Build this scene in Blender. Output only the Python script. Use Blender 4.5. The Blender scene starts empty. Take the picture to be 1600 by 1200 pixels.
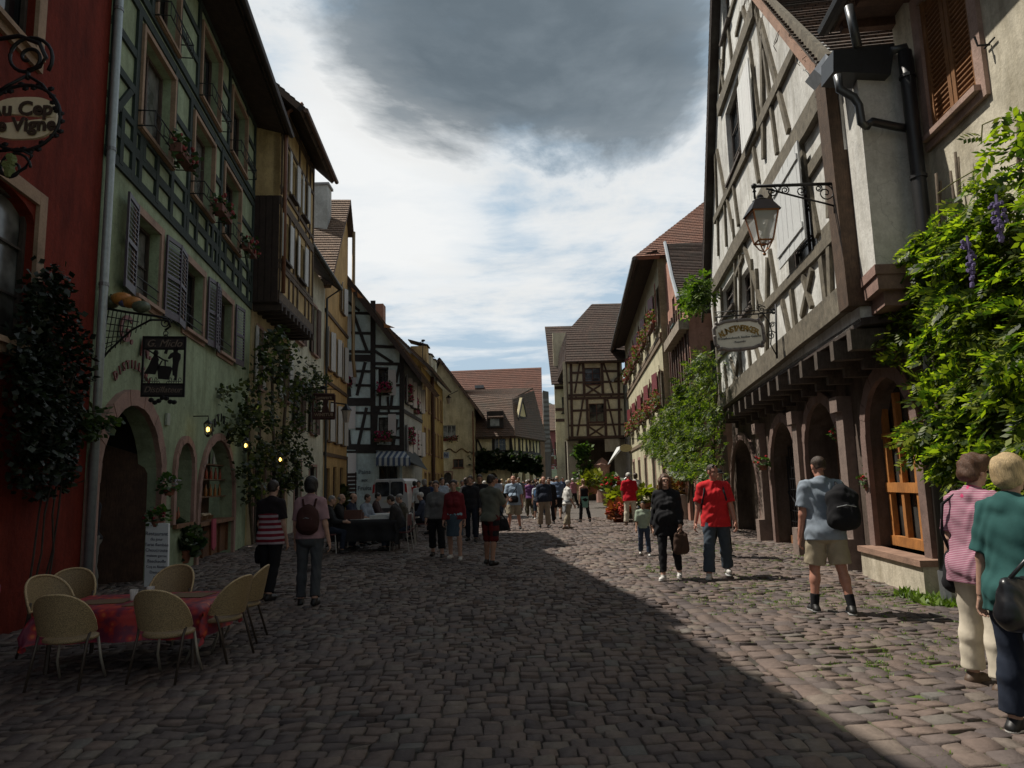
import bpy, math, random
import numpy as np
from mathutils import Vector, Matrix
from mathutils.geometry import tessellate_polygon
random.seed(7); RNG=np.random.default_rng(11)
SC=bpy.context.scene; COL=SC.collection
R=math.radians
# ---------------------------------------------------------------- camera
FPX=1100.0; PITCH=R(7.9); ROLL=R(1.5); CH=1.6
cd=bpy.data.cameras.new('camera'); cam=bpy.data.objects.new('camera',cd); COL.objects.link(cam)
cd.sensor_fit='HORIZONTAL'; cd.sensor_width=36; cd.lens=36*FPX/1600; cd.clip_end=5000; cd.clip_start=.05
cam.location=(0,0,CH)
cam.matrix_world=Matrix.Translation((0,0,CH))@Matrix.Rotation(R(90)+PITCH,4,'X')@Matrix.Rotation(-ROLL,4,'Z')
SC.camera=cam
def ray(px,py):
    x=px-800;y=600-py;c=math.cos(ROLL);s=math.sin(ROLL)
    x,y=x*c+y*s,-x*s+y*c
    return Vector((x,FPX*math.cos(PITCH)-y*math.sin(PITCH),FPX*math.sin(PITCH)+y*math.cos(PITCH)))
EYE=Vector((0,0,CH))
def G(px,py,z=0.0):
    r=ray(px,py); return EYE+r*((z-CH)/r.z)
def AT(px,py,y):
    r=ray(px,py); return EYE+r*(y/r.y)
# ---------------------------------------------------------------- planes of facades
class Fc:
    """vertical plane: origin O, direction D (unit, horizontal), normal N towards the street"""
    def __init__(s,O,D,N):
        s.O=Vector((O[0],O[1],0)); s.D=Vector((D[0],D[1],0)).normalized(); s.N=Vector((N[0],N[1],0)).normalized()
    def P(s,u,z,n=0.0):
        return s.O+s.D*u+Vector((0,0,z))+s.N*n
    def uz(s,px,py,n=0.0):
        r=ray(px,py); o=s.O+s.N*n
        t=(o-EYE).dot(s.N)/r.dot(s.N); p=EYE+r*t
        return ((p-s.O).dot(s.D),p.z)
    def W(s,px,py,n=0.0):
        u,z=s.uz(px,py,n); return s.P(u,z,n)
def FX(o,k,side):   # X = o + k*y ; side=+1 street lies to +x
    d=Vector((k,1,0)).normalized(); return Fc((o,0),d,(d.y*side,-d.x*side))
def FY(y,k=0.0,x0=0.0): # Y = y + k*(X-x0), facing the camera
    d=Vector((1,k,0)).normalized(); return Fc((x0,y),d,(d.y,-d.x))
# ---------------------------------------------------------------- object helpers
def prop(o,label=None,cat=None,group=None,kind=None):
    if label: o['label']=label
    if cat: o['category']=cat
    if group: o['group']=group
    if kind: o['kind']=kind
    return o
def empty(name,loc,label,cat,group=None,rz=0):
    o=bpy.data.objects.new(name,None); COL.objects.link(o); o.location=loc; o.rotation_euler=(0,0,rz); o.empty_display_size=.2
    return prop(o,label,cat,group)
def origin(o):
    p=Vector((0,0,0))
    q=o
    while q is not None: p=p+Vector(q.location); q=q.parent
    return p
class MB:
    def __init__(s): s.v=[];s.f=[];s.uv=None;s.m=[]
    def add(s,vs,fs,mi=0):
        b=len(s.v); s.v.extend([tuple(p) for p in vs]); s.f.extend([tuple(i+b for i in f) for f in fs]); s.m.extend([mi]*len(fs))
    def prism(s,pts,off,mi=0,cap=True):
        pts=[Vector(p) for p in pts]; off=Vector(off); n=len(pts)
        vs=pts+[p+off for p in pts]; fs=[(i,(i+1)%n,n+(i+1)%n,n+i) for i in range(n)]
        if n<=4 or not cap: caps=[tuple(range(n))[::-1],tuple(range(n,2*n))]
        else:
            tr=tessellate_polygon([pts]); caps=[t for t in tr]+[tuple(i+n for i in t) for t in tr]
        s.add(vs,fs+caps,mi)
    def box(s,c,d,ax=None,mi=0):
        c=Vector(c);ax=ax or (Vector((1,0,0)),Vector((0,1,0)),Vector((0,0,1)))
        vs=[c+ax[0]*(d[0]*.5*i)+ax[1]*(d[1]*.5*j)+ax[2]*(d[2]*.5*k) for i in(-1,1) for j in(-1,1) for k in(-1,1)]
        s.add(vs,[(0,1,3,2),(4,6,7,5),(0,4,5,1),(2,3,7,6),(0,2,6,4),(1,5,7,3)],mi)
    def tube(s,path,r,n=6,closed=False,mi=0):
        path=[Vector(p) for p in path]; m=len(path)
        rr=r if isinstance(r,(list,tuple)) else [r]*m
        vs=[];up=Vector((0.13,0.21,.97))
        for i,p in enumerate(path):
            a=path[i-1] if (i>0 or closed) else p; b=path[(i+1)%m] if (i<m-1 or closed) else p
            t=(b-a)
            if t.length<1e-9: t=Vector((0,0,1))
            t.normalize(); x=t.cross(up)
            if x.length<1e-3: x=t.cross(Vector((1,0,0)))
            x.normalize(); y=t.cross(x)
            vs+= [p+(x*math.cos(2*math.pi*k/n)+y*math.sin(2*math.pi*k/n))*rr[i] for k in range(n)]
        fs=[]
        for i in range(m if closed else m-1):
            j=(i+1)%m
            fs+=[(i*n+k,i*n+(k+1)%n,j*n+(k+1)%n,j*n+k) for k in range(n)]
        if not closed: fs+=[tuple(range(n))[::-1],tuple((m-1)*n+k for k in range(n))]
        s.add(vs,fs,mi)
    def lathe(s,c,prof,n=16,mi=0,sq=1.0):
        c=Vector(c);m=len(prof)
        vs=[c+Vector((r*math.cos(2*math.pi*k/n),sq*r*math.sin(2*math.pi*k/n),z)) for r,z in prof for k in range(n)]
        fs=[(i*n+k,i*n+(k+1)%n,(i+1)*n+(k+1)%n,(i+1)*n+k) for i in range(m-1) for k in range(n)]
        fs+=[tuple(range(n))[::-1],tuple((m-1)*n+k for k in range(n))]
        s.add(vs,fs,mi)
    def ball(s,c,r,n=8,sc=(1,1,1),mi=0):
        c=Vector(c);pr=[(math.sin(math.pi*i/(n//2+1)),-math.cos(math.pi*i/(n//2+1))) for i in range(1,n//2+1)]
        vs=[c+Vector((0,0,-r*sc[2]))]+[c+Vector((a*r*sc[0]*math.cos(2*math.pi*k/n),a*r*sc[1]*math.sin(2*math.pi*k/n),b*r*sc[2])) for a,b in pr for k in range(n)]+[c+Vector((0,0,r*sc[2]))]
        m=len(pr);L=1+m*n
        fs=[(0,1+(k+1)%n,1+k) for k in range(n)]+[(L,1+(m-1)*n+k,1+(m-1)*n+(k+1)%n) for k in range(n)]
        fs+=[(1+i*n+k,1+i*n+(k+1)%n,1+(i+1)*n+(k+1)%n,1+(i+1)*n+k) for i in range(m-1) for k in range(n)]
        s.add(vs,fs,mi)
    def build(s,name,mat,parent=None,smooth=False,uv=None,loc=None):
        me=bpy.data.meshes.new(name)
        o=bpy.data.objects.new(name,me); COL.objects.link(o)
        if parent is not None: o.parent=parent
        if loc is not None: o.location=Vector(loc)-(origin(parent) if parent is not None else Vector((0,0,0)))
        g=origin(o)
        me.from_pydata([(a-g.x,b-g.y,c-g.z) for a,b,c in s.v],[],s.f)
        mats=mat if isinstance(mat,(list,tuple)) else [mat]
        for m in mats: me.materials.append(m)
        if len(mats)>1: me.polygons.foreach_set('material_index',s.m)
        if s.uv:
            l=me.uv_layers.new(name='UVMap'); k=0
            for p in me.polygons:
                for li in p.loop_indices: l.data[li].uv=s.uv[k]; k+=1
        if smooth: me.polygons.foreach_set('use_smooth',[True]*len(me.polygons))
        me.update(); return o
def np_mesh(name,V,F,mats,parent=None,smooth=False,loc=None,mi=None):
    """V (n,3) world coords, F (m,k) equal-size faces"""
    me=bpy.data.meshes.new(name); o=bpy.data.objects.new(name,me); COL.objects.link(o)
    if parent is not None: o.parent=parent
    if loc is not None: o.location=Vector(loc)-(origin(parent) if parent is not None else Vector((0,0,0)))
    g=origin(o); V=np.asarray(V,dtype=np.float32)-np.array([g.x,g.y,g.z],dtype=np.float32)
    F=np.asarray(F,dtype=np.int32); k=F.shape[1]
    me.vertices.add(len(V)); me.vertices.foreach_set('co',V.ravel())
    me.loops.add(F.size); me.loops.foreach_set('vertex_index',F.ravel())
    me.polygons.add(len(F)); me.polygons.foreach_set('loop_start',np.arange(0,F.size,k,dtype=np.int32)); me.polygons.foreach_set('loop_total',np.full(len(F),k,dtype=np.int32))
    for m in (mats if isinstance(mats,(list,tuple)) else [mats]): me.materials.append(m)
    if mi is not None: me.polygons.foreach_set('material_index',np.asarray(mi,dtype=np.int32))
    if smooth: me.polygons.foreach_set('use_smooth',np.ones(len(F),dtype=bool))
    me.update(calc_edges=True); me.validate(); return o
# ---------------------------------------------------------------- materials
MC={}
def nt(name):
    m=bpy.data.materials.new(name); m.use_nodes=True; t=m.node_tree; t.nodes.clear()
    o=t.nodes.new('ShaderNodeOutputMaterial'); b=t.nodes.new('ShaderNodeBsdfPrincipled'); t.links.new(b.outputs[0],o.inputs[0])
    return m,t,b
def N(t,ty,**k):
    n=t.nodes.new(ty)
    for a,v in k.items():
        if a.startswith('i_'):
            key=a[2:]; n.inputs[int(key) if key.isdigit() else key.replace('_',' ')].default_value=v
        else: setattr(n,a,v)
    return n
def mul(c,k): return tuple(min(1,x*k) for x in c[:3])+(1,)
def ramp(t,fac,stops):
    r=N(t,'ShaderNodeValToRGB'); e=r.color_ramp.elements
    while len(e)<len(stops): e.new(.5)
    for i,(p,c) in enumerate(stops): e[i].position=p; e[i].color=tuple(c[:3])+(1,)
    t.links.new(fac,r.inputs[0]); return r.outputs[0]
def bump(t,b,h,s=.3,d=.02):
    n=N(t,'ShaderNodeBump',i_Strength=s,i_Distance=d); t.links.new(h,n.inputs['Height']); t.links.new(n.outputs[0],b.inputs['Normal']); return n
def noise(t,scale,detail=4,rough=.6,vec=None,sc=None):
    n=N(t,'ShaderNodeTexNoise'); n.inputs['Scale'].default_value=scale; n.inputs['Detail'].default_value=detail; n.inputs['Roughness'].default_value=rough
    if vec is not None:
        if sc:
            mp=N(t,'ShaderNodeMapping'); mp.inputs['Scale'].default_value=sc; t.links.new(vec,mp.inputs[0]); vec=mp.outputs[0]
        t.links.new(vec,n.inputs['Vector'])
    return n.outputs['Fac']
def obj(t): return N(t,'ShaderNodeTexCoord').outputs['Object']
def mixc(t,f,a,b,mode='MIX'):
    m=N(t,'ShaderNodeMix',data_type='RGBA',blend_type=mode)
    for s,v in ((m.inputs[0],f),(m.inputs[6],a),(m.inputs[7],b)):
        if isinstance(v,(int,float)): s.default_value=v
        elif isinstance(v,tuple): s.default_value=tuple(v[:3])+(1,)
        else: t.links.new(v,s)
    return m.outputs[2]
def cached(f):
    def g(*a,**k):
        key=(f.__name__,a,tuple(sorted(k.items())))
        if key not in MC: MC[key]=f(*a,**k)
        return MC[key]
    return g
@cached
def plaster(c,dirt=.35,rough=.9):
    m,t,b=nt('plaster'); v=obj(t)
    a=noise(t,.8,5,.65,v); f=noise(t,9,5,.7,v); st=noise(t,1.6,4,.7,v,(2,2,.5))
    col=ramp(t,a,[(.3,mul(c,.78)),(.5,c),(.72,mul(c,1.1))])
    stain=ramp(t,st,[(.42,(1,1,1)),(.68,tuple(x for x in (1-dirt,1-dirt*1.05,1-dirt*1.15)))])
    col=mixc(t,1.0,col,stain,'MULTIPLY')
    f2=noise(t,38,4,.75,v); fine=mixc(t,1.0,ramp(t,f,[(.3,(.80,.80,.79)),(.7,(1.08,1.08,1.07))]),ramp(t,f2,[(.3,(.82,.82,.82)),(.7,(1.08,1.08,1.08))]),'MULTIPLY'); col=mixc(t,.8,col,fine,'MULTIPLY')
    wv=N(t,'ShaderNodeVectorMath',operation='MULTIPLY_ADD'); nz_=N(t,'ShaderNodeTexNoise',i_Scale=2.2); nz_.inputs['Detail'].default_value=5; t.links.new(v,nz_.inputs[0]); t.links.new(nz_.outputs['Color'],wv.inputs[0]); wv.inputs[1].default_value=(.9,.9,.9); t.links.new(v,wv.inputs[2])
    pv=N(t,'ShaderNodeTexVoronoi',i_Scale=.55); t.links.new(wv.outputs[0],pv.inputs[0]); sp=N(t,'ShaderNodeSeparateColor'); t.links.new(pv.outputs['Color'],sp.inputs[0])
    col=mixc(t,1.0,col,ramp(t,sp.outputs[0],[(0,(.90,.89,.88)),(1,(1.05,1.05,1.04))]),'MULTIPLY')
    cv_=N(t,'ShaderNodeTexVoronoi',feature='DISTANCE_TO_EDGE',i_Scale=.8); t.links.new(wv.outputs[0],cv_.inputs[0])
    col=mixc(t,ramp(t,cv_.outputs['Distance'],[(.002,(.45,.45,.45)),(.008,(0,0,0))]),col,mul(c,.45))
    t.links.new(col,b.inputs['Base Color']); b.inputs['Roughness'].default_value=rough; b.inputs['Specular IOR Level'].default_value=.15
    bump(t,b,f,.6,.02); return m
@cached
def timber(c,var=.5):
    m,t,b=nt('timber'); v=obj(t)
    g=noise(t,7,6,.75,v,(1,1,1)); fi=noise(t,60,4,.7,v,(1,1,.12)); kn=noise(t,2.3,3,.6,v)
    col=ramp(t,g,[(.25,mul(c,1-var)),(.5,c),(.75,mul(c,1+var))])
    col=mixc(t,.7,col,ramp(t,fi,[(.35,(.6,.58,.55)),(.6,(1.1,1.1,1.1))]),'MULTIPLY')
    col=mixc(t,.5,col,ramp(t,kn,[(.4,(.7,.68,.66)),(.6,(1.1,1.1,1.1))]),'MULTIPLY')
    t.links.new(col,b.inputs['Base Color']); b.inputs['Roughness'].default_value=.85; bump(t,b,fi,.6,.01); return m
@cached
def stone(c,blk=0.0):
    m,t,b=nt('stone'); v=obj(t)
    g=noise(t,2.2,6,.7,v); f=noise(t,25,5,.7,v)
    col=ramp(t,g,[(.28,mul(c,.6)),(.5,c),(.75,mul(c,1.3))]); col=mixc(t,.6,col,ramp(t,f,[(.3,(.75,.75,.75)),(.7,(1.1,1.1,1.1))]),'MULTIPLY')
    t.links.new(col,b.inputs['Base Color']); b.inputs['Roughness'].default_value=.9; bump(t,b,f,.5,.02); return m
@cached
def paint(c,rough=.6,metal=0.0,nz=.15,sc=12.0):
    m,t,b=nt('paint'); v=obj(t); g=noise(t,sc,5,.7,v)
    t.links.new(ramp(t,g,[(.3,mul(c,1-nz)),(.7,mul(c,1+nz))]),b.inputs['Base Color'])
    b.inputs['Roughness'].default_value=rough; b.inputs['Metallic'].default_value=metal; bump(t,b,g,.12,.01); return m
@cached
def cloth(c,rough=.9,nz=.12,stripe=None,check=None,wr=.6):
    m,t,b=nt('cloth'); v=obj(t); g=noise(t,9,4,.6,v); f=noise(t,260,2,.5,v)
    col=ramp(t,g,[(.3,mul(c,1-nz)),(.7,mul(c,1+nz))])
    if stripe:
        w=N(t,'ShaderNodeTexWave',wave_type='BANDS',bands_direction='Z',i_Scale=stripe[0]); w.inputs['Distortion'].default_value=.6; t.links.new(v,w.inputs[0])
        col=mixc(t,ramp(t,w.outputs['Fac'],[(.5,(0,0,0)),(.62,(1,1,1))]),col,stripe[1])
    if check:
        for dr in ('Z','X'):
            w=N(t,'ShaderNodeTexWave',wave_type='BANDS',bands_direction=dr,i_Scale=check[0]); t.links.new(v,w.inputs[0])
            col=mixc(t,ramp(t,w.outputs['Fac'],[(.45,(0,0,0)),(.6,(.5,.5,.5))]),col,check[1])
    t.links.new(col,b.inputs['Base Color']); b.inputs['Roughness'].default_value=rough
    b.inputs['Specular IOR Level'].default_value=.25
    bump(t,b,noise(t,16,4,.6,v,(1,1,.5)),wr*.45,.015); return m
@cached
def tiles(c1,c2,c3,w=.17,h=.16):
    m,t,b=nt('roof_tile'); uv=N(t,'ShaderNodeUVMap').outputs[0]
    br=N(t,'ShaderNodeTexBrick',offset=.5); br.inputs['Scale'].default_value=1; br.inputs['Brick Width'].default_value=w; br.inputs['Row Height'].default_value=h
    br.inputs['Mortar Size'].default_value=.012; br.inputs['Mortar Smooth'].default_value=.3; br.inputs['Bias'].default_value=-.1
    br.inputs['Color1'].default_value=tuple(c1)+(1,); br.inputs['Color2'].default_value=tuple(c2)+(1,); br.inputs['Mortar'].default_value=mul(c1,.25)
    t.links.new(uv,br.inputs[0])
    n=noise(t,1.1,5,.7,obj(t)); col=mixc(t,ramp(t,n,[(.45,(0,0,0)),(.7,(.75,.75,.75))]),br.outputs[0],tuple(c3))
    n2=noise(t,14,3,.6,obj(t)); col=mixc(t,.6,col,ramp(t,n2,[(.3,(.6,.6,.6)),(.7,(1.25,1.25,1.25))]),'MULTIPLY')
    t.links.new(col,b.inputs['Base Color']); b.inputs['Roughness'].default_value=.85
    bump(t,b,br.outputs['Fac'],-.6,.02); return m
@cached
def glassm(c=(.015,.017,.02),rough=.06):
    m,t,b=nt('window_glass'); v=obj(t); n=noise(t,1.7,3,.6,v)
    t.links.new(ramp(t,n,[(.4,mul(c,.5)),(.65,mul(c,2.2))]),b.inputs['Base Color']); b.inputs['Roughness'].default_value=rough; bump(t,b,noise(t,3,2,.5,v),.05,.02)
    return m
@cached
def leafm(c,c2,tr=.5):
    m,t,b=nt('leaf'); gi=N(t,'ShaderNodeNewGeometry').outputs['Random Per Island']
    col=ramp(t,gi,[(0,mul(c,.6)),(.45,c),(.8,c2),(1,mul(c2,1.25))]); t.links.new(col,b.inputs['Base Color']); b.inputs['Roughness'].default_value=.5
    tn=N(t,'ShaderNodeBsdfTranslucent'); t.links.new(mixc(t,1.0,col,(1.6,1.9,.7),'MULTIPLY'),tn.inputs[0])
    mx=N(t,'ShaderNodeMixShader',i_0=tr); out=[n for n in t.nodes if n.type=='OUTPUT_MATERIAL'][0]
    t.links.new(b.outputs[0],mx.inputs[1]); t.links.new(tn.outputs[0],mx.inputs[2]); t.links.new(mx.outputs[0],out.inputs[0]); return m
@cached
def emis(c,s):
    m,t,b=nt('lit'); b.inputs['Base Color'].default_value=tuple(c)+(1,); b.inputs['Emission Color'].default_value=tuple(c)+(1,); b.inputs['Emission Strength'].default_value=s; return m
@cached
def skinm(c):
    m,t,b=nt('skin'); v=obj(t); n=noise(t,22,4,.6,v)
    t.links.new(ramp(t,n,[(.3,mul(c,.85)),(.7,mul(c,1.12))]),b.inputs['Base Color']); b.inputs['Roughness'].default_value=.55
    b.inputs['Subsurface Weight'].default_value=.08; b.inputs['Subsurface Radius'].default_value=(.02,.01,.006); return m
@cached
def hairm(c):
    m,t,b=nt('hair'); v=obj(t); n=noise(t,160,5,.75,v,(1,1,.16)); n2=noise(t,14,4,.6,v)
    col=ramp(t,n,[(.3,mul(c,.55)),(.6,mul(c,1.2))]); col=mixc(t,.6,col,ramp(t,n2,[(.35,(.6,.6,.6)),(.65,(1.3,1.3,1.3))]),'MULTIPLY')
    t.links.new(col,b.inputs['Base Color']); b.inputs['Roughness'].default_value=.5; bump(t,b,n,.8,.01); return m
@cached
def wicker(c):
    m,t,b=nt('wicker'); uv=obj(t)
    ck=N(t,'ShaderNodeTexVoronoi',i_Scale=150); t.links.new(uv,ck.inputs[0])
    t.links.new(ramp(t,ck.outputs['Distance'],[(.2,mul(c,1.15)),(.7,mul(c,.45))]),b.inputs['Base Color']); b.inputs['Roughness'].default_value=.6; bump(t,b,ck.outputs['Distance'],-.5,.004); return m
ZINC=paint((.22,.23,.24),.45,.6); IRON=paint((.02,.02,.022),.5,.5); DARKW=timber((.05,.035,.028)); PINKST=stone((.30,.185,.15))
BLACK=paint((.012,.012,.013),.7); WHITE=paint((.7,.7,.68),.6)
# ---------------------------------------------------------------- architecture helpers
def rectpx(F,lb,rt,n=0.0):
    u0,z0=F.uz(*lb,n); u1,z1=F.uz(*rt,n)
    return (min(u0,u1),max(u0,u1),min(z0,z1),max(z0,z1))
def wall(F,outer,holes,mat,parent,name='wall',depth=.25,reveal=None,n=0.0):
    """outer/holes lists of (u,z). Real openings with reveals."""
    def rot(lp,ccw):
        a=sum(lp[i][0]*lp[(i+1)%len(lp)][1]-lp[(i+1)%len(lp)][0]*lp[i][1] for i in range(len(lp)))
        return lp if (a>0)==ccw else lp[::-1]
    loops=[rot(list(outer),True)]+[rot(list(h),False) for h in holes]
    pts=[p for l in loops for p in l]
    tr=tessellate_polygon([[Vector((p[0],p[1],0)) for p in l] for l in loops])
    mb=MB(); mb.add([F.P(u,z,n) for u,z in pts],[tuple(t) for t in tr])
    for l in loops:
        k=len(l)
        for i in range(k):
            a=l[i];b=l[(i+1)%k]
            mb.add([F.P(*a,n),F.P(*b,n),F.P(*b,n-depth),F.P(*a,n-depth)],[(0,1,2,3)])
    return mb.build(name,mat,parent)
def rect(r): return [(r[0],r[2]),(r[1],r[2]),(r[1],r[3]),(r[0],r[3])]
def arch(u0,u1,z0,z1,k=10,ell=None):
    h=(u1-u0)/2 if ell is None else ell; c=(u0+u1)/2; w=(u1-u0)/2
    return [(u0,z0),(u1,z0)]+[(c+w*math.cos(math.pi*i/k),z1-h+h*math.sin(math.pi*i/k)) for i in range(k+1)]
def beam(mb,F,p,q,w,n0=0.0,n1=.05,ends=0.0,wob=.0):
    """p,q in uz; timber strip lying on the facade"""
    a=Vector((p[0],p[1]));b=Vector((q[0],q[1])); d=(b-a)
    L=d.length
    if L<1e-4: return
    d/=L; s=Vector((-d.y,d.x))*w/2; a=a-d*ends;b=b+d*ends
    k=max(1,int(L/1.2)) if wob else 1; le=[];ri=[]
    for i in range(k+1):
        c=a+(b-a)*(i/k); e=s*(1+random.uniform(-wob,wob)); o=s.normalized()*random.uniform(-wob,wob)*w*.5 if 0<i<k else s*0
        le.append(c-e+o); ri.append(c+e+o)
    j=random.uniform(-.004,.004)
    poly=le+ri[::-1]
    pts=[F.P(c.x,c.y,n0) for c in poly]; mb.prism(pts,F.N*(n1-n0+j))
def frame_strip(mb,F,r,w,n0,n1,outside=True):
    u0,u1,z0,z1=r; o=w if outside else 0; i=0 if outside else w
    mb.prism([F.P(u0-o,z0-o,n0),F.P(u0+i,z0-o,n0),F.P(u0+i,z1+o,n0),F.P(u0-o,z1+o,n0)],F.N*(n1-n0))
    mb.prism([F.P(u1-i,z0-o,n0),F.P(u1+o,z0-o,n0),F.P(u1+o,z1+o,n0),F.P(u1-i,z1+o,n0)],F.N*(n1-n0))
    e=.002
    mb.prism([F.P(u0+i,z1-i,n0),F.P(u1-i,z1-i,n0),F.P(u1-i,z1+o,n0),F.P(u0+i,z1+o,n0)],F.N*(n1-n0-e))
    mb.prism([F.P(u0+i,z0-o,n0),F.P(u1-i,z0-o,n0),F.P(u1-i,z0+i,n0),F.P(u0+i,z0+i,n0)],F.N*(n1-n0-e))
def window(F,r,parent,surround=None,frame=None,sill=True,shut=None,sw=None,open_=1.0,mull=(1,2),depth=.14,swid=.13,glass=None,so=.025,ang=0.0,n=0.0):
    u0,u1,z0,z1=r; mb=MB(); w=u1-u0
    frame=frame or DARKW
    mb2=[r[0],r[1],r[2],r[3]]
    frame_strip(mb,F,r,.055,n-depth,n-depth+.05,False)
    for i in range(1,mull[0]+1):
        u=u0+w*i/(mull[0]+1); mb.prism([F.P(u-.03,z0+.05,n-depth+.004),F.P(u+.03,z0+.05,n-depth+.004),F.P(u+.03,z1-.05,n-depth+.004),F.P(u-.03,z1-.05,n-depth+.004)],F.N*.04)
    for i in range(1,mull[1]+1):
        z=z0+(z1-z0)*i/(mull[1]+1); mb.prism([F.P(u0+.05,z-.014,n-depth+.008),F.P(u1-.05,z-.014,n-depth+.008),F.P(u1-.05,z+.014,n-depth+.008),F.P(u0+.05,z+.014,n-depth+.008)],F.N*.025)
    wo=mb.build('window',frame,parent)
    g=MB(); g.prism([F.P(u0,z0,n-depth-.03),F.P(u1,z0,n-depth-.03),F.P(u1,z1,n-depth-.03),F.P(u0,z1,n-depth-.03)],F.N*.02); g.build('pane',glass or random.choice((glassm(),glassm(),glassm((.045,.045,.043),.12),glassm((.09,.09,.085),.2))),wo)
    if surround:
        s=MB(); frame_strip(s,F,r,swid,n,n+so,True); s.build('surround',surround,wo)
    if sill:
        s=MB(); s.prism([F.P(u0-.08,z0-.07,n-.02),F.P(u1+.08,z0-.07,n-.02),F.P(u1+.08,z0-.005,n-.02),F.P(u0-.08,z0-.005,n-.02)],F.N*.14); s.build('sill',surround or frame,wo)
    if shut: 
        for sd in (-1,1):
            if sw==sd or sw is None: shutter(F,r,sd,parent,shut[0],shut[1],shut[2] if len(shut)>2 else None,ang,n+so)
    return wo
def shutter(F,r,sd,parent,mat,kind='board',mat2=None,ang=0.0,n=.03,width=None):
    """leaf hinged at the jamb, folded back on the wall; ang = opening off the wall (rad)"""
    u0,u1,z0,z1=r; w=width or (u1-u0)/2; h=u0-.02 if sd<0 else u1+.02
    ca,sa=math.cos(ang),math.sin(ang)
    ax=F.D*sd*ca+F.N*sa; nn=F.N*ca-F.D*sd*sa; O=F.P(h,z0,n+.012); Z=Vector((0,0,1)); H=z1-z0; mb=MB()
    def bx(a0,a1,b0,b1,d0,d1,m=mb): 
        m.prism([O+ax*a0+Z*b0+nn*d0,O+ax*a1+Z*b0+nn*d0,O+ax*a1+Z*b1+nn*d0,O+ax*a0+Z*b1+nn*d0],nn*(d1-d0))
    if kind=='louvre':
        bx(0,.05,0,H,0,.035);bx(w-.05,w,0,H,0,.035);bx(.05,w-.05,0,.14,0,.033);bx(.05,w-.05,H-.08,H,0,.033);bx(.05,w-.05,H*.5-.03,H*.5+.03,0,.033)
        o=mb.build('shutter',mat,parent); ml=MB(); z=.16
        while z<H-.1:
            if abs(z-H*.5)>.06: ml.prism([O+ax*.05+Z*z+nn*.002,O+ax*(w-.05)+Z*z+nn*.002,O+ax*(w-.05)+Z*(z+.012)+nn*.002,O+ax*.05+Z*(z+.012)+nn*.002],nn*.03-Z*.035)
            z+=.075
        ml.build('slats',mat2 or mat,o); return o
    k=max(2,int(w/.14)); 
    for i in range(k): bx(w*i/k+.003,w*(i+1)/k-.003,0,H,0,.03+random.uniform(-.002,.002))
    if kind=='zbrace':
        bx(.03,w-.03,H*.12,H*.12+.09,.032,.055);bx(.03,w-.03,H*.82,H*.82+.09,.032,.055)
    return mb.build('shutter',mat,parent)
def roof(F4,mat,parent,name='roof',th=.12,step=.2,saw=.03):
    """F4: eave-left, eave-right, ridge-right, ridge-left (world). stepped courses."""
    a,b,c,d=[Vector(p) for p in F4]; L=((d-a).length+(c-b).length)/2; n=max(2,min(90,int(L/step)))
    nr=(b-a).cross(d-a); 
    if nr.length<1e-6: nr=(b-a).cross(c-a)
    nr.normalize()
    if nr.z<0: nr=-nr
    mb=MB(); uv=[]
    ul=(b-a).normalized()
    def U(p): return (p-a).dot(ul)
    for i in range(n):
        t0=i/n;t1=(i+1)/n
        p0=a.lerp(d,t0);p1=b.lerp(c,t0);p2=b.lerp(c,t1);p3=a.lerp(d,t1)
        j=random.uniform(-.006,.006)
        q0=p0+nr*(saw+j);q1=p1+nr*(saw+j)
        mb.add([q0,q1,p2,p3],[(0,1,2,3)]); uv+=[(U(p0),L*t0),(U(p1),L*t0),(U(p2),L*t1),(U(p3),L*t1)]
        mb.add([p0,p1,q1,q0],[(0,1,2,3)]); uv+=[(U(p0),L*t0),(U(p1),L*t0),(U(p1),L*t0+.02),(U(p0),L*t0+.02)]
    for q in ((a,b),(b,c),(c,d),(d,a)):
        mb.add([q[0],q[1],q[1]-nr*th,q[0]-nr*th],[(0,1,2,3)]); uv+=[(0,0),(1,0),(1,.1),(0,.1)]
    mb.add([p-nr*th for p in (a,b,c,d)],[(3,2,1,0)]); uv+=[(0,0)]*4
    mb.uv=uv; return mb.build(name,mat,parent)
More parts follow.
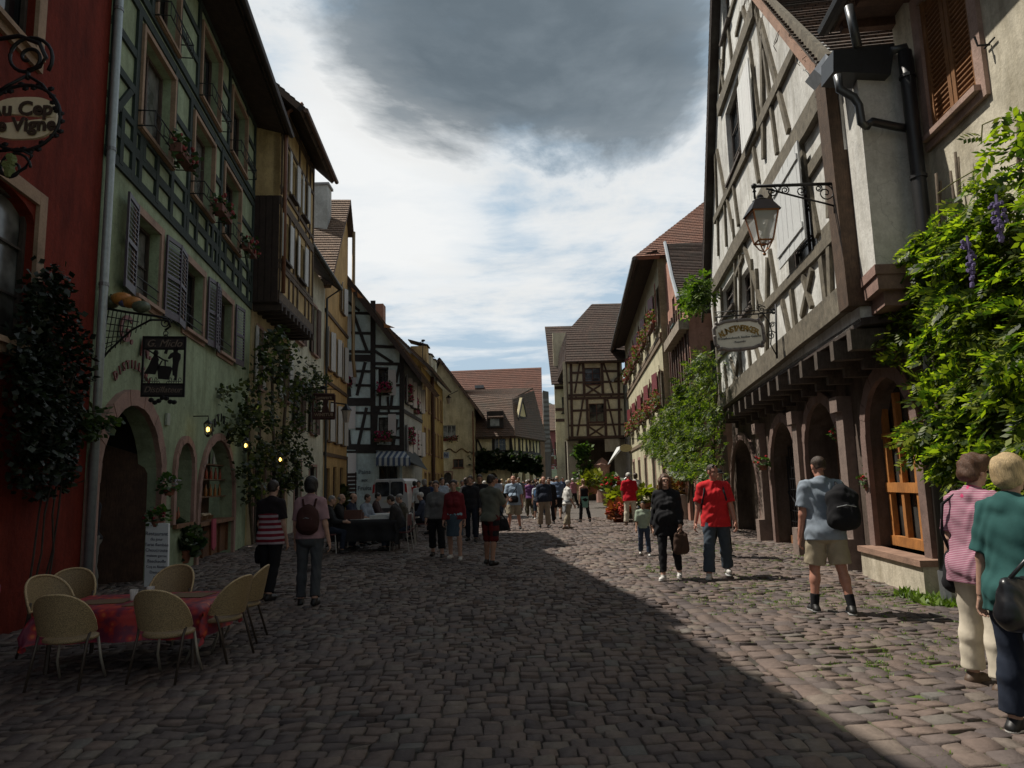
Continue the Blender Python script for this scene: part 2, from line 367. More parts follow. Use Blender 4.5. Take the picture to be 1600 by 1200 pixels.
def leaves(name,pts,dirs,size,mat,parent=None,pinn=0,loc=None,bend=.25,wid=.45):
    """pts (n,3) with dir (n,3): leaf blades (or pinnate leaves with `pinn` leaflet pairs)"""
    n=len(pts); pts=np.asarray(pts,float); d=np.asarray(dirs,float); d/=np.linalg.norm(d,axis=1)[:,None]
    up=RNG.normal(0,.5,(n,3))+[0,0,1]; s=np.cross(d,up); s/=np.linalg.norm(s,axis=1)[:,None]+1e-9; nn=np.cross(s,d)
    sz=size*RNG.uniform(.65,1.25,n)
    V=[]
    def blade(o,dd,ss,nrm,L,Wd):
        b0=o; m1=o+dd*(L*.5)[:,None]+ss*(Wd)[:,None]-nrm*(Wd*bend)[:,None]; m2=o+dd*(L*.5)[:,None]-ss*(Wd)[:,None]-nrm*(Wd*bend)[:,None]; t=o+dd*L[:,None]-nrm*(L*bend*.6)[:,None]
        V.append(np.stack([b0,m1,t,m2],1))
    if pinn:
        for k in range(pinn):
            f=(k+1)/(pinn+1); o=pts+d*(sz*f)[:,None]-nn*(sz*bend*f*f)[:,None]; L=sz*.42*(1.15-.5*abs(f-.5))
            for sg in(-1,1):
                dd=s*sg*.85+d*.55; dd/=np.linalg.norm(dd,axis=1)[:,None]; ss=np.cross(dd,nn); blade(o,dd,ss,nn,L,L*wid*.5)
        blade(pts+d*(sz*.9)[:,None]-nn*(sz*bend*.8)[:,None],d,s,nn,sz*.4,sz*.4*wid*.5)
    else: blade(pts,d,s,nn,sz,sz*wid)
    V=np.concatenate(V,0).reshape(-1,3); F=np.arange(len(V)).reshape(-1,4)
    return np_mesh(name,V,F,mat,parent,False,loc)
def inpoly(P,poly):
    x,y=P[:,0],P[:,1]; c=np.zeros(len(P),bool); n=len(poly)
    for i in range(n):
        x0,y0=poly[i];x1,y1=poly[i-1]
        if y0!=y1: c^=((y0>y)!=(y1>y))&(x<(x1-x0)*(y-y0)/(y1-y0)+x0)
    return c
def sample_face(F,polypx,n,n0,n1,clump=6,fill=.5):
    """random points over a facade area given by an outline; clumped"""
    poly=[F.uz(*p,n0+(n1-n0)*.45) for p in polypx]; a=np.array(poly); lo=a.min(0);hi=a.max(0); out=[]
    cs=lo+(hi-lo)*RNG.random((max(8,n//40),2)); cs=cs[inpoly(cs,poly)]
    while len(out)<n:
        m=n*2
        q=lo+(hi-lo)*RNG.random((m,2))
        k=RNG.integers(0,len(cs),m); q2=cs[k]+RNG.normal(0,.16,(m,2)); sel=RNG.random(m)<fill; q=np.where(sel[:,None],q,q2)
        q=q[inpoly(q,poly)]; out+=list(q)
    q=np.array(out[:n]); ph=np.sin(q[:,0]*3.1+1)*np.cos(q[:,1]*2.7)*.5+.5
    nn=n0+(n1-n0)*(RNG.random(n)**.6)*(.45+.55*ph)
    O=np.array(F.O);D=np.array(F.D);Nn=np.array(F.N)
    P=O+q[:,:1]*D+np.array([0,0,1.0])*q[:,1:2]+nn[:,None]*Nn
    dr=Nn*.7+RNG.normal(0,.75,(n,3))+[0,0,-.35]
    return P,dr
def letters(txt,size,mat,name='lettering',parent=None,M=None,ext=.004,bold=0.0,shear=0.0):
    cu=bpy.data.curves.new('t','FONT'); cu.body=txt; cu.size=size; cu.extrude=ext; cu.offset=bold; cu.align_x='CENTER'; cu.align_y='CENTER'; cu.resolution_u=3; cu.shear=shear
    ob=bpy.data.objects.new('t',cu); COL.objects.link(ob); dg=bpy.context.evaluated_depsgraph_get(); me=bpy.data.meshes.new_from_object(ob.evaluated_get(dg))
    bpy.data.objects.remove(ob); bpy.data.curves.remove(cu)
    me.name=name; me.materials.clear(); me.materials.append(mat); me.transform(M)
    o=bpy.data.objects.new(name,me); COL.objects.link(o)
    if parent is not None:
        o.parent=parent; me.transform(Matrix.Translation(-origin(parent)))
    return o
def basis(O,X,Y,):
    X=Vector(X).normalized();Y=Vector(Y).normalized();Z=X.cross(Y)
    return Matrix(((X.x,Y.x,Z.x,O[0]),(X.y,Y.y,Z.y,O[1]),(X.z,Y.z,Z.z,O[2]),(0,0,0,1)))
def spiral(C,X,Y,r0,r1,a0,turns,n=24):
    return [C+X*(r0+(r1-r0)*i/n)*math.cos(a0+turns*2*math.pi*i/n)+Y*(r0+(r1-r0)*i/n)*math.sin(a0+turns*2*math.pi*i/n) for i in range(n+1)]
def gutter(mb,a,b,r=.07):
    mb.tube([a,b],r,8)
ZV=Vector((0,0,1))
# ---------------------------------------------------------------- people: one smooth surface from a distance field
def snet(Fv,o,h):
    S=Fv<0; nx,ny,nz=S.shape
    if not S.any(): return np.zeros((0,3)),np.zeros((0,4),int)
    c=[S[i:nx-1+i,j:ny-1+j,k:nz-1+k] for i in(0,1) for j in(0,1) for k in(0,1)]
    s=sum(x.astype(np.int8) for x in c); m=(s>0)&(s<8); idx=-np.ones(m.shape,dtype=np.int64); cells=np.argwhere(m); idx[m]=np.arange(len(cells))
    P=np.zeros((len(cells),3));cnt=np.zeros(len(cells)); I,J,K=cells.T
    cor=[(i,j,k) for i in(0,1) for j in(0,1) for k in(0,1)]
    for a in range(8):
        for b in range(a+1,8):
            d=np.array(cor[b])-np.array(cor[a])
            if abs(d).sum()!=1: continue
            fa=Fv[I+cor[a][0],J+cor[a][1],K+cor[a][2]];fb=Fv[I+cor[b][0],J+cor[b][1],K+cor[b][2]]
            w=(fa<0)!=(fb<0); t=np.where(w,fa/np.where(w,fa-fb,1),0)
            P+=np.where(w[:,None],np.array(cor[a])+t[:,None]*d,0);cnt+=w
    V=(cells+P/cnt[:,None])*h+o; Fs=[]
    for ax in range(3):
        sl0=[slice(None)]*3;sl1=[slice(None)]*3; sl0[ax]=slice(0,-1);sl1[ax]=slice(1,None)
        e=S[tuple(sl0)]!=S[tuple(sl1)]; E=np.argwhere(e); b,c2=[(1,2),(2,0),(0,1)][ax]
        ok=(E[:,b]>0)&(E[:,c2]>0)&(E[:,b]<S.shape[b]-1)&(E[:,c2]<S.shape[c2]-1); E=E[ok]
        ins=S[tuple(E.T)]
        def g(db,dc):
            q=E.copy();q[:,b]-=db;q[:,c2]-=dc; return idx[tuple(q.T)]
        q=np.stack([g(1,1),g(0,1),g(0,0),g(1,0)],1); q[~ins]=q[~ins][:,::-1]; Fs.append(q)
    F=np.concatenate(Fs); F=F[(F>=0).all(1)]
    return V,F
def field(prims,h,k=.02,clips=(),wr=0.0,seed=0):
    """prims: ('c',a,b,ra,rb,sq,clips) capsule | ('e',c,r,M) ellipsoid"""
    if not prims: return None
    lo=np.full(3,9.);hi=np.full(3,-9.)
    for p in prims:
        if p[0]=='c': r=max(p[3],p[4]); lo=np.minimum(lo,np.minimum(p[1],p[2])-r);hi=np.maximum(hi,np.maximum(p[1],p[2])+r)
        else: r=max(p[2]); lo=np.minimum(lo,p[1]-r);hi=np.maximum(hi,p[1]+r)
    lo-=3*h+.01;hi+=3*h+.01; n=np.ceil((hi-lo)/h).astype(int)+1
    Fv=np.full(n,.2,dtype=np.float64); ax=[lo[i]+np.arange(n[i])*h for i in range(3)]
    for p in prims:
        if p[0]=='c': r=max(p[3],p[4])+k+2*h; a=np.minimum(p[1],p[2])-r;b=np.maximum(p[1],p[2])+r
        else: r=max(p[2])+k+2*h; a=p[1]-r;b=p[1]+r
        i0=np.maximum(0,((a-lo)/h).astype(int)); i1=np.minimum(n,((b-lo)/h).astype(int)+2)
        sl=tuple(slice(i0[q],i1[q]) for q in range(3))
        X,Y,Z=np.meshgrid(ax[0][sl[0]],ax[1][sl[1]],ax[2][sl[2]],indexing='ij')
        Q=np.stack([X,Y,Z],-1)
        if p[0]=='c':
            sq=p[5]; Sc=np.array([1,1/sq,1]); A=p[1]*Sc;B=p[2]*Sc; q=Q*Sc-A; ba=B-A; L=max(1e-9,(ba*ba).sum()); t=np.clip((q@ba)/L,0,1)
            d=np.sqrt(((q-t[...,None]*ba)**2).sum(-1))-(p[3]+(p[4]-p[3])*t)
            if sq<1: d=d*(sq+(1-sq)*.4)
            for (cp,cn) in (p[6] if len(p)>6 else ()): d=np.maximum(d,(Q-cp)@cn)
        else:
            q=(Q-p[1])@p[3]; rr=np.array(p[2]); d=(np.sqrt(((q/rr)**2).sum(-1))-1)*rr.min()
        cur=Fv[sl]; hh=np.clip(.5+.5*(cur-d)/k,0,1); Fv[sl]=cur+(d-cur)*hh-k*hh*(1-hh)
    if wr or clips:
        X,Y,Z=np.meshgrid(*ax,indexing='ij')
        if wr:
            w=np.sin(31*Z+9*np.sin(11*X+seed)+7*Y)*np.sin(17*X+13*Y+seed)+.7*np.sin(53*Z+21*X*1.3+seed*2+5*np.sin(19*Y))+.5*np.sin(23*(X+Y)+40*Z)
            Fv=Fv+wr*w
        for cp,cn in clips: Fv=np.maximum(Fv,(X-cp[0])*cn[0]+(Y-cp[1])*cn[1]+(Z-cp[2])*cn[2])
    return Fv,lo
def sdf_mesh(prims,h,k=.02,clips=(),wr=0.0,seed=0):
    Fv,lo=field(prims,h,k,clips,wr,seed); return snet(Fv,lo,h)
def rotx(a): c,s=math.cos(a),math.sin(a); return np.array([[1,0,0],[0,c,-s],[0,s,c]])
def roty(a): c,s=math.cos(a),math.sin(a); return np.array([[c,0,s],[0,1,0],[-s,0,c]])
def rotz(a): c,s=math.cos(a),math.sin(a); return np.array([[c,-s,0],[s,c,0],[0,0,1]])
SK={'fair':(.42,.25,.18),'tan':(.33,.18,.115),'red':(.42,.2,.14)}
def person(loc,rz,H,label,pose={},wear=[],hair=None,skin='fair',fat=1.0,fem=False,res=.014,group=None,eyes=False,sit=False,seat=.46):
    """faces local +y. pose: legs L/R=(swing,knee,abduct) deg, arms La/Ra=(swing,abduct,elbow,inward) deg, lean, twist, head=(yaw,pitch)"""
    A=lambda x,y,z: np.array([x,y,z],float)
    g=lambda k,d: pose.get(k,d)
    lean=R(g('lean',3)); T=rotx(-lean)@rotz(R(g('twist',0))); s=H/1.75
    hw=.09*s; pel=A(0,0,.52*H); prims=[];P={}
    def tp(x,y,z): return pel+T@A(x*s,y*s,z*s)
    shw=(.148 if fem else .172)*(.85+.15*fat); fc=fat
    tor=[('c',tp(-.045,0,-.02),tp(.045,0,-.02),.125*s*fc*(1.04 if fem else .98),.125*s*fc*(1.04 if fem else .98),.82),
         ('c',tp(-.03,.01*fc,.13),tp(.03,.01*fc,.13),.112*s*fc*(.92 if fem else 1),.112*s*fc*(.92 if fem else 1),.80 if fat<1.15 else 1.0),
         ('c',tp(-.06,0,.32),tp(.06,0,.32),.115*s*(.5+.5*fc),.115*s*(.5+.5*fc),.78),
         ('c',tp(-.02,-.015,.475),tp(-shw*.86,-.01,.44),.064*s,.056*s,.9),('c',tp(.02,-.015,.475),tp(shw*.86,-.01,.44),.064*s,.056*s,.9),('c',tp(-.05*fc,0,.1),tp(-.05*fc,0,.34),.098*s*fc,.098*s*(.6+.4*fc),.85),('c',tp(.05*fc,0,.1),tp(.05*fc,0,.34),.098*s*fc,.098*s*(.6+.4*fc),.85)]
    if fat>1.12: tor.append(('c',tp(-.03,.06*fat,.10),tp(.03,.06*fat,.10),.115*s*fat,.115*s*fat,.9))
    if fem: tor+=[('c',tp(-.065,.075,.30),tp(-.065,.06,.34),.058*s,.045*s,1),('c',tp(.065,.075,.30),tp(.065,.06,.34),.058*s,.045*s,1)]
    tor+=[('c',tp(-.05,-.06,-.05),tp(.05,-.06,-.05),.09*s*fc,.09*s*fc,.9)]
    nk=('c',tp(0,-.012,.50),tp(0,.012,.60),.056*s,.05*s,1)
    Hy,Hp=g('head',(0,0)); MH=T@rotz(R(-Hy))@rotx(R(Hp)); hc=tp(0,.02,.685)
    def hp(x,y,z): return hc+MH@(A(x,y,z)*s)
    E=lambda c,r: ('e',hp(*c),tuple(q*s for q in r),MH)
    head=[E((0,-.012,.028),(.073,.09,.083)),E((0,.022,-.04),(.056,.064,.07)),E((0,.05,-.085),(.03,.032,.025)),E((0,.083,-.018),(.012,.022,.026)),E((0,.06,.02),(.052,.032,.018)),E((-.073,-.002,-.012),(.01,.02,.031)),E((.073,-.002,-.012),(.01,.02,.031)),E((0,.076,-.058),(.024,.014,.012))]
    if fem: head[1]=E((0,.02,-.038),(.051,.06,.066))
    legs={};zmin=9
    for sd,nm in((-1,'L'),(1,'R')):
        sw,kn,ab=g(nm,(0,3,2)); sw,kn,ab=R(sw),R(kn),R(ab)
        hip=pel+A(sd*hw,0,-.01*H); M1=roty(-sd*ab)@rotx(sw); d1=M1@A(0,0,-1); knp=hip+d1*.235*H
        M2=roty(-sd*ab)@rotx(sw-kn); d2=M2@A(0,0,-1); ank=knp+d2*.235*H
        fa=R(g('foot'+nm,(max(-12,min(0,-math.degrees(sw-kn)*.35)) if False else 0))); 
        ff=rotz(R(-sd*g('toe',8)))@rotx(R(g('tip'+nm,0)))@A(0,1,0)
        if sit and sw>1: ff=A(0,1,0)
        fu=A(0,0,1)-ff*ff[2]; fu/=np.linalg.norm(fu)
        toe=ank+ff*.13*s*1.05-fu*.055*s; heel=ank-ff*.045*s-fu*.05*s; ball=ank+ff*.1*s-fu*.055*s
        legs[nm]=(hip,knp,ank,heel,ball,toe,d1,d2,M2@A(0,-1,0)); zmin=min(zmin,heel[2]-.028*s,ball[2]-.025*s,toe[2]-.022*s)
        if fem: tr=.085*fc**.5
        else: tr=.083*fc**.5
    dz=-zmin
    off=A(0,0,dz)
    def tleg(nm,g0=0,f1=1.0,flare=0.0,shoe=False):
        hip,knp,ank,heel,ball,toe,d1,d2,bk=legs[nm]; tr=(.088 if fem else .082)*fc**.6*s; o=[]
        cl=lambda c,d: [(c+off,d)]
        if f1<=.5:
            c=hip+(knp-hip)*(f1*2); o.append(['c',hip,knp,tr+g0,.056*s+g0+flare,1,cl(c,d1)])
        else:
            o.append(['c',hip,knp,tr+g0,.054*s+g0,1,()])
            cc=cl(knp+(ank-knp)*(f1*2-1),d2)
            o.append(['c',knp,knp+(ank-knp)*.35+bk*.012*s,.052*s+g0,.054*s*fc**.3+g0+flare*.3,1,cc])
            o.append(['c',knp+(ank-knp)*.3+bk*.012*s,ank+d2*.03*s,.053*s+g0,.037*s+g0+flare,1,cc])
        return o
    arms={}
    for sd,nm in((-1,'La'),(1,'Ra')):
        sw,ab,el,inw=[R(q) for q in g(nm,(0,8,12,5))]
        sh=tp(sd*shw,-.01,.44); M1=T@roty(-sd*ab)@rotx(sw); d1=M1@A(0,0,-1); elb=sh+d1*.168*H
        M2=M1@rotz(sd*inw)@rotx(el); d2=M2@A(0,0,-1); wr=elb+d2*.145*H
        arms[nm]=(sh,elb,wr,d1,d2,M2)
    ar=(.040 if fem else .045)*fc**.6*s
    def tarm(nm,g0=0,f1=1.0):
        sh,elb,wr,d1,d2,M2=arms[nm]
        if f1<=.5: return [['c',sh-d1*.01,elb,ar*1.12+g0,ar*.92+g0*1.3,1,[(sh+(elb-sh)*f1*2+off,d1)]]]
        return [['c',sh,elb,ar*1.12+g0,ar*.88+g0,1,()],['c',elb,wr,ar*.88+g0,.027*s+g0,1,[(elb+(wr-elb)*(f1*2-1)+off,d2)]]]
    def sh_(pl):
        out=[]
        for p in pl:
            p=list(p)
            if p[0]=='c': p[1]=p[1]+off;p[2]=p[2]+off
            else: p[1]=p[1]+off
            out.append(tuple(p))
        return out
    def hand(nm,fine):
        sh,elb,wr,d1,d2,M2=arms[nm]; sd=-1 if nm=='La' else 1; curl=R(g('curl',28))
        # hand frame: f along fingers, pn palm normal (towards body), t thumb side (forward)
        f=d2; t=M2@A(0,1,0); pn=M2@A(-sd,0,0); o=[]
        hs=s*(.92 if fem else 1)
        o.append(('c',wr-f*.01,wr+f*.03*hs,.026*hs,.024*hs,1))
        for q in(-.024,-.008,.009,.025): o.append(('c',wr+f*.03*hs+t*q*.6*hs,wr+f*.085*hs+t*q*hs,.015*hs,.0125*hs,1))
        if not fine:
            for q in(-.018,.012): o.append(('c',wr+f*.08*hs+t*q*hs,wr+f*.14*hs+t*q*hs+pn*.035*hs,.014*hs,.011*hs,1))
        else:
            for q,L in((-.028,.058),(-.0095,.07),(.009,.074),(.027,.068)):
                L*=hs; b=wr+f*.085*hs+t*q*hs; r=.0085*hs
                c=curl*(1+.15*q*30); 
                for i in range(3):
                    dd=f*math.cos(c)+pn*math.sin(c)+t*q*1.5; dd/=np.linalg.norm(dd); e=b+dd*L*(.45,.32,.25)[i]; o.append(('c',b,e,r,r*.9,1)); b=e; r*=.9; c+=curl*.8
        b=wr+f*.022*hs+t*.022*hs; e=b+(f*.55+t*.75+pn*.25)*.042*hs; o.append(('c',b,e,.0125*hs,.0105*hs,1)); o.append(('c',e,e+(f*.85+t*.3+pn*.4)*.034*hs,.0105*hs,.008*hs,1)); return o
    fine=res<.013
    body=list(tor)+[nk]
    for q in('L','R'): 
        body+=tleg(q); hip,knp,ank,heel,ball,toe,_,_,_=legs[q]; body+=[('c',heel,ball,.028*s,.03*s,1),('c',ball,toe,.03*s,.02*s,1),('c',ank,heel,.033*s,.028*s,1)]
    for q in('La','Ra'): body+=tarm(q)
    if not fine: body+=hand('La',False)+hand('Ra',False)
    parts=[sdf_mesh(sh_(body),res,.022*s)]
    parts.append(sdf_mesh(sh_(head+[nk]),min(res,.006 if fine else .011),.012*s))
    if fine:
        for q in('La','Ra'): parts.append(sdf_mesh(sh_(hand(q,True)),.0042 if res<.011 else .0055,.005))
    VV=[];FF=[];b=0
    for v,f in parts: VV.append(v);FF.append(f+b);b+=len(v)
    Rz=rotz(rz); L0=np.array(loc,float)
    w2=lambda V: V@Rz.T+L0
    sm=skinm(SK[skin])
    o=np_mesh('person',np.concatenate(VV),np.concatenate(FF),sm,None,True); o.location=loc; o.rotation_euler=(0,0,rz)
    prop(o,label,'person',group)
    def child(name,pr,mat,k=.02,clips=(),wr=0.0,h=None):
        r=sdf_mesh(sh_(pr),h or res,k*s,[(c+off,n) for c,n in clips],wr,random.random()*6)
        if not len(r[0]): return None
        c=np_mesh(name,r[0],r[1],mat,None,True); c.parent=o; return c
    shoed=False; zt=lambda z: tp(0,0,z)
    for wv in wear:
        k=wv[0];mat=wv[1];d=wv[2] if len(wv)>2 else {}
        if k in('shirt','jacket','top','sweater'):
            g0=d.get('g',.016); pr=[('c',p[1],p[2],p[3]+g0,p[4]+g0,p[5]) for p in tor]
            if d.get('hem',-.05)<-.1: pr.append(('c',tp(-.045,0,-.02),tp(-.045,0,d['hem']),.125*s*fc+g0,.13*s*fc+g0+.01,.82)); pr.append(('c',tp(.045,0,-.02),tp(.045,0,d['hem']),.125*s*fc+g0,.13*s*fc+g0+.01,.82))
            if d.get('collar',True) and k!='top': pr.append(('c',tp(0,-.012,.49),tp(0,-.005,.53),.066*s,.064*s,1))
            sl=d.get('sleeve',.32)
            if sl>0:
                for q in('La','Ra'): pr+=tarm(q,g0*(.9 if sl>.5 else 1.1),sl)
            cl=[(zt(d.get('hem',-.05)),T@A(0,0,-1)),(zt(d.get('top',.56)),T@A(0,.35,1))]
            if k=='top' and sl==0: cl[1]=(zt(.42),T@A(0,0,1))
            child(k,pr,mat,.03,cl,d.get('wr',.0022))
        elif k in('trousers','shorts','jeans'):
            g0=d.get('g',.014);f1=d.get('leg',.97 if k!='shorts' else .42); pr=[('c',p[1],p[2],p[3]+g0*.6,p[4]+g0*.6,p[5]) for p in (tor[0],tor[1],tor[-1])]
            for q in('L','R'): pr+=tleg(q,g0,f1,d.get('flare',.012))
            child(k,pr,mat,.014,[(zt(d.get('waist',.07)),T@A(0,0,1))],d.get('wr',.0028))
        elif k=='skirt':
            L=d.get('len',.4); pr=[('c',p[1],p[2],p[3]+.012,p[4]+.012,p[5]) for p in (tor[0],tor[1],tor[-1])]+[('c',tp(0,0,-.02),tp(0,.0,-L),.16*s,.19*s+d.get('flare',0),.85)]
            child('skirt',pr,mat,.03,[(zt(.08),T@A(0,0,1)),(zt(-L),T@A(0,0,-1))],.003)
        elif k=='shoes':
            for q in('L','R'):
                hip,knp,ank,heel,ball,toe,_,d2,_=legs[q]; top=d.get('top',.0); ex=.009*s
                pr=[('c',heel,ball,.029*s+ex,.032*s+ex,1),('c',ball,toe,.032*s+ex,.022*s+ex,1),('c',ank+A(0,0,.0),heel,.034*s+ex,.029*s+ex,1)]
                r=sdf_mesh(sh_(pr),min(res,.009),.015*s,[(ank+off+A(0,0,.012+top),A(0,0,1)),(A(0,0,.004),A(0,0,-1))])
                c=np_mesh('shoe',r[0],r[1],mat,None,True); c.parent=o
                if d.get('sole'):
                    r=sdf_mesh([(p[0],p[1]*[1,1,0]+A(0,0,.016*s),p[2]*[1,1,0]+A(0,0,.016*s),p[3]+.003,p[4]+.003,1) for p in sh_(pr[:2])],min(res,.009),.012,[(A(0,0,.026*s),A(0,0,1)),(A(0,0,.003),A(0,0,-1))])
                    c2=np_mesh('sole',r[0],r[1],d['sole'],None,True); c2.parent=c
        elif k=='socks':
            for q in('L','R'):
                pr=tleg(q,.006,1.0); hip,knp,ank,heel,ball,toe,_,d2,_=legs[q]
                child('sock',[pr[2][:6]],mat,.01,[(ank-d2*d.get('h',.1)*s,-d2)])
        elif k=='cap':
            pr=[E((0,-.012,.035),(.082,.1,.086))]; child('cap',pr,mat,.01,[(hp(0,0,.035),MH@A(0,.12,-1))],h=min(res,.01))
            bp=[E((0,.11,.035),(.062,.07,.012))]; child('cap_brim',bp,mat,.01,h=min(res,.008))
        elif k=='hat':
            child('hat',[E((0,-.012,.045),(.085,.1,.08)),E((0,-.01,.045),(.15,.165,.013))],mat,.02,[(hp(0,0,.03),MH@A(0,0,-1))],h=min(res,.01))
        elif k=='glasses':
            z=d.get('z',.012); y=.093 if z<.05 else .055
            c=child('glasses',[E((-.033,y,z),(.027,.01,.021)),E((.033,y,z),(.027,.01,.021)),('c',hp(-.07,y-.02,z+.004),hp(-.074,-.01,z),.004,.004,1),('c',hp(.07,y-.02,z+.004),hp(.074,-.01,z),.004,.004,1)],mat,.008,h=.005)
        elif k=='trim': # sleeve hem band
            f=d['f']
            for q in('La','Ra'):
                sh,elb,wr,d1,d2,M2=arms[q]; c=sh+(elb-sh)*f*2; pr=[['c',sh,elb,ar*1.12+.033,ar*.92+.036,1,[(c+off,d1),(c-d1*.022+off,-d1)]]]; child('sleeve_trim',pr,mat,.005)
        elif k=='collar':
            child('collar',[('c',tp(0,-.02,.485),tp(0,.0,.54),.082*s,.068*s,1)],mat,.01,[(zt(.56),T@A(0,.35,1)),(zt(.485),T@A(0,.2,-1))])
        elif k=='scarf':
            child('sweater',[('c',tp(-.15,-.07,.44),tp(.0,-.10,.46),.05,.06,1),('c',tp(.15,-.07,.44),tp(.0,-.10,.46),.05,.06,1),('c',tp(-.15,-.05,.45),tp(-.08,.13,.30),.05,.035,1),('c',tp(.15,-.05,.45),tp(.08,.13,.30),.05,.035,1),('c',tp(0,-.14,.42),tp(0,-.13,.2),.07,.06,.6)],mat,.03,wr=.003)
        elif k=='wrap':   # pullover tied round the hips
            child('pullover',[('c',tp(-.05,0,.04),tp(.05,0,.04),.135*s*fc,.135*s*fc,.85),('c',tp(-.08,-.10,.02),tp(-.05,-.12,-.28),.07,.06,.5),('c',tp(.08,-.10,.02),tp(.05,-.12,-.28),.07,.06,.5)],mat,.03,[(zt(.1),T@A(0,0,1))],.003)
    if hair:
        st,c=hair; hm=hairm(c); hh=min(res,.0085); fcl=(hp(0,.058,.045),MH@A(0,1,-.75)/1.25)
        if st=='short': child('hair',[E((0,-.018,.034),(.08,.094,.087)),E((0,-.055,-.02),(.062,.05,.06))],hm,.015,[fcl,(hp(0,0,-.07),MH@A(0,-.25,-1))],.0018,h=hh)
        elif st=='crop': child('hair',[E((0,-.016,.032),(.077,.091,.084)),E((0,-.05,-.02),(.06,.045,.05))],hm,.012,[fcl,(hp(0,0,-.05),MH@A(0,-.25,-1))],.001,h=hh)
        elif st=='bob': child('hair',[E((0,-.024,.04),(.093,.108,.095)),E((0,-.06,-.035),(.075,.06,.075)),E((-.062,-.01,-.03),(.028,.055,.065)),E((.062,-.01,-.03),(.028,.055,.065))],hm,.025,[(hp(0,.066,.045),MH@A(0,1,-.75)/1.25),(hp(0,.03,-.03),MH@A(0,1,-.2))],.003,h=hh)
        elif st=='curly': child('hair',[E((0,-.02,.045),(.1,.108,.1)),E((0,-.06,-.03),(.085,.065,.07)),E((-.05,.03,.09),(.05,.05,.04)),E((.05,.03,.09),(.05,.05,.04))],hm,.025,[(hp(0,.07,.05),MH@A(0,1,-.75)/1.25),(hp(0,.03,-.03),MH@A(0,1,-.2))],.006,h=hh)
        elif st=='long': 
            pr=[E((0,-.022,.036),(.086,.1,.09)),('c',hp(-.05,-.05,.0),hp(-.075,-.06,-.28),.055*s,.05*s,.7),('c',hp(.05,-.05,.0),hp(.075,-.06,-.28),.055*s,.05*s,.7),('c',hp(0,-.075,.0),hp(0,-.1,-.32),.06*s,.05*s,.7),('c',hp(-.07,.0,.0),hp(-.1,.045,-.26),.03*s,.035*s,1),('c',hp(.07,.0,.0),hp(.1,.045,-.26),.03*s,.035*s,1)]
            child('hair',pr,hm,.03,[(hp(0,.062,.045),MH@A(0,1,-.6)/1.16)],.005,h=hh)
        elif st=='bun': child('hair',[E((0,-.018,.034),(.081,.096,.088)),E((0,-.105,.03),(.035,.035,.035)),E((0,-.055,-.02),(.062,.05,.05))],hm,.015,[fcl,(hp(0,0,-.06),MH@A(0,-.25,-1))],.0015,h=hh)
        elif st=='rim': child('hair',[E((0,-.02,.0),(.081,.094,.06))],hm,.015,[(hp(0,.01,0),MH@A(0,1,0)),(hp(0,0,.045),MH@A(0,0,1)),(hp(0,0,-.05),MH@A(0,-.25,-1))],.001,h=hh)
    if eyes:
        for sx in(-1,1):
            mb=MB(); p=hp(sx*.03,.077,.0)+off; mb.ball(p,.011*s,8,(1.15,.6,.7)); e=mb.build('eye',paint((.03,.02,.015),.3)); e.parent=o
        mb=MB(); mb.ball(hp(0,.089,-.056)+off,.012*s,8,(1.9,.5,.45)); e=mb.build('lips',paint((.3,.09,.08),.5)); e.parent=o
    def wp(v): v=Rz@(np.array(v)+off)+L0; return Vector(v)
    info=dict(o=o,tp=lambda x,y,z: wp(tp(x,y,z)),hand=lambda q: wp(arms[q][2]+arms[q][4]*.08),elbow=lambda q: wp(arms[q][1]),head=wp(hc),Rz=Rz,s=s)
    return info
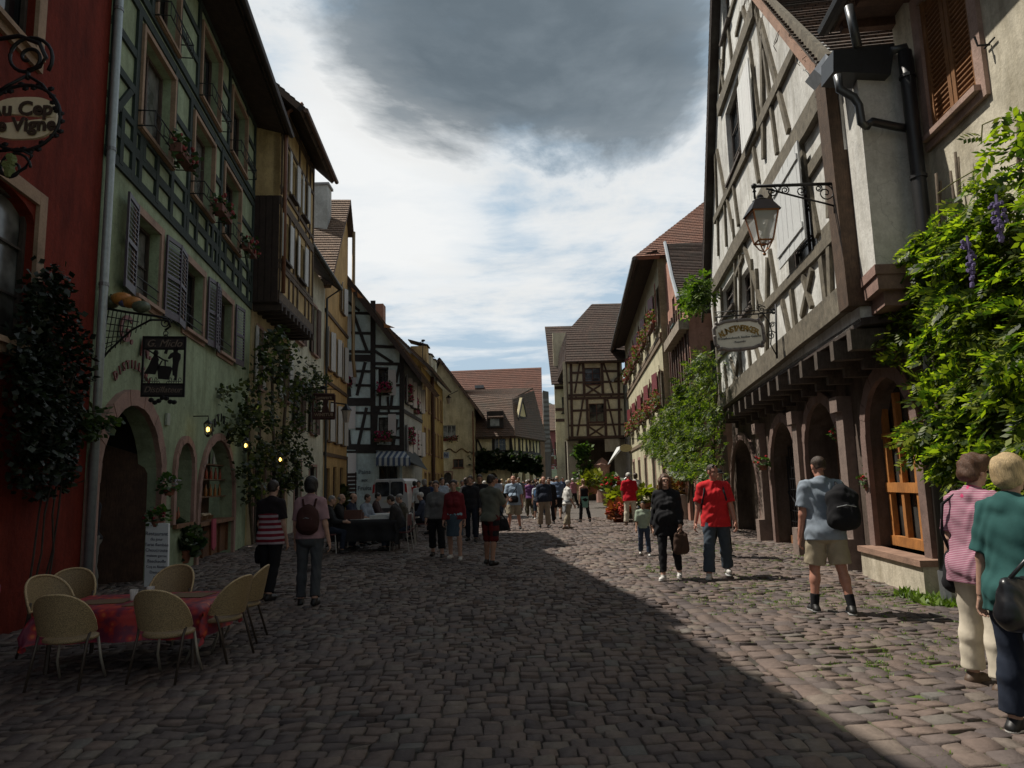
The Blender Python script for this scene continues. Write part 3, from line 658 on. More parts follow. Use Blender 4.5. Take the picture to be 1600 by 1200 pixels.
def backpack(info,label,mat,y=-.17,x=0.0,w=.3,h=.44,d=.17,z=.27,straps=(-.12,.12),tilt=0,group=None):
    b=info['tp']; s=info['s']
    loc=b(x,y,z-h/2); e=empty('backpack',loc,label,'backpack',group)
    q=lambda X,Y,Z: np.array(b(X,Y,Z))
    pr=[('c',q(x-w/2+.08,y,z-h/2+.08),q(x+w/2-.08,y,z-h/2+.08),.09,.09,1),('c',q(x-w/2+.08,y,z+h/2-.12),q(x+w/2-.08,y,z+h/2-.12),.085,.085,1),('c',q(x,y,z-h/2+.09),q(x,y,z+h/2-.06),.1,.085,1),('c',q(x-w/2+.085,y,z-h*.14),q(x+w/2-.085,y,z-h*.14),.09,.09,1),('c',q(x-w/2+.09,y,z+h*.12),q(x+w/2-.09,y,z+h*.12),.085,.085,1),('c',q(x-w/2+.1,y-.06,z-h*.15),q(x+w/2-.1,y-.06,z-h*.15),.06,.06,1),
        ('c',q(x-w/2+.09,y-.07,z-h/2+.1),q(x+w/2-.09,y-.07,z-h/2+.1),.06,.06,1),('c',q(x-w/2+.09,y-.06,z-.02),q(x+w/2-.09,y-.06,z-.02),.055,.055,1)]
    v,f=sdf_mesh(pr,.014,.06,(),.003); np_mesh('bag_body',v,f,mat,e,True)
    for sx in straps:
        mb=MB(); mb.tube([b(x+(sx-x)*.6,y+.06,z-h/2+.06),b(sx*1.35,-.05,.12),b(sx*1.25,.08,.25),b(sx,.1,.40),b(sx,.02,.515),b(sx*.9,-.09,.49),b(x+(sx-x)*.6,y+.05,z+h/2-.06)],.016,6); mb.build('strap',mat,e,True)
    mb=MB(); c=b(x,y-.03,z+h/2-.03); mb.tube([c+Vector((-.03,0,-.01)),c+Vector((-.02,0,.035)),c+Vector((.02,0,.035)),c+Vector((.03,0,-.01))],.007,6); mb.build('handle',mat,e)
    mb=MB(); mb.tube([b(x-w*.3,y-.12,z-.0),b(x,y-.135,z+.02),b(x+w*.3,y-.12,z)],.006,5); mb.build('zip',ZINC,e)
    return e
def handbag(c,ax,label,mat,w=.32,h=.26,d=.12,strap=None,group=None):
    """soft shoulder bag hanging at c (top centre); ax = horizontal direction of its width"""
    c=Vector(c); ax=Vector(ax).normalized(); e=empty('handbag',c-Vector((0,0,h)),label,'handbag',group); A_=np.array
    r_=lambda f: d*(.5-.3*f); K_=max(4,int(h/d*3)); pr=[('c',A_(c-ax*w*.3-ZV*(h-d*.5)*(1-i/K_)),A_(c+ax*w*.3-ZV*(h-d*.5)*(1-i/K_)),r_(i/K_),r_(i/K_),1) for i in range(K_+1)]
    v,f=sdf_mesh(pr,.012,.05,(),.004); np_mesh('bag_body',v,f,mat,e,True)
    if strap:
        mb=MB(); mb.tube([c-ax*w*.3]+[Vector(p) for p in strap]+[c+ax*w*.3],.012,6); mb.build('strap',mat,e,True)
    mb=MB(); mb.tube([c-ax*w*.3+ZV*.005,c+ax*w*.3+ZV*.005],.006,5); mb.build('zip',ZINC,e)
    return e
# ---------------------------------------------------------------- sky and sun
SUN_EL=R(59); SUN_AZ=Vector((-1,.36,0)).normalized()   # direction towards the sun
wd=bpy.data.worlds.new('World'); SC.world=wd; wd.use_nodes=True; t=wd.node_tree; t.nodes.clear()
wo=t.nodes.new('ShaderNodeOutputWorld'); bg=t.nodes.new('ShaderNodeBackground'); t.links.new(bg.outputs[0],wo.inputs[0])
sky=N(t,'ShaderNodeTexSky',sky_type='NISHITA',sun_disc=False); sky.sun_elevation=SUN_EL; sky.sun_rotation=math.atan2(SUN_AZ.x,SUN_AZ.y); sky.air_density=1.0; sky.dust_density=1.2
tc=N(t,'ShaderNodeTexCoord'); nrm=N(t,'ShaderNodeVectorMath',operation='NORMALIZE'); t.links.new(tc.outputs['Generated'],nrm.inputs[0])
sep=N(t,'ShaderNodeSeparateXYZ'); t.links.new(nrm.outputs[0],sep.inputs[0])
def M_(op,a,b=None,c=None):
    n=N(t,'ShaderNodeMath',operation=op)
    for i,v in enumerate((a,b,c)):
        if v is None: continue
        if isinstance(v,(int,float)): n.inputs[i].default_value=v
        else: t.links.new(v,n.inputs[i])
    return n.outputs[0]
zz=M_('MAXIMUM',sep.outputs[2],.02); zp=M_('ADD',zz,.10)
cx=M_('DIVIDE',sep.outputs[0],zp); cy=M_('DIVIDE',sep.outputs[1],zp)
cmb=N(t,'ShaderNodeCombineXYZ'); t.links.new(cx,cmb.inputs[0]); t.links.new(cy,cmb.inputs[1])
cv=cmb.outputs[0]
def wn(scale,detail,rough,loc,dist=0.0,sc=(1,1,1)):
    mp=N(t,'ShaderNodeMapping'); mp.inputs['Location'].default_value=loc; mp.inputs['Scale'].default_value=sc; t.links.new(cv,mp.inputs[0])
    n=N(t,'ShaderNodeTexNoise'); n.inputs['Scale'].default_value=scale; n.inputs['Detail'].default_value=detail; n.inputs['Roughness'].default_value=rough; n.inputs['Distortion'].default_value=dist
    t.links.new(mp.outputs[0],n.inputs[0]); return n.outputs[0]
n1=wn(1.05,9,.62,(3.1,1.7,0),.35); n2=wn(2.6,7,.6,(7.3,2.2,0),.3,(.55,1,1)); n3=wn(.6,5,.6,(1.3,8.4,0),.5)
def blob(d,k0,k1):
    d=Vector(d).normalized(); n=N(t,'ShaderNodeVectorMath',operation='DOT_PRODUCT'); t.links.new(nrm.outputs[0],n.inputs[0]); n.inputs[1].default_value=tuple(d)
    mr=N(t,'ShaderNodeMapRange',interpolation_type='SMOOTHSTEP'); t.links.new(n.outputs['Value'],mr.inputs[0]); mr.inputs[1].default_value=k0; mr.inputs[2].default_value=k1; return mr.outputs[0]
def rs(fac,stops):
    return ramp(t,fac,stops)
D1=ray(830,25);D2=ray(640,-70); D3=ray(595,275); D4=ray(1060,0)
# big grey cloud shaped by noise; unseen dark blob overhead added to cut fill
dk=M_('ADD',M_('MULTIPLY',blob(D1,.955,.997),.52),M_('MULTIPLY',blob(D2,.955,.995),.42)); dk=M_('ADD',dk,M_('MULTIPLY',blob(D4,.955,1.0),.22)); dk=M_('ADD',dk,M_('MULTIPLY',blob((0,-.35,1),.55,.9),.6))
dk=M_('ADD',dk,M_('MULTIPLY',M_('SUBTRACT',n1,.5),1.9)); dk=M_('ADD',dk,M_('MULTIPLY',M_('SUBTRACT',n2,.5),.15))
white=M_('ADD',M_('MULTIPLY',n2,.9),M_('ADD',M_('MULTIPLY',n1,.35),M_('MULTIPLY',blob(D3,.982,.9995),.3)))
wmask=rs(white,[(.54,(0,0,0)),(.72,(.75,.75,.75)),(.9,(1,1,1))])
skycol=mixc(t,1.0,sky.outputs[0],(.70,.70,.70),'MULTIPLY')
# strengths below are radiances before the world strength
base=mixc(t,.8,skycol,(7.0,9.0,10.8))
c=mixc(t,wmask,base,(12.0,12.2,12.2))
dm=rs(dk,[(.34,(0,0,0)),(.47,(.4,.4,.4)),(.62,(.85,.85,.85)),(.8,(1,1,1))])
dcol=rs(M_('ADD',M_('MULTIPLY',n1,.45),M_('ADD',M_('MULTIPLY',n3,.4),M_('MULTIPLY',n2,.2))),[(.36,(.15,.20,.25)),(.54,(.27,.34,.40)),(.72,(.62,.72,.80))])
dcol=mixc(t,1.0,dcol,(7,7,7),'MULTIPLY')
edge=rs(dk,[(.05,(0,0,0)),(.30,(.8,.8,.8)),(.5,(0,0,0))])
c=mixc(t,edge,c,(11.2,11.3,11.2))
c=mixc(t,dm,c,dcol)
vis=blob(ray(800,500),.25,.80); c=mixc(t,rs(vis,[(0,(.5,.5,.5)),(1,(1,1,1))]),(0,0,0),c); t.links.new(c,bg.inputs[0]); bg.inputs[1].default_value=.075  # sky dimmed outside the camera view, added to lower the fill light
sl=bpy.data.lights.new('sun','SUN'); sl.energy=5.0; sl.angle=R(.53); sl.color=(1,.935,.83); so=bpy.data.objects.new('sun',sl); COL.objects.link(so)
sd=Vector((SUN_AZ.x*math.cos(SUN_EL),SUN_AZ.y*math.cos(SUN_EL),math.sin(SUN_EL))); so.rotation_euler=sd.to_track_quat('Z','Y').to_euler(); so.location=(-20,10,40)
SC.view_settings.view_transform='Standard'; SC.view_settings.look='None'; SC.view_settings.gamma=1; SC.view_settings.exposure=0
SC.cycles.max_bounces=6; SC.cycles.diffuse_bounces=3; SC.cycles.glossy_bounces=3; SC.cycles.transparent_max_bounces=8; SC.cycles.sample_clamp_indirect=4
# ---------------------------------------------------------------- ground and paving
m,t2,b=nt('earth'); v=obj(t2); n=noise(t2,1.3,5,.7,v); n_=noise(t2,.35,4,.6,v); g=ramp(t2,n,[(.35,(.035,.029,.024)),(.6,(.07,.058,.047))])
# moss and grass between the stones of the sunny side
sx=N(t2,'ShaderNodeSeparateXYZ'); t2.links.new(v,sx.inputs[0]); mr=N(t2,'ShaderNodeMapRange'); t2.links.new(sx.outputs[0],mr.inputs[0]); mr.inputs[1].default_value=1.2; mr.inputs[2].default_value=3.4
ml=N(t2,'ShaderNodeMath',operation='MULTIPLY'); t2.links.new(mr.outputs[0],ml.inputs[0]); t2.links.new(n,ml.inputs[1])
t2.links.new(mixc(t2,ramp(t2,ml.outputs[0],[(.16,(0,0,0)),(.36,(1,1,1))]),g,(.075,.115,.02)),b.inputs['Base Color']); b.inputs['Roughness'].default_value=1
EARTH=m
mb=MB(); 
Lg=np.linspace(-60,60,25)
mb.add([(-900,-60,0),(900,-60,0),(900,2500,0),(-900,2500,0)],[(0,1,2,3)]); prop(mb.build('ground',EARTH),kind='structure')
mb=MB(); xs_=np.linspace(-10,9,110); ys_=np.linspace(1.5,30,170); X_g,Y_g=np.meshgrid(xs_,ys_); Z_g=.027+.012*np.sin(X_g*1.3+.7*Y_g)+.010*np.sin(Y_g*2.1-X_g*.6)+.006*np.sin(5.1*X_g+3.3*Y_g)+.008*np.sin(2.9*X_g-1.7*Y_g); i_=np.arange(169)[:,None]*110+np.arange(109)[None]; prop(np_mesh('joint_sand',np.stack([X_g,Y_g,Z_g],-1).reshape(-1,3),np.stack([i_,i_+1,i_+111,i_+110],-1).reshape(-1,4),EARTH),kind='structure')
# far paving sheet: procedural setts
m,t3,b=nt('far_setts'); v=obj(t3); br=N(t3,'ShaderNodeTexBrick',offset=.5); br.inputs['Scale'].default_value=1; br.inputs['Brick Width'].default_value=.2; br.inputs['Row Height'].default_value=.165; br.inputs['Mortar Size'].default_value=.014; br.inputs['Mortar Smooth'].default_value=.4
br.inputs['Color1'].default_value=(.095,.083,.077,1); br.inputs['Color2'].default_value=(.145,.125,.112,1); br.inputs['Mortar'].default_value=(.03,.027,.022,1)
nz=N(t3,'ShaderNodeTexNoise',i_Scale=1.5); t3.links.new(v,nz.inputs[0]); ad=N(t3,'ShaderNodeVectorMath',operation='MULTIPLY_ADD'); t3.links.new(nz.outputs['Color'],ad.inputs[0]); ad.inputs[1].default_value=(.12,.12,0); t3.links.new(v,ad.inputs[2]); t3.links.new(ad.outputs[0],br.inputs[0])
co=mixc(t3,.8,br.outputs[0],ramp(t3,noise(t3,.7,5,.7,v),[(.3,(.7,.7,.68)),(.7,(1.15,1.12,1.08))]),'MULTIPLY'); t3.links.new(co,b.inputs['Base Color']); b.inputs['Roughness'].default_value=.85; bump(t3,b,br.outputs['Fac'],-.8,.03)
mb=MB(); mb.add([(-14,29.5,.03),(12,29.5,.03),(22,160,.03),(-14,160,.03)],[(0,1,2,3)]); prop(mb.build('road',m),kind='structure')
# setts: every stone is real, slightly domed, uneven
def hgt(x,y): return .012*np.sin(x*1.3+.7*y)+.010*np.sin(y*2.1-x*.6)+.006*np.sin(5.1*x+3.3*y)+.008*np.sin(2.9*x-1.7*y)
m,t4,b=nt('setts'); v=obj(t4); gi=N(t4,'ShaderNodeNewGeometry').outputs['Random Per Island']
col=ramp(t4,gi,[(0,(.10,.085,.086)),(.25,(.135,.114,.11)),(.5,(.16,.128,.118)),(.75,(.178,.138,.122)),(.93,(.19,.165,.145)),(1,(.15,.147,.142))])
col=mixc(t4,.75,col,ramp(t4,noise(t4,18,5,.7,v),[(.3,(.7,.69,.68)),(.7,(1.18,1.16,1.13))]),'MULTIPLY'); col=mixc(t4,.6,col,mixc(t4,1.0,ramp(t4,noise(t4,.7,5,.7,v),[(.33,(.66,.64,.64)),(.66,(1.15,1.12,1.08))]),ramp(t4,noise(t4,.22,3,.6,v),[(.35,(.75,.74,.75)),(.6,(1.12,1.1,1.06))]),'MULTIPLY'),'MULTIPLY')
t4.links.new(col,b.inputs['Base Color']); b.inputs['Roughness'].default_value=.8; b.inputs['Specular IOR Level'].default_value=.22; bump(t4,b,noise(t4,45,5,.75,v),.8,.012); SETT=m
drain=lambda y: 2.06+(4.15-y)*-.0+ (y-4.15)*-.0  # replaced below
dp=[(1400,1192),(1290,1105),(1200,1040),(1110,975),(1010,905),(960,870)]; dpw=[G(*p) for p in dp]
dpts=np.array([(p.y,p.x) for p in dpw]); kk=np.polyfit(dpts[:,0],dpts[:,1],1)
def dx(y): return kk[1]+kk[0]*y
V=[];
def stonebox(cx,cy,wx,wy,ang,hz,domed):
    n=len(cx); ca,sa=np.cos(ang),np.sin(ang); out=[]
    def P(fx,fy,z,j):
        jx=RNG.normal(0,j,n);jy=RNG.normal(0,j,n)
        lx=fx*wx*.5+jx; ly=fy*wy*.5+jy; X=cx+lx*ca-ly*sa; Y=cy+lx*sa+ly*ca
        return np.stack([X,Y,z],1)
    base=hgt(cx,cy)*1.0
    ti=RNG.normal(0,.008,n);tj=RNG.normal(0,.013,n)
    b4=[P(a,c,np.full(n,-.02),.004) for a,c in((-1,-1),(1,-1),(1,1),(-1,1))]
    m8=[(-1,-.84),(-.88,-1),(.88,-1),(1,-.84),(1,.84),(.88,1),(-.88,1),(-1,.84)]
    r8=[P(a,c,hz+base-.008+ti*a*.5+tj*c*.5,.004) for a,c in m8]
    t8=[P(a*.94,c*.925,hz+base+ti*a*.5+tj*c*.5,.003) for a,c in m8]
    lo8=[P(a,c,np.full(n,-.01),.003) for a,c in m8]
    for i in range(8): lo8[i][:,:2]=r8[i][:,:2]
    arr=np.stack(lo8+r8+t8,1) # n,24,3
    f=[]
    for i in range(8):
        j=(i+1)%8; f.append((i,j,8+j,8+i)); f.append((8+i,8+j,16+j,16+i))
    f+= [(16,17,18,19),(16,19,20,23),(20,21,22,23)]
    F=(np.arange(n)[:,None,None]*24+np.array(f)[None]).reshape(-1,4)
    return arr.reshape(-1,3),F
cxs=[];cys=[];wxs=[];wys=[];an=[]
y=2.2
while y<30:
    rw=.14*random.uniform(.88,1.14)*(1 if y<14 else 1.15); xl=-9.5; xr=dx(y)-.1; x=xl+random.uniform(0,.2)
    while x<xr-.05:
        w=.135*random.uniform(.72,1.32)*(1 if y<14 else 1.15); w=min(w,xr-x) if xr-x<.3 else w
        cxs.append(x+w/2); cys.append(y+rw/2+.05*math.sin(x*.55+1)+.02*math.sin(x*2.3+y)+random.uniform(-.006,.006)); wxs.append(w-.012);wys.append(rw-.015);an.append(.05*math.cos(x*.5)+random.uniform(-.03,.03)); x+=w
    y+=rw
# drain: one line of long flat slabs
y=2.2
while y<30:
    L=random.uniform(.18,.3); cxs.append(dx(y+L/2));cys.append(y+L/2);wxs.append(.17);wys.append(L-.012);an.append(-math.atan(kk[0])+random.uniform(-.01,.01)); y+=L
# the sunny side: rows slightly turned
th=.12; q=-1.0
while q<34:
    rw=.145*random.uniform(.9,1.13)*(1 if q<14 else 1.15); p=0
    for _ in range(3): p=(dx(1.0+q*math.cos(th)+p*math.sin(th))+.1-1.4+q*math.sin(th))/math.cos(th)
    p0_=p
    while p<p0_+10:
        w=.165*random.uniform(.72,1.3)*(1 if q<14 else 1.15); a=p+w/2;bq=q+rw/2+.03*math.sin(p*1.1+q)
        X=.5+a*math.cos(th)-bq*math.sin(th)*-1*0-bq*math.sin(th)+ .9; Y=a*math.sin(th)+bq*math.cos(th)+1.0
        p+=w
        if Y<2.2 or Y>30 or X>8.5: continue
        g0=X-dx(Y)
        cxs.append(X);cys.append(Y);wxs.append(w-.015);wys.append(rw-.017);an.append(th+random.uniform(-.04,.04))
    q+=rw
cx_,cy_,wx_,wy_,an_=[np.array(a) for a in(cxs,cys,wxs,wys,an)]
hz=.045+RNG.normal(0,.0035,len(cx_))
V,F=stonebox(cx_,cy_,wx_,wy_,an_,hz,1)
prop(np_mesh('paving',V,F,SETT,None,False),kind='structure')
# grass tufts in the joints on the right, denser at wall foot
gx=[];
def tufts(n,fx):
    out=[]
    while len(out)<n:
        p=fx(); out.append(p)
    return np.array(out)
def gpos():
    k=RNG.integers(0,len(cx_)); 
    while not(cx_[k]>dx(cy_[k])-.0 and cy_[k]<18 and (math.sin(cx_[k]*2.1+cy_[k]*1.3)+math.sin(cy_[k]*2.7-cx_[k])>.2 or random.random()<.3)): k=RNG.integers(0,len(cx_))
    ca,sa=math.cos(an_[k]),math.sin(an_[k])
    if random.random()<.6: lx,ly=random.uniform(-.5,.5)*wx_[k],(wy_[k]/2+.01)
    else: lx,ly=(wx_[k]/2+.01),random.uniform(-.5,.5)*wy_[k]
    return (cx_[k]+lx*ca-ly*sa,cy_[k]+lx*sa+ly*ca,.03)
P=tufts(3400,gpos); P=np.repeat(P,12,0)+RNG.normal(0,.016,(40800,3))*[1,1,0]
GR=leafm((.09,.15,.02),(.15,.22,.03),.3)
prop(leaves('grass',P,RNG.normal(0,.7,(len(P),3))+[0,0,1.0],.028,GR,None,0,None,.3,.16),kind='stuff',label='short green grass growing in the joints of the paving',cat='grass')
# distant wooded hill
m,t5,b=nt('hill'); v=obj(t5); t5.links.new(ramp(t5,noise(t5,.05,8,.8,v),[(.35,(.012,.022,.014)),(.65,(.04,.06,.03))]),b.inputs['Base Color']); b.inputs['Roughness'].default_value=1
xs=np.linspace(-300,420,90);ys=np.linspace(420,900,30); X,Y=np.meshgrid(xs,ys); Z=(48+13*np.sin(X*.012+1)+6*np.sin(X*.05)+3*np.sin(X*.31+Y*.1)+RNG.normal(0,1.6,X.shape))*np.clip((Y-420)/160,0,1)*np.clip(1-(Y-760)/260,.2,1)
V=np.stack([X,Y,Z-1],-1).reshape(-1,3); i=np.arange(29)[:,None]*90+np.arange(89)[None]; F=np.stack([i,i+1,i+91,i+90],-1).reshape(-1,4); prop(np_mesh('hill',V,F,m,None,True),kind='structure')
# ================================================================ RIGHT: white timber-framed gable house
J=FX(3.4,.13,-1); Wp=FX(4.4,.1,-1)
INF=plaster((.74,.74,.72),.35); TB=timber((.155,.135,.10),.6); TBO=timber((.085,.052,.032),.5)
def yu(F,y): return y/F.D.y      # u for a given world y
wh=empty('timber_framed_house',(5.6,14,0),'tall white plastered gable house with crooked grey timbers, jettied over a row of stone arches','house')
uN=yu(J,9.0);uF=yu(J,20.2);uA=yu(J,15.75)
W1=rectpx(J,(1141,287),(1153,117)); W2=(yu(J,15.3),yu(J,16.2),12.3,13.5); W3=rectpx(J,(1131,500),(1147,425)); W4=rectpx(J,(1161,497),(1173,410))
W5=(J.uz(1236,432)[0]-.0,0,0,0); uS0=J.uz(1232,412)[0];uS1=J.uz(1276,373)[0]; W5=(uS1,uS0,5.0,6.75)
W5=(min(uS0,uS1),max(uS0,uS1),4.95,6.55)
out=[(uN,3.55),(uF,3.5),(yu(J,21.1),7.1),(uA,14.4),(yu(J,9.25),7.3),(uN,7.1)]
wall(J,out,[rect(W) for W in (W1,W2,W3,W4,W5)],INF,wh,'wall',.22)
for W,ss in ((W1,True),(W2,True),(W3,True),(W4,True),(W5,False)): window(J,W,wh,None,timber((.12,.1,.09)),sill=ss,mull=(1,2),depth=.16)
WSH=paint((.78,.78,.76),.55,0,.06)
def px_shut(F,a,b,top,mat,kind='board',n=.1,ang=0):  # leaf from px a (bottom) to px b (bottom)
    ua,za=F.uz(*a);ub,zb=F.uz(*b); zt=F.uz(*top)[1]; u0,u1=min(ua,ub),max(ua,ub)
    return shutter(F,(u1-.02,u1+.5,min(za,zb),zt),-1,wh,mat,kind,None,ang,n,u1-u0)
px_shut(J,(1168,228),(1187,200),(1187,66),WSH)
px_shut(J,(1232,408),(1276,372),(1255,232),paint((.6,.61,.6),.55,0,.08),'zbrace',.14)
mb=MB()
def Bp(a,b,w,n1=.06,ext=0,wob=.12,F=J): beam(mb,F,F.uz(*a),F.uz(*b),w,-.01,n1,ext,wob)
beam(mb,J,(uN-.05,J.uz(1340,455)[1]),(uF+.1,3.66),.38,-.01,.12,0,.1)
zb=7.05; beam(mb,J,(uN,7.0),(uF,7.05),.34,-.01,.11,0,.15)
beam(mb,J,(yu(J,10.6),8.45),(yu(J,19.1),8.75),.2,-.01,.08,0,.15); beam(mb,J,(yu(J,12.9),10.85),(yu(J,17.3),11.1),.32,-.01,.09,0,.12)
beam(mb,J,(uN,4.95),(uF,5.0),.18,-.01,.07,0,.15); beam(mb,J,(yu(J,13.8),12.3),(yu(J,16.2),12.35),.14,-.01,.06)
for a,b,w in [((1239,453),(1247,518),.16),((1225,470),(1238,530),.14),((1202,402),(1200,555),.14),((1162,374),(1193,479),.13),((1205,391),(1217,462),.12),
 ((1287,402),(1295,473),.17),((1299,385),(1302,470),.14),((1171,535),(1175,578),.15),((1183,541),(1191,570),.12),((1157,550),(1161,592),.12),((1143,560),(1155,598),.12),((1158,548),(1148,606),.12),((1134,570),(1139,618),.12),
 ((1258,432),(1272,480),.10),((1272,420),(1256,495),.10),((1193,55),(1196,248),.17),((1190,33),(1217,133),.15),((1217,133),(1235,205),.14),((1196,77),(1217,240),.12),((1173,66),(1189,185),.10),
 ((1180,232),(1188,284),.13),((1148,290),(1156,352),.13),((1136,300),(1147,360),.10),((1122,235),(1136,310),.11),((1119,240),(1122,330),.10),((1134,318),(1137,385),.10),((1123,335),(1124,400),.09),((1146,343),(1149,376),.09),
 ((1253,222),(1281,368),.16),((1294,226),(1268,268),.2),((1297,247),(1299,340),.12),((1313,345),(1290,372),.22),((1163,400),(1152,430),.10),((1150,398),(1152,500),.10),((1158,398),(1159,500),.09),((1128,450),(1131,505),.10),((1176,405),(1180,500),.1),
 ((1160,20),(1152,55),.1),((1163,12),(1172,46),.1),((1140,45),(1146,100),.10),((1134,55),(1131,110),.1),((1184,12),(1192,70),.14),((1127,95),(1133,140),.12),((1132,95),(1126,145),.12),
 ((1208,330),(1192,380),.16),((1184,420),(1188,500),.12),((1146,515),(1148,545),.09)]: Bp(a,b,w)
beam(mb,J,(yu(J,9.2),7.35),(uA,14.3),.2,-.01,.07,0,.1); beam(mb,J,(uF-.1,3.7),(uF-.1,6.9),.2,-.01,.08)
mb.build('timber_frame',TB,wh)
mb=MB(); c0=J.P(uN+.12,3.7,.02); c1=J.P(yu(J,9.32),7.2,.02); mb.prism([J.P(uN-.08,3.75,-.2),J.P(uN+.3,3.75,-.2),J.P(yu(J,9.45),7.3,-.2),J.P(yu(J,9.05),7.3,-.2)],J.N*.36); mb.build('corner_post',TBO,wh)
# carved bracket under the jetty corner, joists, soffit
for i in range(15):
    mb=MB(); u=uN+.15+i*(uF-uN-.3)/14; z=3.42-i*.008
    mb.prism([J.P(u-.08,z-.22,-.5),J.P(u+.08,z-.22,-.5),J.P(u+.08,z+.05,-.5),J.P(u-.08,z+.05,-.5)],J.N*(.5+.12+random.uniform(-.02,.02)))
    mb.prism([J.P(u-.06,z-.36,-.75),J.P(u+.06,z-.36,-.75),J.P(u+.06,z-.22,-.75),J.P(u-.06,z-.22,-.75)],J.N*(.45+random.uniform(-.02,.02)))
    mb.build('joist',timber((.09,.07,.055),.5),wh)
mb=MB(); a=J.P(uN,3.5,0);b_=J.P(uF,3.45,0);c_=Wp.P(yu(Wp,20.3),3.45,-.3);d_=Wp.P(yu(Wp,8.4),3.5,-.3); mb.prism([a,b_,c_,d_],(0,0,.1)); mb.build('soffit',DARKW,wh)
# near side wall with projecting pier
y8=8.3; p0=Vector((4.46,y8,0)); p1=Vector((5.3,y8,0))
mb=MB(); q0=J.P(uN,0,-.04); 
pts=[(p0.x,p0.y),(q0.x,q0.y),(5.6,9.3),(5.35,y8)]
mb.prism([Vector((x,y,4.1)) for x,y in pts],(0,0,2.75)); mb.build('pier',plaster((.66,.65,.62),.25),wh)
mb=MB(); 
for k,(sc,z0,z1) in enumerate(((1.04,3.98,4.1),(.98,3.8,3.98),(.8,3.62,3.8))):
    cx=sum(p[0] for p in pts)/4+.1*(1-sc)*5; cy=sum(p[1] for p in pts)/4+.3*(1-sc)*3; mb.prism([Vector((cx+(x-cx)*sc,cy+(y-cy)*sc,z0)) for x,y in pts],(0,0,z1-z0))
mb.build('corbel',PINKST,wh)
# roof: near and far slopes with thick dark verges
T1=tiles((.10,.068,.052),(.155,.10,.072),(.09,.085,.07),.18,.15)
ap=J.P(uA,14.55,.12);apb=J.P(uA,14.55,-9); ev=J.P(yu(J,9.0),6.98,.12); evb=J.P(yu(J,9.0),6.98,-9)
roof((evb,ev,ap,apb),T1,wh,'roof',.14,.16,.035)
ap2=J.P(uA+.05,14.6,.22);fe=J.P(yu(J,21.6),6.8,.22); roof((fe,J.P(yu(J,21.6),6.8,-9),J.P(uA+.05,14.6,-9),ap2),T1,wh,'roof',.3,.18,.03)
mb=MB(); mb.prism([ap2,fe,fe-ZV*.42,ap2-ZV*.5],-J.N*.06); mb.build('verge_board',DARKW,wh)
mb=MB(); mb.prism([J.P(yu(J,8.98),6.9,.16),J.P(yu(J,9.2),6.95,.16),J.P(uA,14.4,.16),J.P(uA,14.6,.16)],-J.N*.05); mb.build('verge_tiles',stone((.34,.21,.15)),wh)
# dead creeper stems hanging off the verge
mb=MB()
for i in range(26):
    f=random.random()*.75; u=yu(J,9.2)+(uA-yu(J,9.2))*f; z=7.2+(14.3-7.2)*f; p=J.P(u,z,.14); path=[p]
    for k in range(5): p=p+Vector((random.uniform(-.05,.05),random.uniform(-.12,.12),random.uniform(-.16,.02))); path.append(p)
    mb.tube(path,.006,4)
mb.build('dry_creeper',timber((.16,.12,.08)),wh)
# back body so the house is solid
mb=MB(); B4=[J.P(uN+.05,0,-.3),J.P(uF-.05,0,-.3),J.P(uF-.05,0,-8.9),J.P(uN+.05,0,-8.9)]
mb.add([p+ZV*3.6 for p in B4]+[p+ZV*6.6 for p in B4]+[J.P(uA,14.2,-.3),J.P(uA,14.2,-8.9)],[(1,2,6,5),(3,0,4,7),(2,3,7,9,6)]); mb.build('side_wall',INF,wh)
# ---- ground floor arcade on Wp
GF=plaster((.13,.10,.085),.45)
uA0=yu(Wp,20.9);uA1=yu(Wp,9.0)
uw=lambda px,py=860: Wp.uz(px,py)[0]
# piers sit on the ground line: u from ground pixels
def ug(px): # where facade base appears at px
    lo,hi=8.0,22.0
    for _ in range(30):
        m_=(lo+hi)/2; r=ray(px,850); 
        if (4.4+.1*m_)/m_>r.x/r.y: lo=m_
        else: hi=m_
    return yu(Wp,m_)
A1=(ug(1452),ug(1376));A2=(ug(1331),ug(1275));A3=(ug(1262),ug(1218));A4=(ug(1195),ug(1152))
holes=[arch(A1[0],A1[1],.5,2.95),arch(A2[0],A2[1],.02,2.9),arch(A3[0],A3[1],.02,2.75),arch(A4[0],A4[1],.02,2.6)]
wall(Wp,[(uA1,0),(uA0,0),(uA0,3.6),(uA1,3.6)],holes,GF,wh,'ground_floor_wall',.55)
for (a,b),z0,z1 in ((A1,.5,2.95),(A2,0,2.9),(A3,0,2.75),(A4,0,2.6)):
    mb=MB(); o_=arch(a-.2,b+.2,z0,z1+.2,12);i_=arch(a,b,z0,z1,12); 
    mb2_=[]
    for k in range(1,len(i_)-0):
        j=(k+1)%len(i_)
        if j==0 : 
            mb.prism([Wp.P(*i_[k],0),Wp.P(*i_[0],0),Wp.P(*o_[0],0),Wp.P(*o_[k],0)],Wp.N*(.07)); continue
        mb.prism([Wp.P(*i_[k],0),Wp.P(*i_[j],0),Wp.P(*o_[j],0),Wp.P(*o_[k],0)],Wp.N*(.07+.006*(k%2)))
    mb.build('arch_surround',stone((.19,.125,.105)),wh)
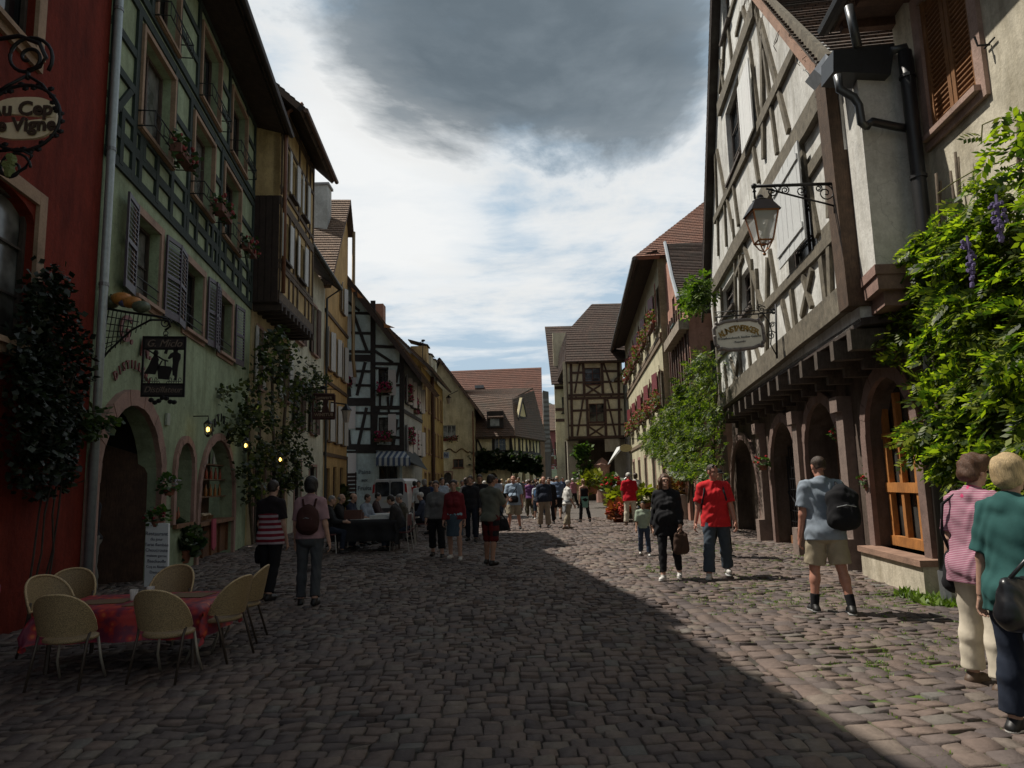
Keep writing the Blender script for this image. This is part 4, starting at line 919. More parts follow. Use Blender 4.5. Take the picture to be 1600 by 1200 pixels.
for a in (ug(1345),ug(1268),ug(1206),ug(1145)):
    mb=MB(); mb.prism([Wp.P(a-.2,0,0),Wp.P(a+.2,0,0),Wp.P(a+.17,.55,0),Wp.P(a-.17,.55,0)],Wp.N*.3)
    mb.prism([Wp.P(a-.16,.55,0),Wp.P(a+.16,.55,0),Wp.P(a+.16,2.6,0),Wp.P(a-.16,2.6,0)],Wp.N*.16)
    mb.prism([Wp.P(a-.17,2.6,0),Wp.P(a+.17,2.6,0),Wp.P(a+.17,2.85,0),Wp.P(a-.17,2.85,0)],Wp.N*.24)
    mb.build('pier',stone((.21,.155,.13)),wh)
# interiors: dark back wall, doors
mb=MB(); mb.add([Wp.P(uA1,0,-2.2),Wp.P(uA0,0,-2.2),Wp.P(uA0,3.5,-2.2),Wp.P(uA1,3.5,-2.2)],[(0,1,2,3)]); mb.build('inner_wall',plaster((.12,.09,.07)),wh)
OR=timber((.42,.17,.04),.25)
mb=MB(); u0,u1=A1; n=-.25
def bar(m,F,a0,a1,b0,b1,n0,n1): m.prism([F.P(a0,b0,n0),F.P(a1,b0,n0),F.P(a1,b1,n0),F.P(a0,b1,n0)],F.N*(n1-n0))
w=u1-u0
for f in (0,.33,.64,.93): bar(mb,Wp,u0+w*f,u0+w*f+.09,.5,2.75,n,n+.08)
for z in (.52,1.3): bar(mb,Wp,u0,u1,z,z+.14,n+.01,n+.1)
bar(mb,Wp,u0,u1,2.1,2.18,n+.01,n+.09)
so_=mb.build('shop_window',OR,wh)
mb=MB(); bar(mb,Wp,u0,u1,.5,2.9,n-.04,n-.02); mb.build('pane',glassm((.03,.03,.028),.08),so_)
mb=MB(); bar(mb,Wp,u0-.35,u1+.1,0,.42,0,.26); mb.build('plinth',plaster((.62,.56,.45),.35),wh)
mb=MB(); bar(mb,Wp,u0-.37,u1+.12,.42,.5,-.2,.3); mb.build('sill',stone((.28,.17,.12)),wh)
mb=MB(); u0,u1=A3
for i in range(13): 
    u=u0+.05+(u1-u0-.1)*i/12; mb.tube([Wp.P(u,.25,-.3),Wp.P(u,2.2,-.3)],.016,5)
for i in range(9): z=.3+i*.24; mb.tube([Wp.P(u0,z,-.3),Wp.P(u1,z,-.3)],.012,5)
mb.tube([Wp.P(u0,.3,-.28),Wp.P(u1,1.2,-.28)],.02,5)
mb.build('iron_gate',IRON,wh)
mb=MB(); bar(mb,Wp,u0,u1,.02,.22,-.4,-.25); mb.build('gate_sill',timber((.3,.14,.06)),wh)
mb=MB(); bar(mb,Wp,A2[0]+.15,A2[1]-.15,.05,2.5,-.55,-.48); d=mb.build('door',timber((.16,.09,.06)),wh); mb=MB(); 
for zz_ in (.3,1.4): bar(mb,Wp,A2[0]+.3,A2[1]-.3,zz_,zz_+.9,-.48,-.45)
mb.build('panel',timber((.13,.07,.045)),d)
mb=MB(); bar(mb,Wp,A4[0],A4[1],0,2.6,-.5,-.44); mb.build('blocked_arch_wall',stone((.2,.155,.13)),wh)
# ================================================================ RIGHT: rendered house in front
rh=empty('rendered_house',(5.2,6,0),'cream rendered house at the right edge with closed brown shutters and black downpipe','house')
RW=plaster((.63,.58,.47),.35); uR0=yu(Wp,2.0);uR1=yu(Wp,8.75)
ur0=Wp.uz(1535,113)[0];ur1=Wp.uz(1464,203)[0]; RZ=(ur0,ur1,5.62,7.3)
DR=(yu(Wp,5.4),yu(Wp,6.3),.02,2.1); WN=(yu(Wp,3.2),yu(Wp,4.3),5.6,7.3)
wall(Wp,[(uR0,0),(uR1,0),(uR1,7.75),(uR0,7.75)],[rect(RZ),rect(DR),rect(WN)],RW,rh,'wall',.25,n=.03)
window(Wp,RZ,rh,stone((.36,.245,.20)),None,sill=True,swid=.16,so=.05,n=.03)
window(Wp,WN,rh,stone((.36,.245,.20)),None,sill=True,swid=.16,so=.05,n=.03)
BR=timber((.25,.115,.042),.25)
for W_ in (RZ,WN):
    um=(W_[0]+W_[1])/2
    for a,b in ((W_[0],um),(um,W_[1])):
        mb=MB(); bar(mb,Wp,a+.01,b-.01,W_[2]+.01,W_[3],-.02,.01)
        s_=mb.build('shutter',BR,rh)
        m2=MB(); z=W_[2]+.1
        while z<W_[3]-.12:
            m2.prism([Wp.P(a+.09,z,.012),Wp.P(b-.09,z,.012),Wp.P(b-.09,z+.016,.012),Wp.P(a+.09,z+.016,.012)],Wp.N*.022+ZV*.02); z+=.062
        for x0,x1 in ((a+.01,a+.08),(b-.08,b-.01)): bar(m2,Wp,x0,x1,W_[2]+.02,W_[3],.012,.045)
        m2.build('slats',BR,s_)
mb=MB(); bar(mb,Wp,DR[0],DR[1],.02,2.1,-.2,-.14); mb.build('door',timber((.1,.06,.04)),rh)
mb=MB(); p=Wp.P(ur0-.25,5.95,.04); mb.tube([p,p+Wp.N*.12,p+Wp.N*.14+ZV*.1],.012,6); mb.tube([p-Wp.D*.12+Wp.N*.02,p+Wp.D*.06+Wp.N*.02],.01,6); mb.build('shutter_catch',IRON,rh)
# eaves
mb=MB(); mb.prism([Wp.P(uR0,7.62,0),Wp.P(uR1+.1,7.62,0),Wp.P(uR1+.1,7.62,.75),Wp.P(uR0,7.62,.75)],(0,0,.08)); mb.build('soffit',timber((.09,.05,.035)),rh)
for i in range(12): u=uR1-.05-i*.55; mb=MB(); bar(mb,Wp,u-.06,u+.06,7.5,7.62,0,.7); mb.build('rafter',timber((.11,.06,.04)),rh)
roof((Wp.P(uR0,7.7,.85),Wp.P(uR1+.15,7.7,.85),Wp.P(uR1+.15,12.2,-4),Wp.P(uR0,12.2,-4)),T1,rh)
mb=MB(); mb.tube([Wp.P(uR0,7.66,.86),Wp.P(uR1+.15,7.66,.86)],.085,8); mb.build('gutter',paint((.05,.05,.05),.5,.4),rh)
mb=MB(); mb.add([Wp.P(uR0,0,-8),Wp.P(uR0,7.7,-8),Wp.P(uR0,7.7,0),Wp.P(uR0,0,0)],[(0,1,2,3)]); mb.add([Wp.P(uR1,3.6,-8),Wp.P(uR1,7.7,-8),Wp.P(uR1,7.7,.02),Wp.P(uR1,3.6,.02)],[(0,1,2,3)]); mb.add([Wp.P(uR1,7.7,-8),Wp.P(uR1,7.7,.0),Wp.P(uR1,12.1,-4)],[(0,1,2)]); mb.build('side_wall',RW,rh)
BP=paint((.03,.03,.032),.45,.3)
xp_=AT(1440,320,8.1).x; u=yu(Wp,8.1); bp0=AT(1480,900,8.6); mb=MB(); mb.tube([Vector((xp_,8.1,z)) for z in (6.75,6.2,4.6,3.7)]+[Vector((bp0.x-.05,8.45,2.6)),Vector((bp0.x,8.6,.35))],.08,10)
mb.build('downpipe',BP,rh,True)
mb=MB(); mb.tube([Vector((bp0.x,8.6,.42)),Vector((bp0.x,8.58,.05))],.1,10); mb.build('pipe_shoe',ZINC,rh)
for z in (6.4,5.1,3.9): mb=MB(); mb.tube([Vector((xp_,8.1,z)),Vector((xp_,8.1,z+.04))],.095,10); mb.build('pipe_clip',BP,rh)
# hopper box, pipe bends from the roofs
P=lambda x,y,z: Vector((x,y,z))
mb=MB(); mb.prism([AT(1302,78,8.15),AT(1302,112,8.15),AT(1392,116,8.15),AT(1398,68,8.15)],(0,.35,0)); mb.build('rain_trough',paint((.05,.052,.055),.4,.4),rh)
PB=paint((.09,.095,.1),.4,.5)
mb=MB(); mb.tube([AT(1326,10,8.1),AT(1333,40,8.1),AT(1340,74,8.15)],.055,10); mb.build('pipe_bend',PB,rh,True)
mb=MB(); mb.tube([AT(1392,80,8.15),AT(1412,74,8.15),AT(1420,95,8.2),AT(1425,150,8.2)],.055,10); mb.build('pipe_bend',PB,rh,True)
mb=MB(); mb.tube([AT(1308,118,8.1),AT(1312,140,8.1),AT(1334,152,8.1),AT(1342,165,8.1),AT(1346,192,8.1),AT(1356,198,8.1)],.05,10); mb.build('pipe_bend',paint((.09,.095,.1),.4,.5),rh,True)
mb=MB(); mb.tube([AT(1354,198,8.1),AT(1362,190,8.1),AT(1400,198,8.15),AT(1424,202,8.2)],.05,10); mb.build('pipe_branch',BP,rh,True)
mb=MB(); mb.prism([AT(1272,108,8.7),AT(1290,84,8.7),AT(1303,96,8.6),AT(1288,122,8.6)],(0,.3,0)); mb.build('lead_flashing',paint((.45,.47,.5),.35,.6),rh)
mb=MB(); mb.tube([AT(1396,545,8.9),AT(1440,660,8.9)],.022,6); mb.build('awning_rod',timber((.2,.1,.07)),rh)
# ================================================================ wisteria on the rendered house
LG=leafm((.045,.08,.012),(.23,.27,.02),.55)
wy=empty('wisteria_plant',(5.0,7.2,0),'big sunlit wisteria climbing the cream rendered wall at the right edge','climbing plant')
poly=[(1602,170),(1560,225),(1520,300),(1462,345),(1432,390),(1408,450),(1400,530),(1420,570),(1436,600),(1468,610),(1462,645),(1426,680),(1432,712),(1462,735),(1480,770),(1600,770),(1760,800),(1800,150)]
P_,D_=sample_face(Wp,poly,2700,.03,.6,20,.12); leaves('foliage',P_,D_,.19,LG,wy,5,None,.45,.48)
P_,D_=sample_face(Wp,[(1440,500),(1500,430),(1600,400),(1800,400),(1800,760),(1470,740),(1460,620)],600,.02,.35,10,.5); leaves('foliage',P_,D_,.22,LG,wy,4,None,.4,.5)
mb=MB()
for i in range(9):
    u=yu(Wp,6.2+.25*i*random.uniform(.6,1.3)-.6); p=Wp.P(u if i>3 else yu(Wp,7.3+.1*i),0,.2); path=[p]; 
    for k in range(9): p=p+Vector((random.uniform(-.05,.05),random.uniform(-.16,.12),.55)); path.append(p)
    mb.tube(path,[.05-.004*k for k in range(10)],6)
mb.build('stem',timber((.10,.075,.05)),wy,True)
mb=MB()
for a in ([(1465,303),(1490,285),(1530,262),(1560,255)],[(1533,225),(1535,195),(1560,184),(1600,190)],[(1602,560),(1570,560),(1555,540),(1580,500),(1600,470)]): 
    mb=MB(); pp=[Wp.W(*q,.45) for q in a]; mb.tube(pp,.007,5); mb.build('tendril',timber((.2,.2,.06)),wy)
for k,(px,py,h) in enumerate(((1561,345,.34),(1516,412,.4))):
    c=Wp.W(px,py,1.0); mb=MB()
    for i in range(45): f=random.random(); mb.ball(c+Vector((random.gauss(0,.03*(1.1-f)),random.gauss(0,.03*(1.1-f)),h/2-f*h)),.02,5)
    mb.tube([c+ZV*(h/2+.05),c-ZV*(h/2-.02)],.012,5)
    mb.build('flower_cluster',paint((.13,.10,.22),.7),wy)
# ================================================================ wall lantern on scrolled bracket
ln=empty('street_lantern',J.P(yu(J,9.25),5.3,.1),'copper framed street lantern hanging from a scrolled iron bracket on the white timbered gable','lantern')
y9=9.15; a=AT(1304,287,y9); e_=AT(1178,291,y9); lo=AT(1304,322,y9)
mb=MB(); Xv=(e_-a).normalized(); mb.tube([a,e_],.022,6); mb.tube([a+ZV*.12,lo-ZV*.1],.02,6); mb.ball(e_,.04,8)
L_=(e_-a).length; mb.tube([lo]+[a+Xv*(L_*f)-ZV*(.32*(1-f)**1.3+.03*math.sin(f*3.14)) for f in (.15,.3,.45,.6,.75,.85)],.013,6)
for f,r in ((.12,.12),(.2,.05),(.42,.08),(.62,.06),(.78,.075)): mb.tube(spiral(a+Xv*(L_*f)-ZV*(r+.01),Xv,ZV,r,.015,1.57,1.6),.009,5)
mb.tube([e_,e_-ZV*.18],.015,6); mb.tube([e_-ZV*.02,e_-ZV*.05,e_-ZV*.08],[.03,.012,.028],6); mb.build('bracket',IRON,ln,True)
COP=paint((.30,.13,.06),.4,.6); c=AT(1191,350,y9); topz=AT(1190,316,y9).z; shz=AT(1190,334,y9).z; botz=AT(1190,378,y9).z
mb=MB(); ws=.168;wb=.095;cx,cy=c.x,c.y
def sq(w,z): return [Vector((cx+i*w,cy+j*w,z)) for i,j in((-1,-1),(1,-1),(1,1),(-1,1))]
for q1,q2 in ((sq(ws+.03,shz),sq(.11,topz)),): mb.add(q1+q2,[(0,1,5,4),(1,2,6,5),(2,3,7,6),(3,0,4,7),(4,5,6,7)])
mb.lathe((cx,cy,topz),[(.10,0),(.11,.02),(.05,.05),(.04,.09),(.015,.11)],10); mb.build('hood',paint((.035,.03,.03),.4,.4),ln)
mb=MB(); q1=sq(ws,shz);q2=sq(wb,botz)
for i in range(4): mb.tube([q1[i],q2[i]],.013,5); mb.tube([q1[i],q1[(i+1)%4]],.014,5); mb.tube([q2[i],q2[(i+1)%4]],.014,5); mb.tube([q2[i],Vector((cx,cy,botz-.1))+ (q2[i]-Vector((cx,cy,botz)))*.5,Vector((cx,cy,botz-.14))],.01,5)
mb.ball((cx,cy,botz-.17),.025,6); mb.build('lamp_frame',COP,ln)
GL,t_,b_=nt('lantern_glass'); b_.inputs['Base Color'].default_value=(.75,.76,.74,1); b_.inputs['Roughness'].default_value=.25; b_.inputs['Alpha'].default_value=.45
mb=MB(); q1=sq(ws-.01,shz);q2=sq(wb-.01,botz); mb.add(q1+q2,[(0,1,5,4),(1,2,6,5),(2,3,7,6),(3,0,4,7)]); mb.build('pane',GL,ln)
mb=MB(); mb.tube([Vector((cx,cy,botz)),Vector((cx,cy,botz+.16))],.02,8); mb.ball((cx,cy,botz+.2),.05,8); mb.build('lamp',paint((.6,.6,.55),.3),ln)
# ================================================================ hanging shop sign (cream plate with curled frame)
sg=empty('hanging_sign',J.P(yu(J,12.6),4.2,.1),'cream shop sign in a wavy grey frame under a scrolled iron bracket','sign')
ys=12.55; C0=AT(1155,523,ys); xr=AT(1194,520,ys)-AT(1115,527,ys); X_=xr.normalized(); Z_=Vector((0,-1,0)).cross(X_)*-1 if False else X_.cross(Vector((0,1,0)))*-1
Z_=Vector((-X_.z,0,X_.x)); wS=xr.length/2-.03;hS=.25
out_=[]
for k in range(64):
    a=2*math.pi*k/64; cx_s=math.cos(a);sn=math.sin(a); e=.28
    px_=abs(cx_s)**e*math.copysign(1,cx_s)*wS*(1+.035*math.cos(6*a)); pz=abs(sn)**e*math.copysign(1,sn)*hS*(1+.07*math.cos(8*a)); out_.append(C0+X_*px_+Z_*pz)
mb=MB(); mb.prism(out_,(0,.03,0)); mb.build('sign_plate',paint((.78,.77,.68),.6,0,.05),sg)
mb=MB(); mb.tube([p+Vector((0,.01,0)) for p in out_],.035,6,True); 
for k in range(0,64,4): mb.ball(out_[k]+Vector((0,-.01,0)),.035,6)
mb.build('sign_frame',paint((.2,.18,.17),.6,.1),sg,True)
GO=paint((.30,.19,.03),.5); word="KUNSTWERKER"
for i,ch in enumerate(word):
    f=(i-(len(word)-1)/2)/(len(word)-1)*2; an=-f*.36; p=C0+X_*(f*wS*.74)+Z_*(.115-.09*f*f)+Vector((0,-.012,0))
    xx=X_*math.cos(an)+Z_*math.sin(an); zz_=-X_*math.sin(an)+Z_*math.cos(an); letters(ch,.15,GO,'lettering',sg,basis(p,xx,zz_),.004,.004)
letters("Kunsthandwerk Atelier Galerie",.062,paint((.05,.06,.07),.6),'lettering',sg,basis(C0-Z_*.05+Vector((0,-.012,0)),X_,Z_),.003)
letters("Riquewihr",.05,paint((.05,.06,.07),.6),'lettering',sg,basis(C0-Z_*.13+Vector((0,-.012,0)),X_,Z_),.003)
mb=MB(); r0=AT(1212,475,ys);r1=AT(1214,560,ys); mb.tube([r0,r1],.018,6); l0=AT(1117,496,ys); mb.tube([AT(1212,488,ys),l0],.014,6); mb.tube([AT(1212,492,ys)+ZV*.1,l0+ZV*.1],.009,6)
for f in (.08,.3,.52,.72): mb.tube(spiral(l0+(r0-l0)*f+ZV*.01,X_,ZV,.06,.01,0,1.4),.007,5)
mb.tube([AT(1120,496,ys),AT(1121,506,ys)],.01,5); mb.tube([AT(1185,490,ys),AT(1187,502,ys)],.01,5)
arc=[r1-ZV*.0+ZV*.05,AT(1204,538,ys),AT(1206,520,ys),AT(1202,503,ys),AT(1192,490,ys)]; mb.tube(arc,.012,6)
for p,r in ((AT(1205,524,ys),.09),(AT(1207,507,ys),.05),(AT(1190,484,ys),.08),(AT(1209,487,ys),.06)): mb.tube(spiral(p,Vector((1,0,0)),ZV,r,.012,.5,1.6),.009,5)
mb.build('bracket',IRON,sg,True)
# red geraniums hung on the arcade piers
def geranium(c,r,label,cat='flower pot',name='geranium_pot',n=60,red=(.45,.01,.015),pot=True,group=None,green=None,dens=1.0,flat=1.0):
    e=empty(name,Vector(c)-ZV*r*.9,label,cat,group)
    c=Vector(c)
    if pot:
        mb=MB(); mb.lathe(c-ZV*r*.95,[(r*.35,0),(r*.52,r*.55),(r*.56,r*.6)],10); mb.build('pot',stone((.25,.10,.06)),e)
    k=int(n); d=RNG.normal(0,1,(k,3)); d/=np.linalg.norm(d,axis=1)[:,None]; d[:,2]=d[:,2]*.8*flat+.1
    P_=np.array(c)+d*r*RNG.uniform(.3,.95,(k,1)); leaves('foliage',P_,d+[0,0,.2],r*.42,green or leafm((.03,.07,.015),(.06,.12,.02),.3),e,0,None,.2,.6)
    mb=MB()
    for i in range(max(3,int(n*.14*dens))):
        q=Vector(RNG.normal(0,1,3)).normalized(); q.z=abs(q.z)*.9*flat-.15; q=c+q*r*random.uniform(.8,1.05)
        for j in range(5): mb.ball(q+Vector(RNG.normal(0,r*.06,3)),r*random.uniform(.06,.1),5)
    mb.build('blossom',paint(red,.7),e); return e
geranium(AT(1310,678,12.2),.15,'red geranium in a small pot hung high between the arches left of the shop window')
geranium(AT(1192,722,16.6),.2,'red geranium on the pier at the left of the iron gate')
geranium(AT(1357,752,11.0),.15,'red geranium low on the pier beside the orange framed shop window')
geranium(AT(1358,731,11.1),.1,'single pink geranium bloom just above the red one beside the shop window',n=25,red=(.5,.03,.12))
# weeds at the wall foot
P_=np.array([list(Wp.P(yu(Wp,random.uniform(8.3,9.3)),0,random.uniform(.05,.5))) for _ in range(500)]); prop(leaves('weeds',P_+[0,0,.03],RNG.normal(0,.6,(500,3))+[0,0,1],.12,GR,None,0,None,.3,.2),kind='stuff',label='green weeds at the foot of the rendered wall by the downpipe',cat='weeds')
# ================================================================ LEFT: red house and green timber-framed house
A=FX(-4.65,-.14,1)
GRN=plaster((.33,.40,.27),.3); RED=plaster((.165,.024,.014),.4); TG=timber((.02,.033,.028),.4); SND=stone((.30,.2,.135))
rd=empty('red_house',(-5.6,7,0),'dark red rendered house at the left edge with stone framed windows','house')
yb=9.98
u0=yu(A,2.0);u1=yu(A,yb)
RWs=[rectpx(A,(-60,268),(44,-120)),]
r1=(A.uz(-80,470)[0],A.uz(46,470)[0],2.75,5.0)
r1=(yu(A,6.6),A.uz(46,470)[0],3.35,A.uz(46,300)[1]-.1); r2=(yu(A,6.7),A.uz(52,60)[0],A.uz(52,85)[1],9.2); r3=(yu(A,4),yu(A,5),.02,2.2)
wall(A,[(u0,0),(u1,0),(u1,12.4),(u0,12.4)],[arch(r1[0],r1[1],r1[2],r1[3],8,.25),rect(r2),rect(r3)],RED,rd)
for r_ in (r1,r2): window(A,r_,rd,SND,None,swid=.17,so=.05)
mb=MB(); bar(mb,A,r3[0],r3[1],.02,2.2,-.2,-.15); mb.build('door',timber((.08,.05,.04)),rd)
mb=MB(); bar(mb,A,r3[1]+.2,r3[1]+.6,1.2,1.7,.0,.05); mb.build('notice_box',DARKW,rd)
roof((A.P(u0,12.3,.7),A.P(u1,12.3,.7),A.P(u1,16,-3.5),A.P(u0,16,-3.5)),T1,rd); mb=MB(); mb.add([A.P(u0,0,0),A.P(u0,13,0),A.P(u0,13,-8),A.P(u0,0,-8)],[(0,1,2,3)]); mb.build('side_wall',RED,rd)
gh=empty('green_house',(-6.7,14,0),'pale green house with dark green timbers, louvred shutters and a round arched entrance','house')
g0=yu(A,yb+.02);g1=yu(A,19.55); zE=12.3
# door arch etc (ground floor)
def ugA(px,py=900):
    r=ray(px,py); k=r.x/r.y; y=-4.65/(k+.14); return yu(A,y)
D0=(ugA(130),ugA(252)); D0=(yu(A,10.25),yu(A,12.75)); S1=(ugA(272,760),ugA(299,760)); S2=(ugA(309,800),ugA(362,800))
WL=[]  # first floor windows (glass), shutters beside
fl=[((205,452),(243,360)),((286,502),(316,440)),((340,548),(362,500))]
w1=[]
for (xl,xr) in ((207,245),(287,316),(342,362)):
    a=A.uz(xl,480)[0];b=A.uz(xr,480)[0]; w1.append((a,b,4.85,6.25))
up=[]
for (xl,xr) in ((214,262),(300,330),(350,374)): up.append((A.uz(xl,200)[0],A.uz(xr,260)[0],7.72,9.45))
tp_=[]
for (xl,xr) in ((312,340),(362,384)): tp_.append((A.uz(xl,100)[0],A.uz(xr,150)[0],10.1,11.75))
tp_.append((A.uz(245,-60)[0],A.uz(277,-20)[0],10.1,11.75))
up.sort(); tp_.sort()
holes=[arch(D0[0],D0[1],.02,3.0,14),arch(S1[0],S1[1],.95,2.55,8),arch(S2[0],S2[1],.02,2.75,10)]+[rect(q) for q in w1+up+tp_]
wall(A,[(g0,0),(g1,0),(g1,zE),(g0,zE)],holes,GRN,gh,depth=.3)
SHM=paint((.045,.03,.045),.5); SLM=paint((.10,.09,.125),.45)
for q in w1:
    window(A,q,gh,stone((.33,.22,.17)),None,swid=.14,so=.04,mull=(1,1),depth=.22)
    for sd in(-1,1): shutter(A,(q[0]-.12,q[1]+.12,q[2]-.08,q[3]+.06),sd,gh,SHM,'louvre',SLM,.12,.05,.62)
    mb=MB(); 
    for z in (q[2]+.15,q[2]+.32): mb.tube([A.P(q[0],z,.02),A.P(q[1],z,.02)],.012,5)
    mb.build('window_rail',IRON,gh)
for q in up+tp_:
    window(A,q,gh,SND,timber((.09,.06,.05)),swid=.085,so=.09,mull=(1,0),depth=.2)
    mb=MB(); n=.32
    for z in (q[2]-.05,q[2]+.22): mb.tube([A.P(q[0]-.1,z,.02),A.P(q[0]-.1,z,n),A.P(q[1]+.1,z,n),A.P(q[1]+.1,z,.02)],.013,5)
    for i in range(9): u=q[0]-.1+(q[1]-q[0]+.2)*i/8; mb.tube([A.P(u,q[2]-.05,n),A.P(u,q[2]+.1,n+.03*(i%2)),A.P(u,q[2]+.22,n)],.008,4)
    mb.build('window_grille',IRON,gh)
# timber frame
mb=MB()
def bz(z,w=.17,a=g0,b=g1): beam(mb,A,(a,z),(b,z),w,-.01,.045,0,.05)
for z in (6.72,7.2,9.75,10.02,zE-.1): bz(z)
wins=sorted(up); cuts=[g0]+[x for q in wins for x in (q[0]-.12,q[1]+.12)]+[g1]
for z in (8.2,8.85): 
    for i in range(0,len(cuts),2): bz(z,.14,cuts[i],cuts[i+1])
bz(7.62,.12)
cut2=[g0]+[x for q in sorted(tp_) for x in (q[0]-.12,q[1]+.12)]+[g1]
for z in (10.75,11.4):
    for i in range(0,len(cut2),2): bz(z,.13,cut2[i],cut2[i+1])
u=g0+.1
posts=[]
for q in wins: posts+= [q[0]-.17,q[1]+.17]
for a,b in zip([g0]+posts[1::2],posts[0::2]+[g1]): 
    k=max(1,int((b-a)/1.1)); posts+=[a+(b-a)*i/k for i in range(1,k)]
posts+=[g0+.09,g1-.09]
for p in sorted(posts): beam(mb,A,(p,6.7),(p,9.8),.15,-.012,.05,0,.05)
p2=[g0+.09,g1-.09]
for q in tp_: p2+=[q[0]-.17,q[1]+.17,(q[0]+q[1])/2]
for p in p2: beam(mb,A,(p,10.0),(p,zE if p not in [(q[0]+q[1])/2 for q in tp_] else 10.1),.14,-.012,.05,0,.05)
k=0; u=g0+.5
while u<g1-.4: beam(mb,A,(u,6.72),(u,7.62),.13,-.011,.048); u+=.78
for q in up: beam(mb,A,((q[0]+q[1])/2-.5,7.2),((q[0]+q[1])/2-.5,7.62),.13,-.011,.048)
beam(mb,A,(g0+.1,7.3),(g0+.85,8.2),.12,-.01,.04);beam(mb,A,(g1-1.0,8.2),(g1-.2,7.3),.12,-.01,.04)
mb.build('timber_frame',TG,gh)
# door arch stones, open dark passage, shop windows
def arch_sur(F,a,b,z0,z1,w,mat,par,n=.07,k=12):
    mb=MB(); o_=arch(a-w,b+w,z0,z1+w,k);i_=arch(a,b,z0,z1,k)
    for j in range(1,len(i_)):
        e=(j+1)%len(i_); h=n+.008*(j%2)
        mb.prism([F.P(*i_[j],0),F.P(*i_[e],0),F.P(*o_[e],0),F.P(*o_[j],0)],F.N*h)
    return mb.build('arch_surround',mat,par)
arch_sur(A,D0[0],D0[1],0,3.0,.26,PINKST,gh,.09,14); arch_sur(A,S1[0],S1[1],.95,2.55,.14,PINKST,gh,.06); arch_sur(A,S2[0],S2[1],0,2.75,.17,PINKST,gh,.06)
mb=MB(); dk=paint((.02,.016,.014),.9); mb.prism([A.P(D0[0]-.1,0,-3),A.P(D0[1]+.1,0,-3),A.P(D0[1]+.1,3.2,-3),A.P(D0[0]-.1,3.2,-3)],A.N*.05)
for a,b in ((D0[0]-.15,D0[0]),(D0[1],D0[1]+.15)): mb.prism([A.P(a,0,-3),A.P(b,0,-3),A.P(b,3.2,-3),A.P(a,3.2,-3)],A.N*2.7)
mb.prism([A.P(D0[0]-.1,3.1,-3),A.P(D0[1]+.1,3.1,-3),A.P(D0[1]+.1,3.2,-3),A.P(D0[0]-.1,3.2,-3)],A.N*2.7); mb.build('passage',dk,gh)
mb=MB(); p=A.P(D0[1]-.02,0,-.15); q=A.P(D0[1]-.3,0,-1.3)
mb.prism([p,q,q+ZV*2.6,p+ZV*2.2],A.D*.06); mb.build('door',timber((.075,.04,.025)),gh)
for S,z0,z1 in ((S1,.95,2.5),(S2,.9,2.6)):
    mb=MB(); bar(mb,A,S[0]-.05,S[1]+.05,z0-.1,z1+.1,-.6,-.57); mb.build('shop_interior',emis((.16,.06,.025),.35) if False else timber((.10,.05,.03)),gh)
    mb=MB(); bar(mb,A,S[0],S[1],z0-.08,z0,-.5,.08); mb.build('shelf',timber((.2,.1,.05)),gh)
mb=MB(); bar(mb,A,S2[0],S2[1],.1,.85,-.2,-.12)
for i in range(5): u=S2[0]+.02+(S2[1]-S2[0]-.1)*i/4; bar(mb,A,u,u+.08,.1,.85,-.12,-.07)
mb.build('wooden_front',timber((.16,.07,.03)),gh)
# roof with deep eave
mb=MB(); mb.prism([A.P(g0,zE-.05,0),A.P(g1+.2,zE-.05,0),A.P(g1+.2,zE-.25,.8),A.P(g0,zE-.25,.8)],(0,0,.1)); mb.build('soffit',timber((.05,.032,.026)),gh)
roof((A.P(g0,zE-.15,.95),A.P(g1+.25,zE-.15,.95),A.P(g1+.25,zE+3.7,-3.6),A.P(g0,zE+3.7,-3.6)),T1,gh)
mb=MB(); mb.tube([A.P(g0,zE-.22,1.0),A.P(g1+.25,zE-.22,1.0)],.085,8); mb.build('gutter',paint((.05,.04,.038),.5,.4),gh)
mb=MB(); mb.add([A.P(g1,0,0),A.P(g1,zE,0),A.P(g1,zE,-8),A.P(g1,0,-8)],[(0,1,2,3)]); mb.add([A.P(g1,zE,0),A.P(g1,zE+3.5,-3.6),A.P(g1,zE,-8)],[(0,1,2)]); mb.build('side_wall',GRN,gh)
roof((A.P(g0,zE-.15,-8),A.P(g1+.2,zE-.15,-8),A.P(g1+.2,zE+3.7,-3.6),A.P(g0,zE+3.7,-3.6)),T1,gh)
mb=MB(); u=g0-.0
mb.tube([A.P(u,12,.1),A.P(u,8,.1),A.P(u,4,.1),A.P(u,.1,.1)],.06,10); mb.build('downpipe',paint((.33,.37,.38),.45,.4),gh,True)
for z in (2.4,4.6,6.7,9): mb=MB(); mb.tube([A.P(u,z,.1),A.P(u,z+.05,.1)],.07,10); mb.tube([A.P(u,z,.1),A.P(u+.1,z,-.02)],.012,5); mb.build('pipe_clip',ZINC,gh)
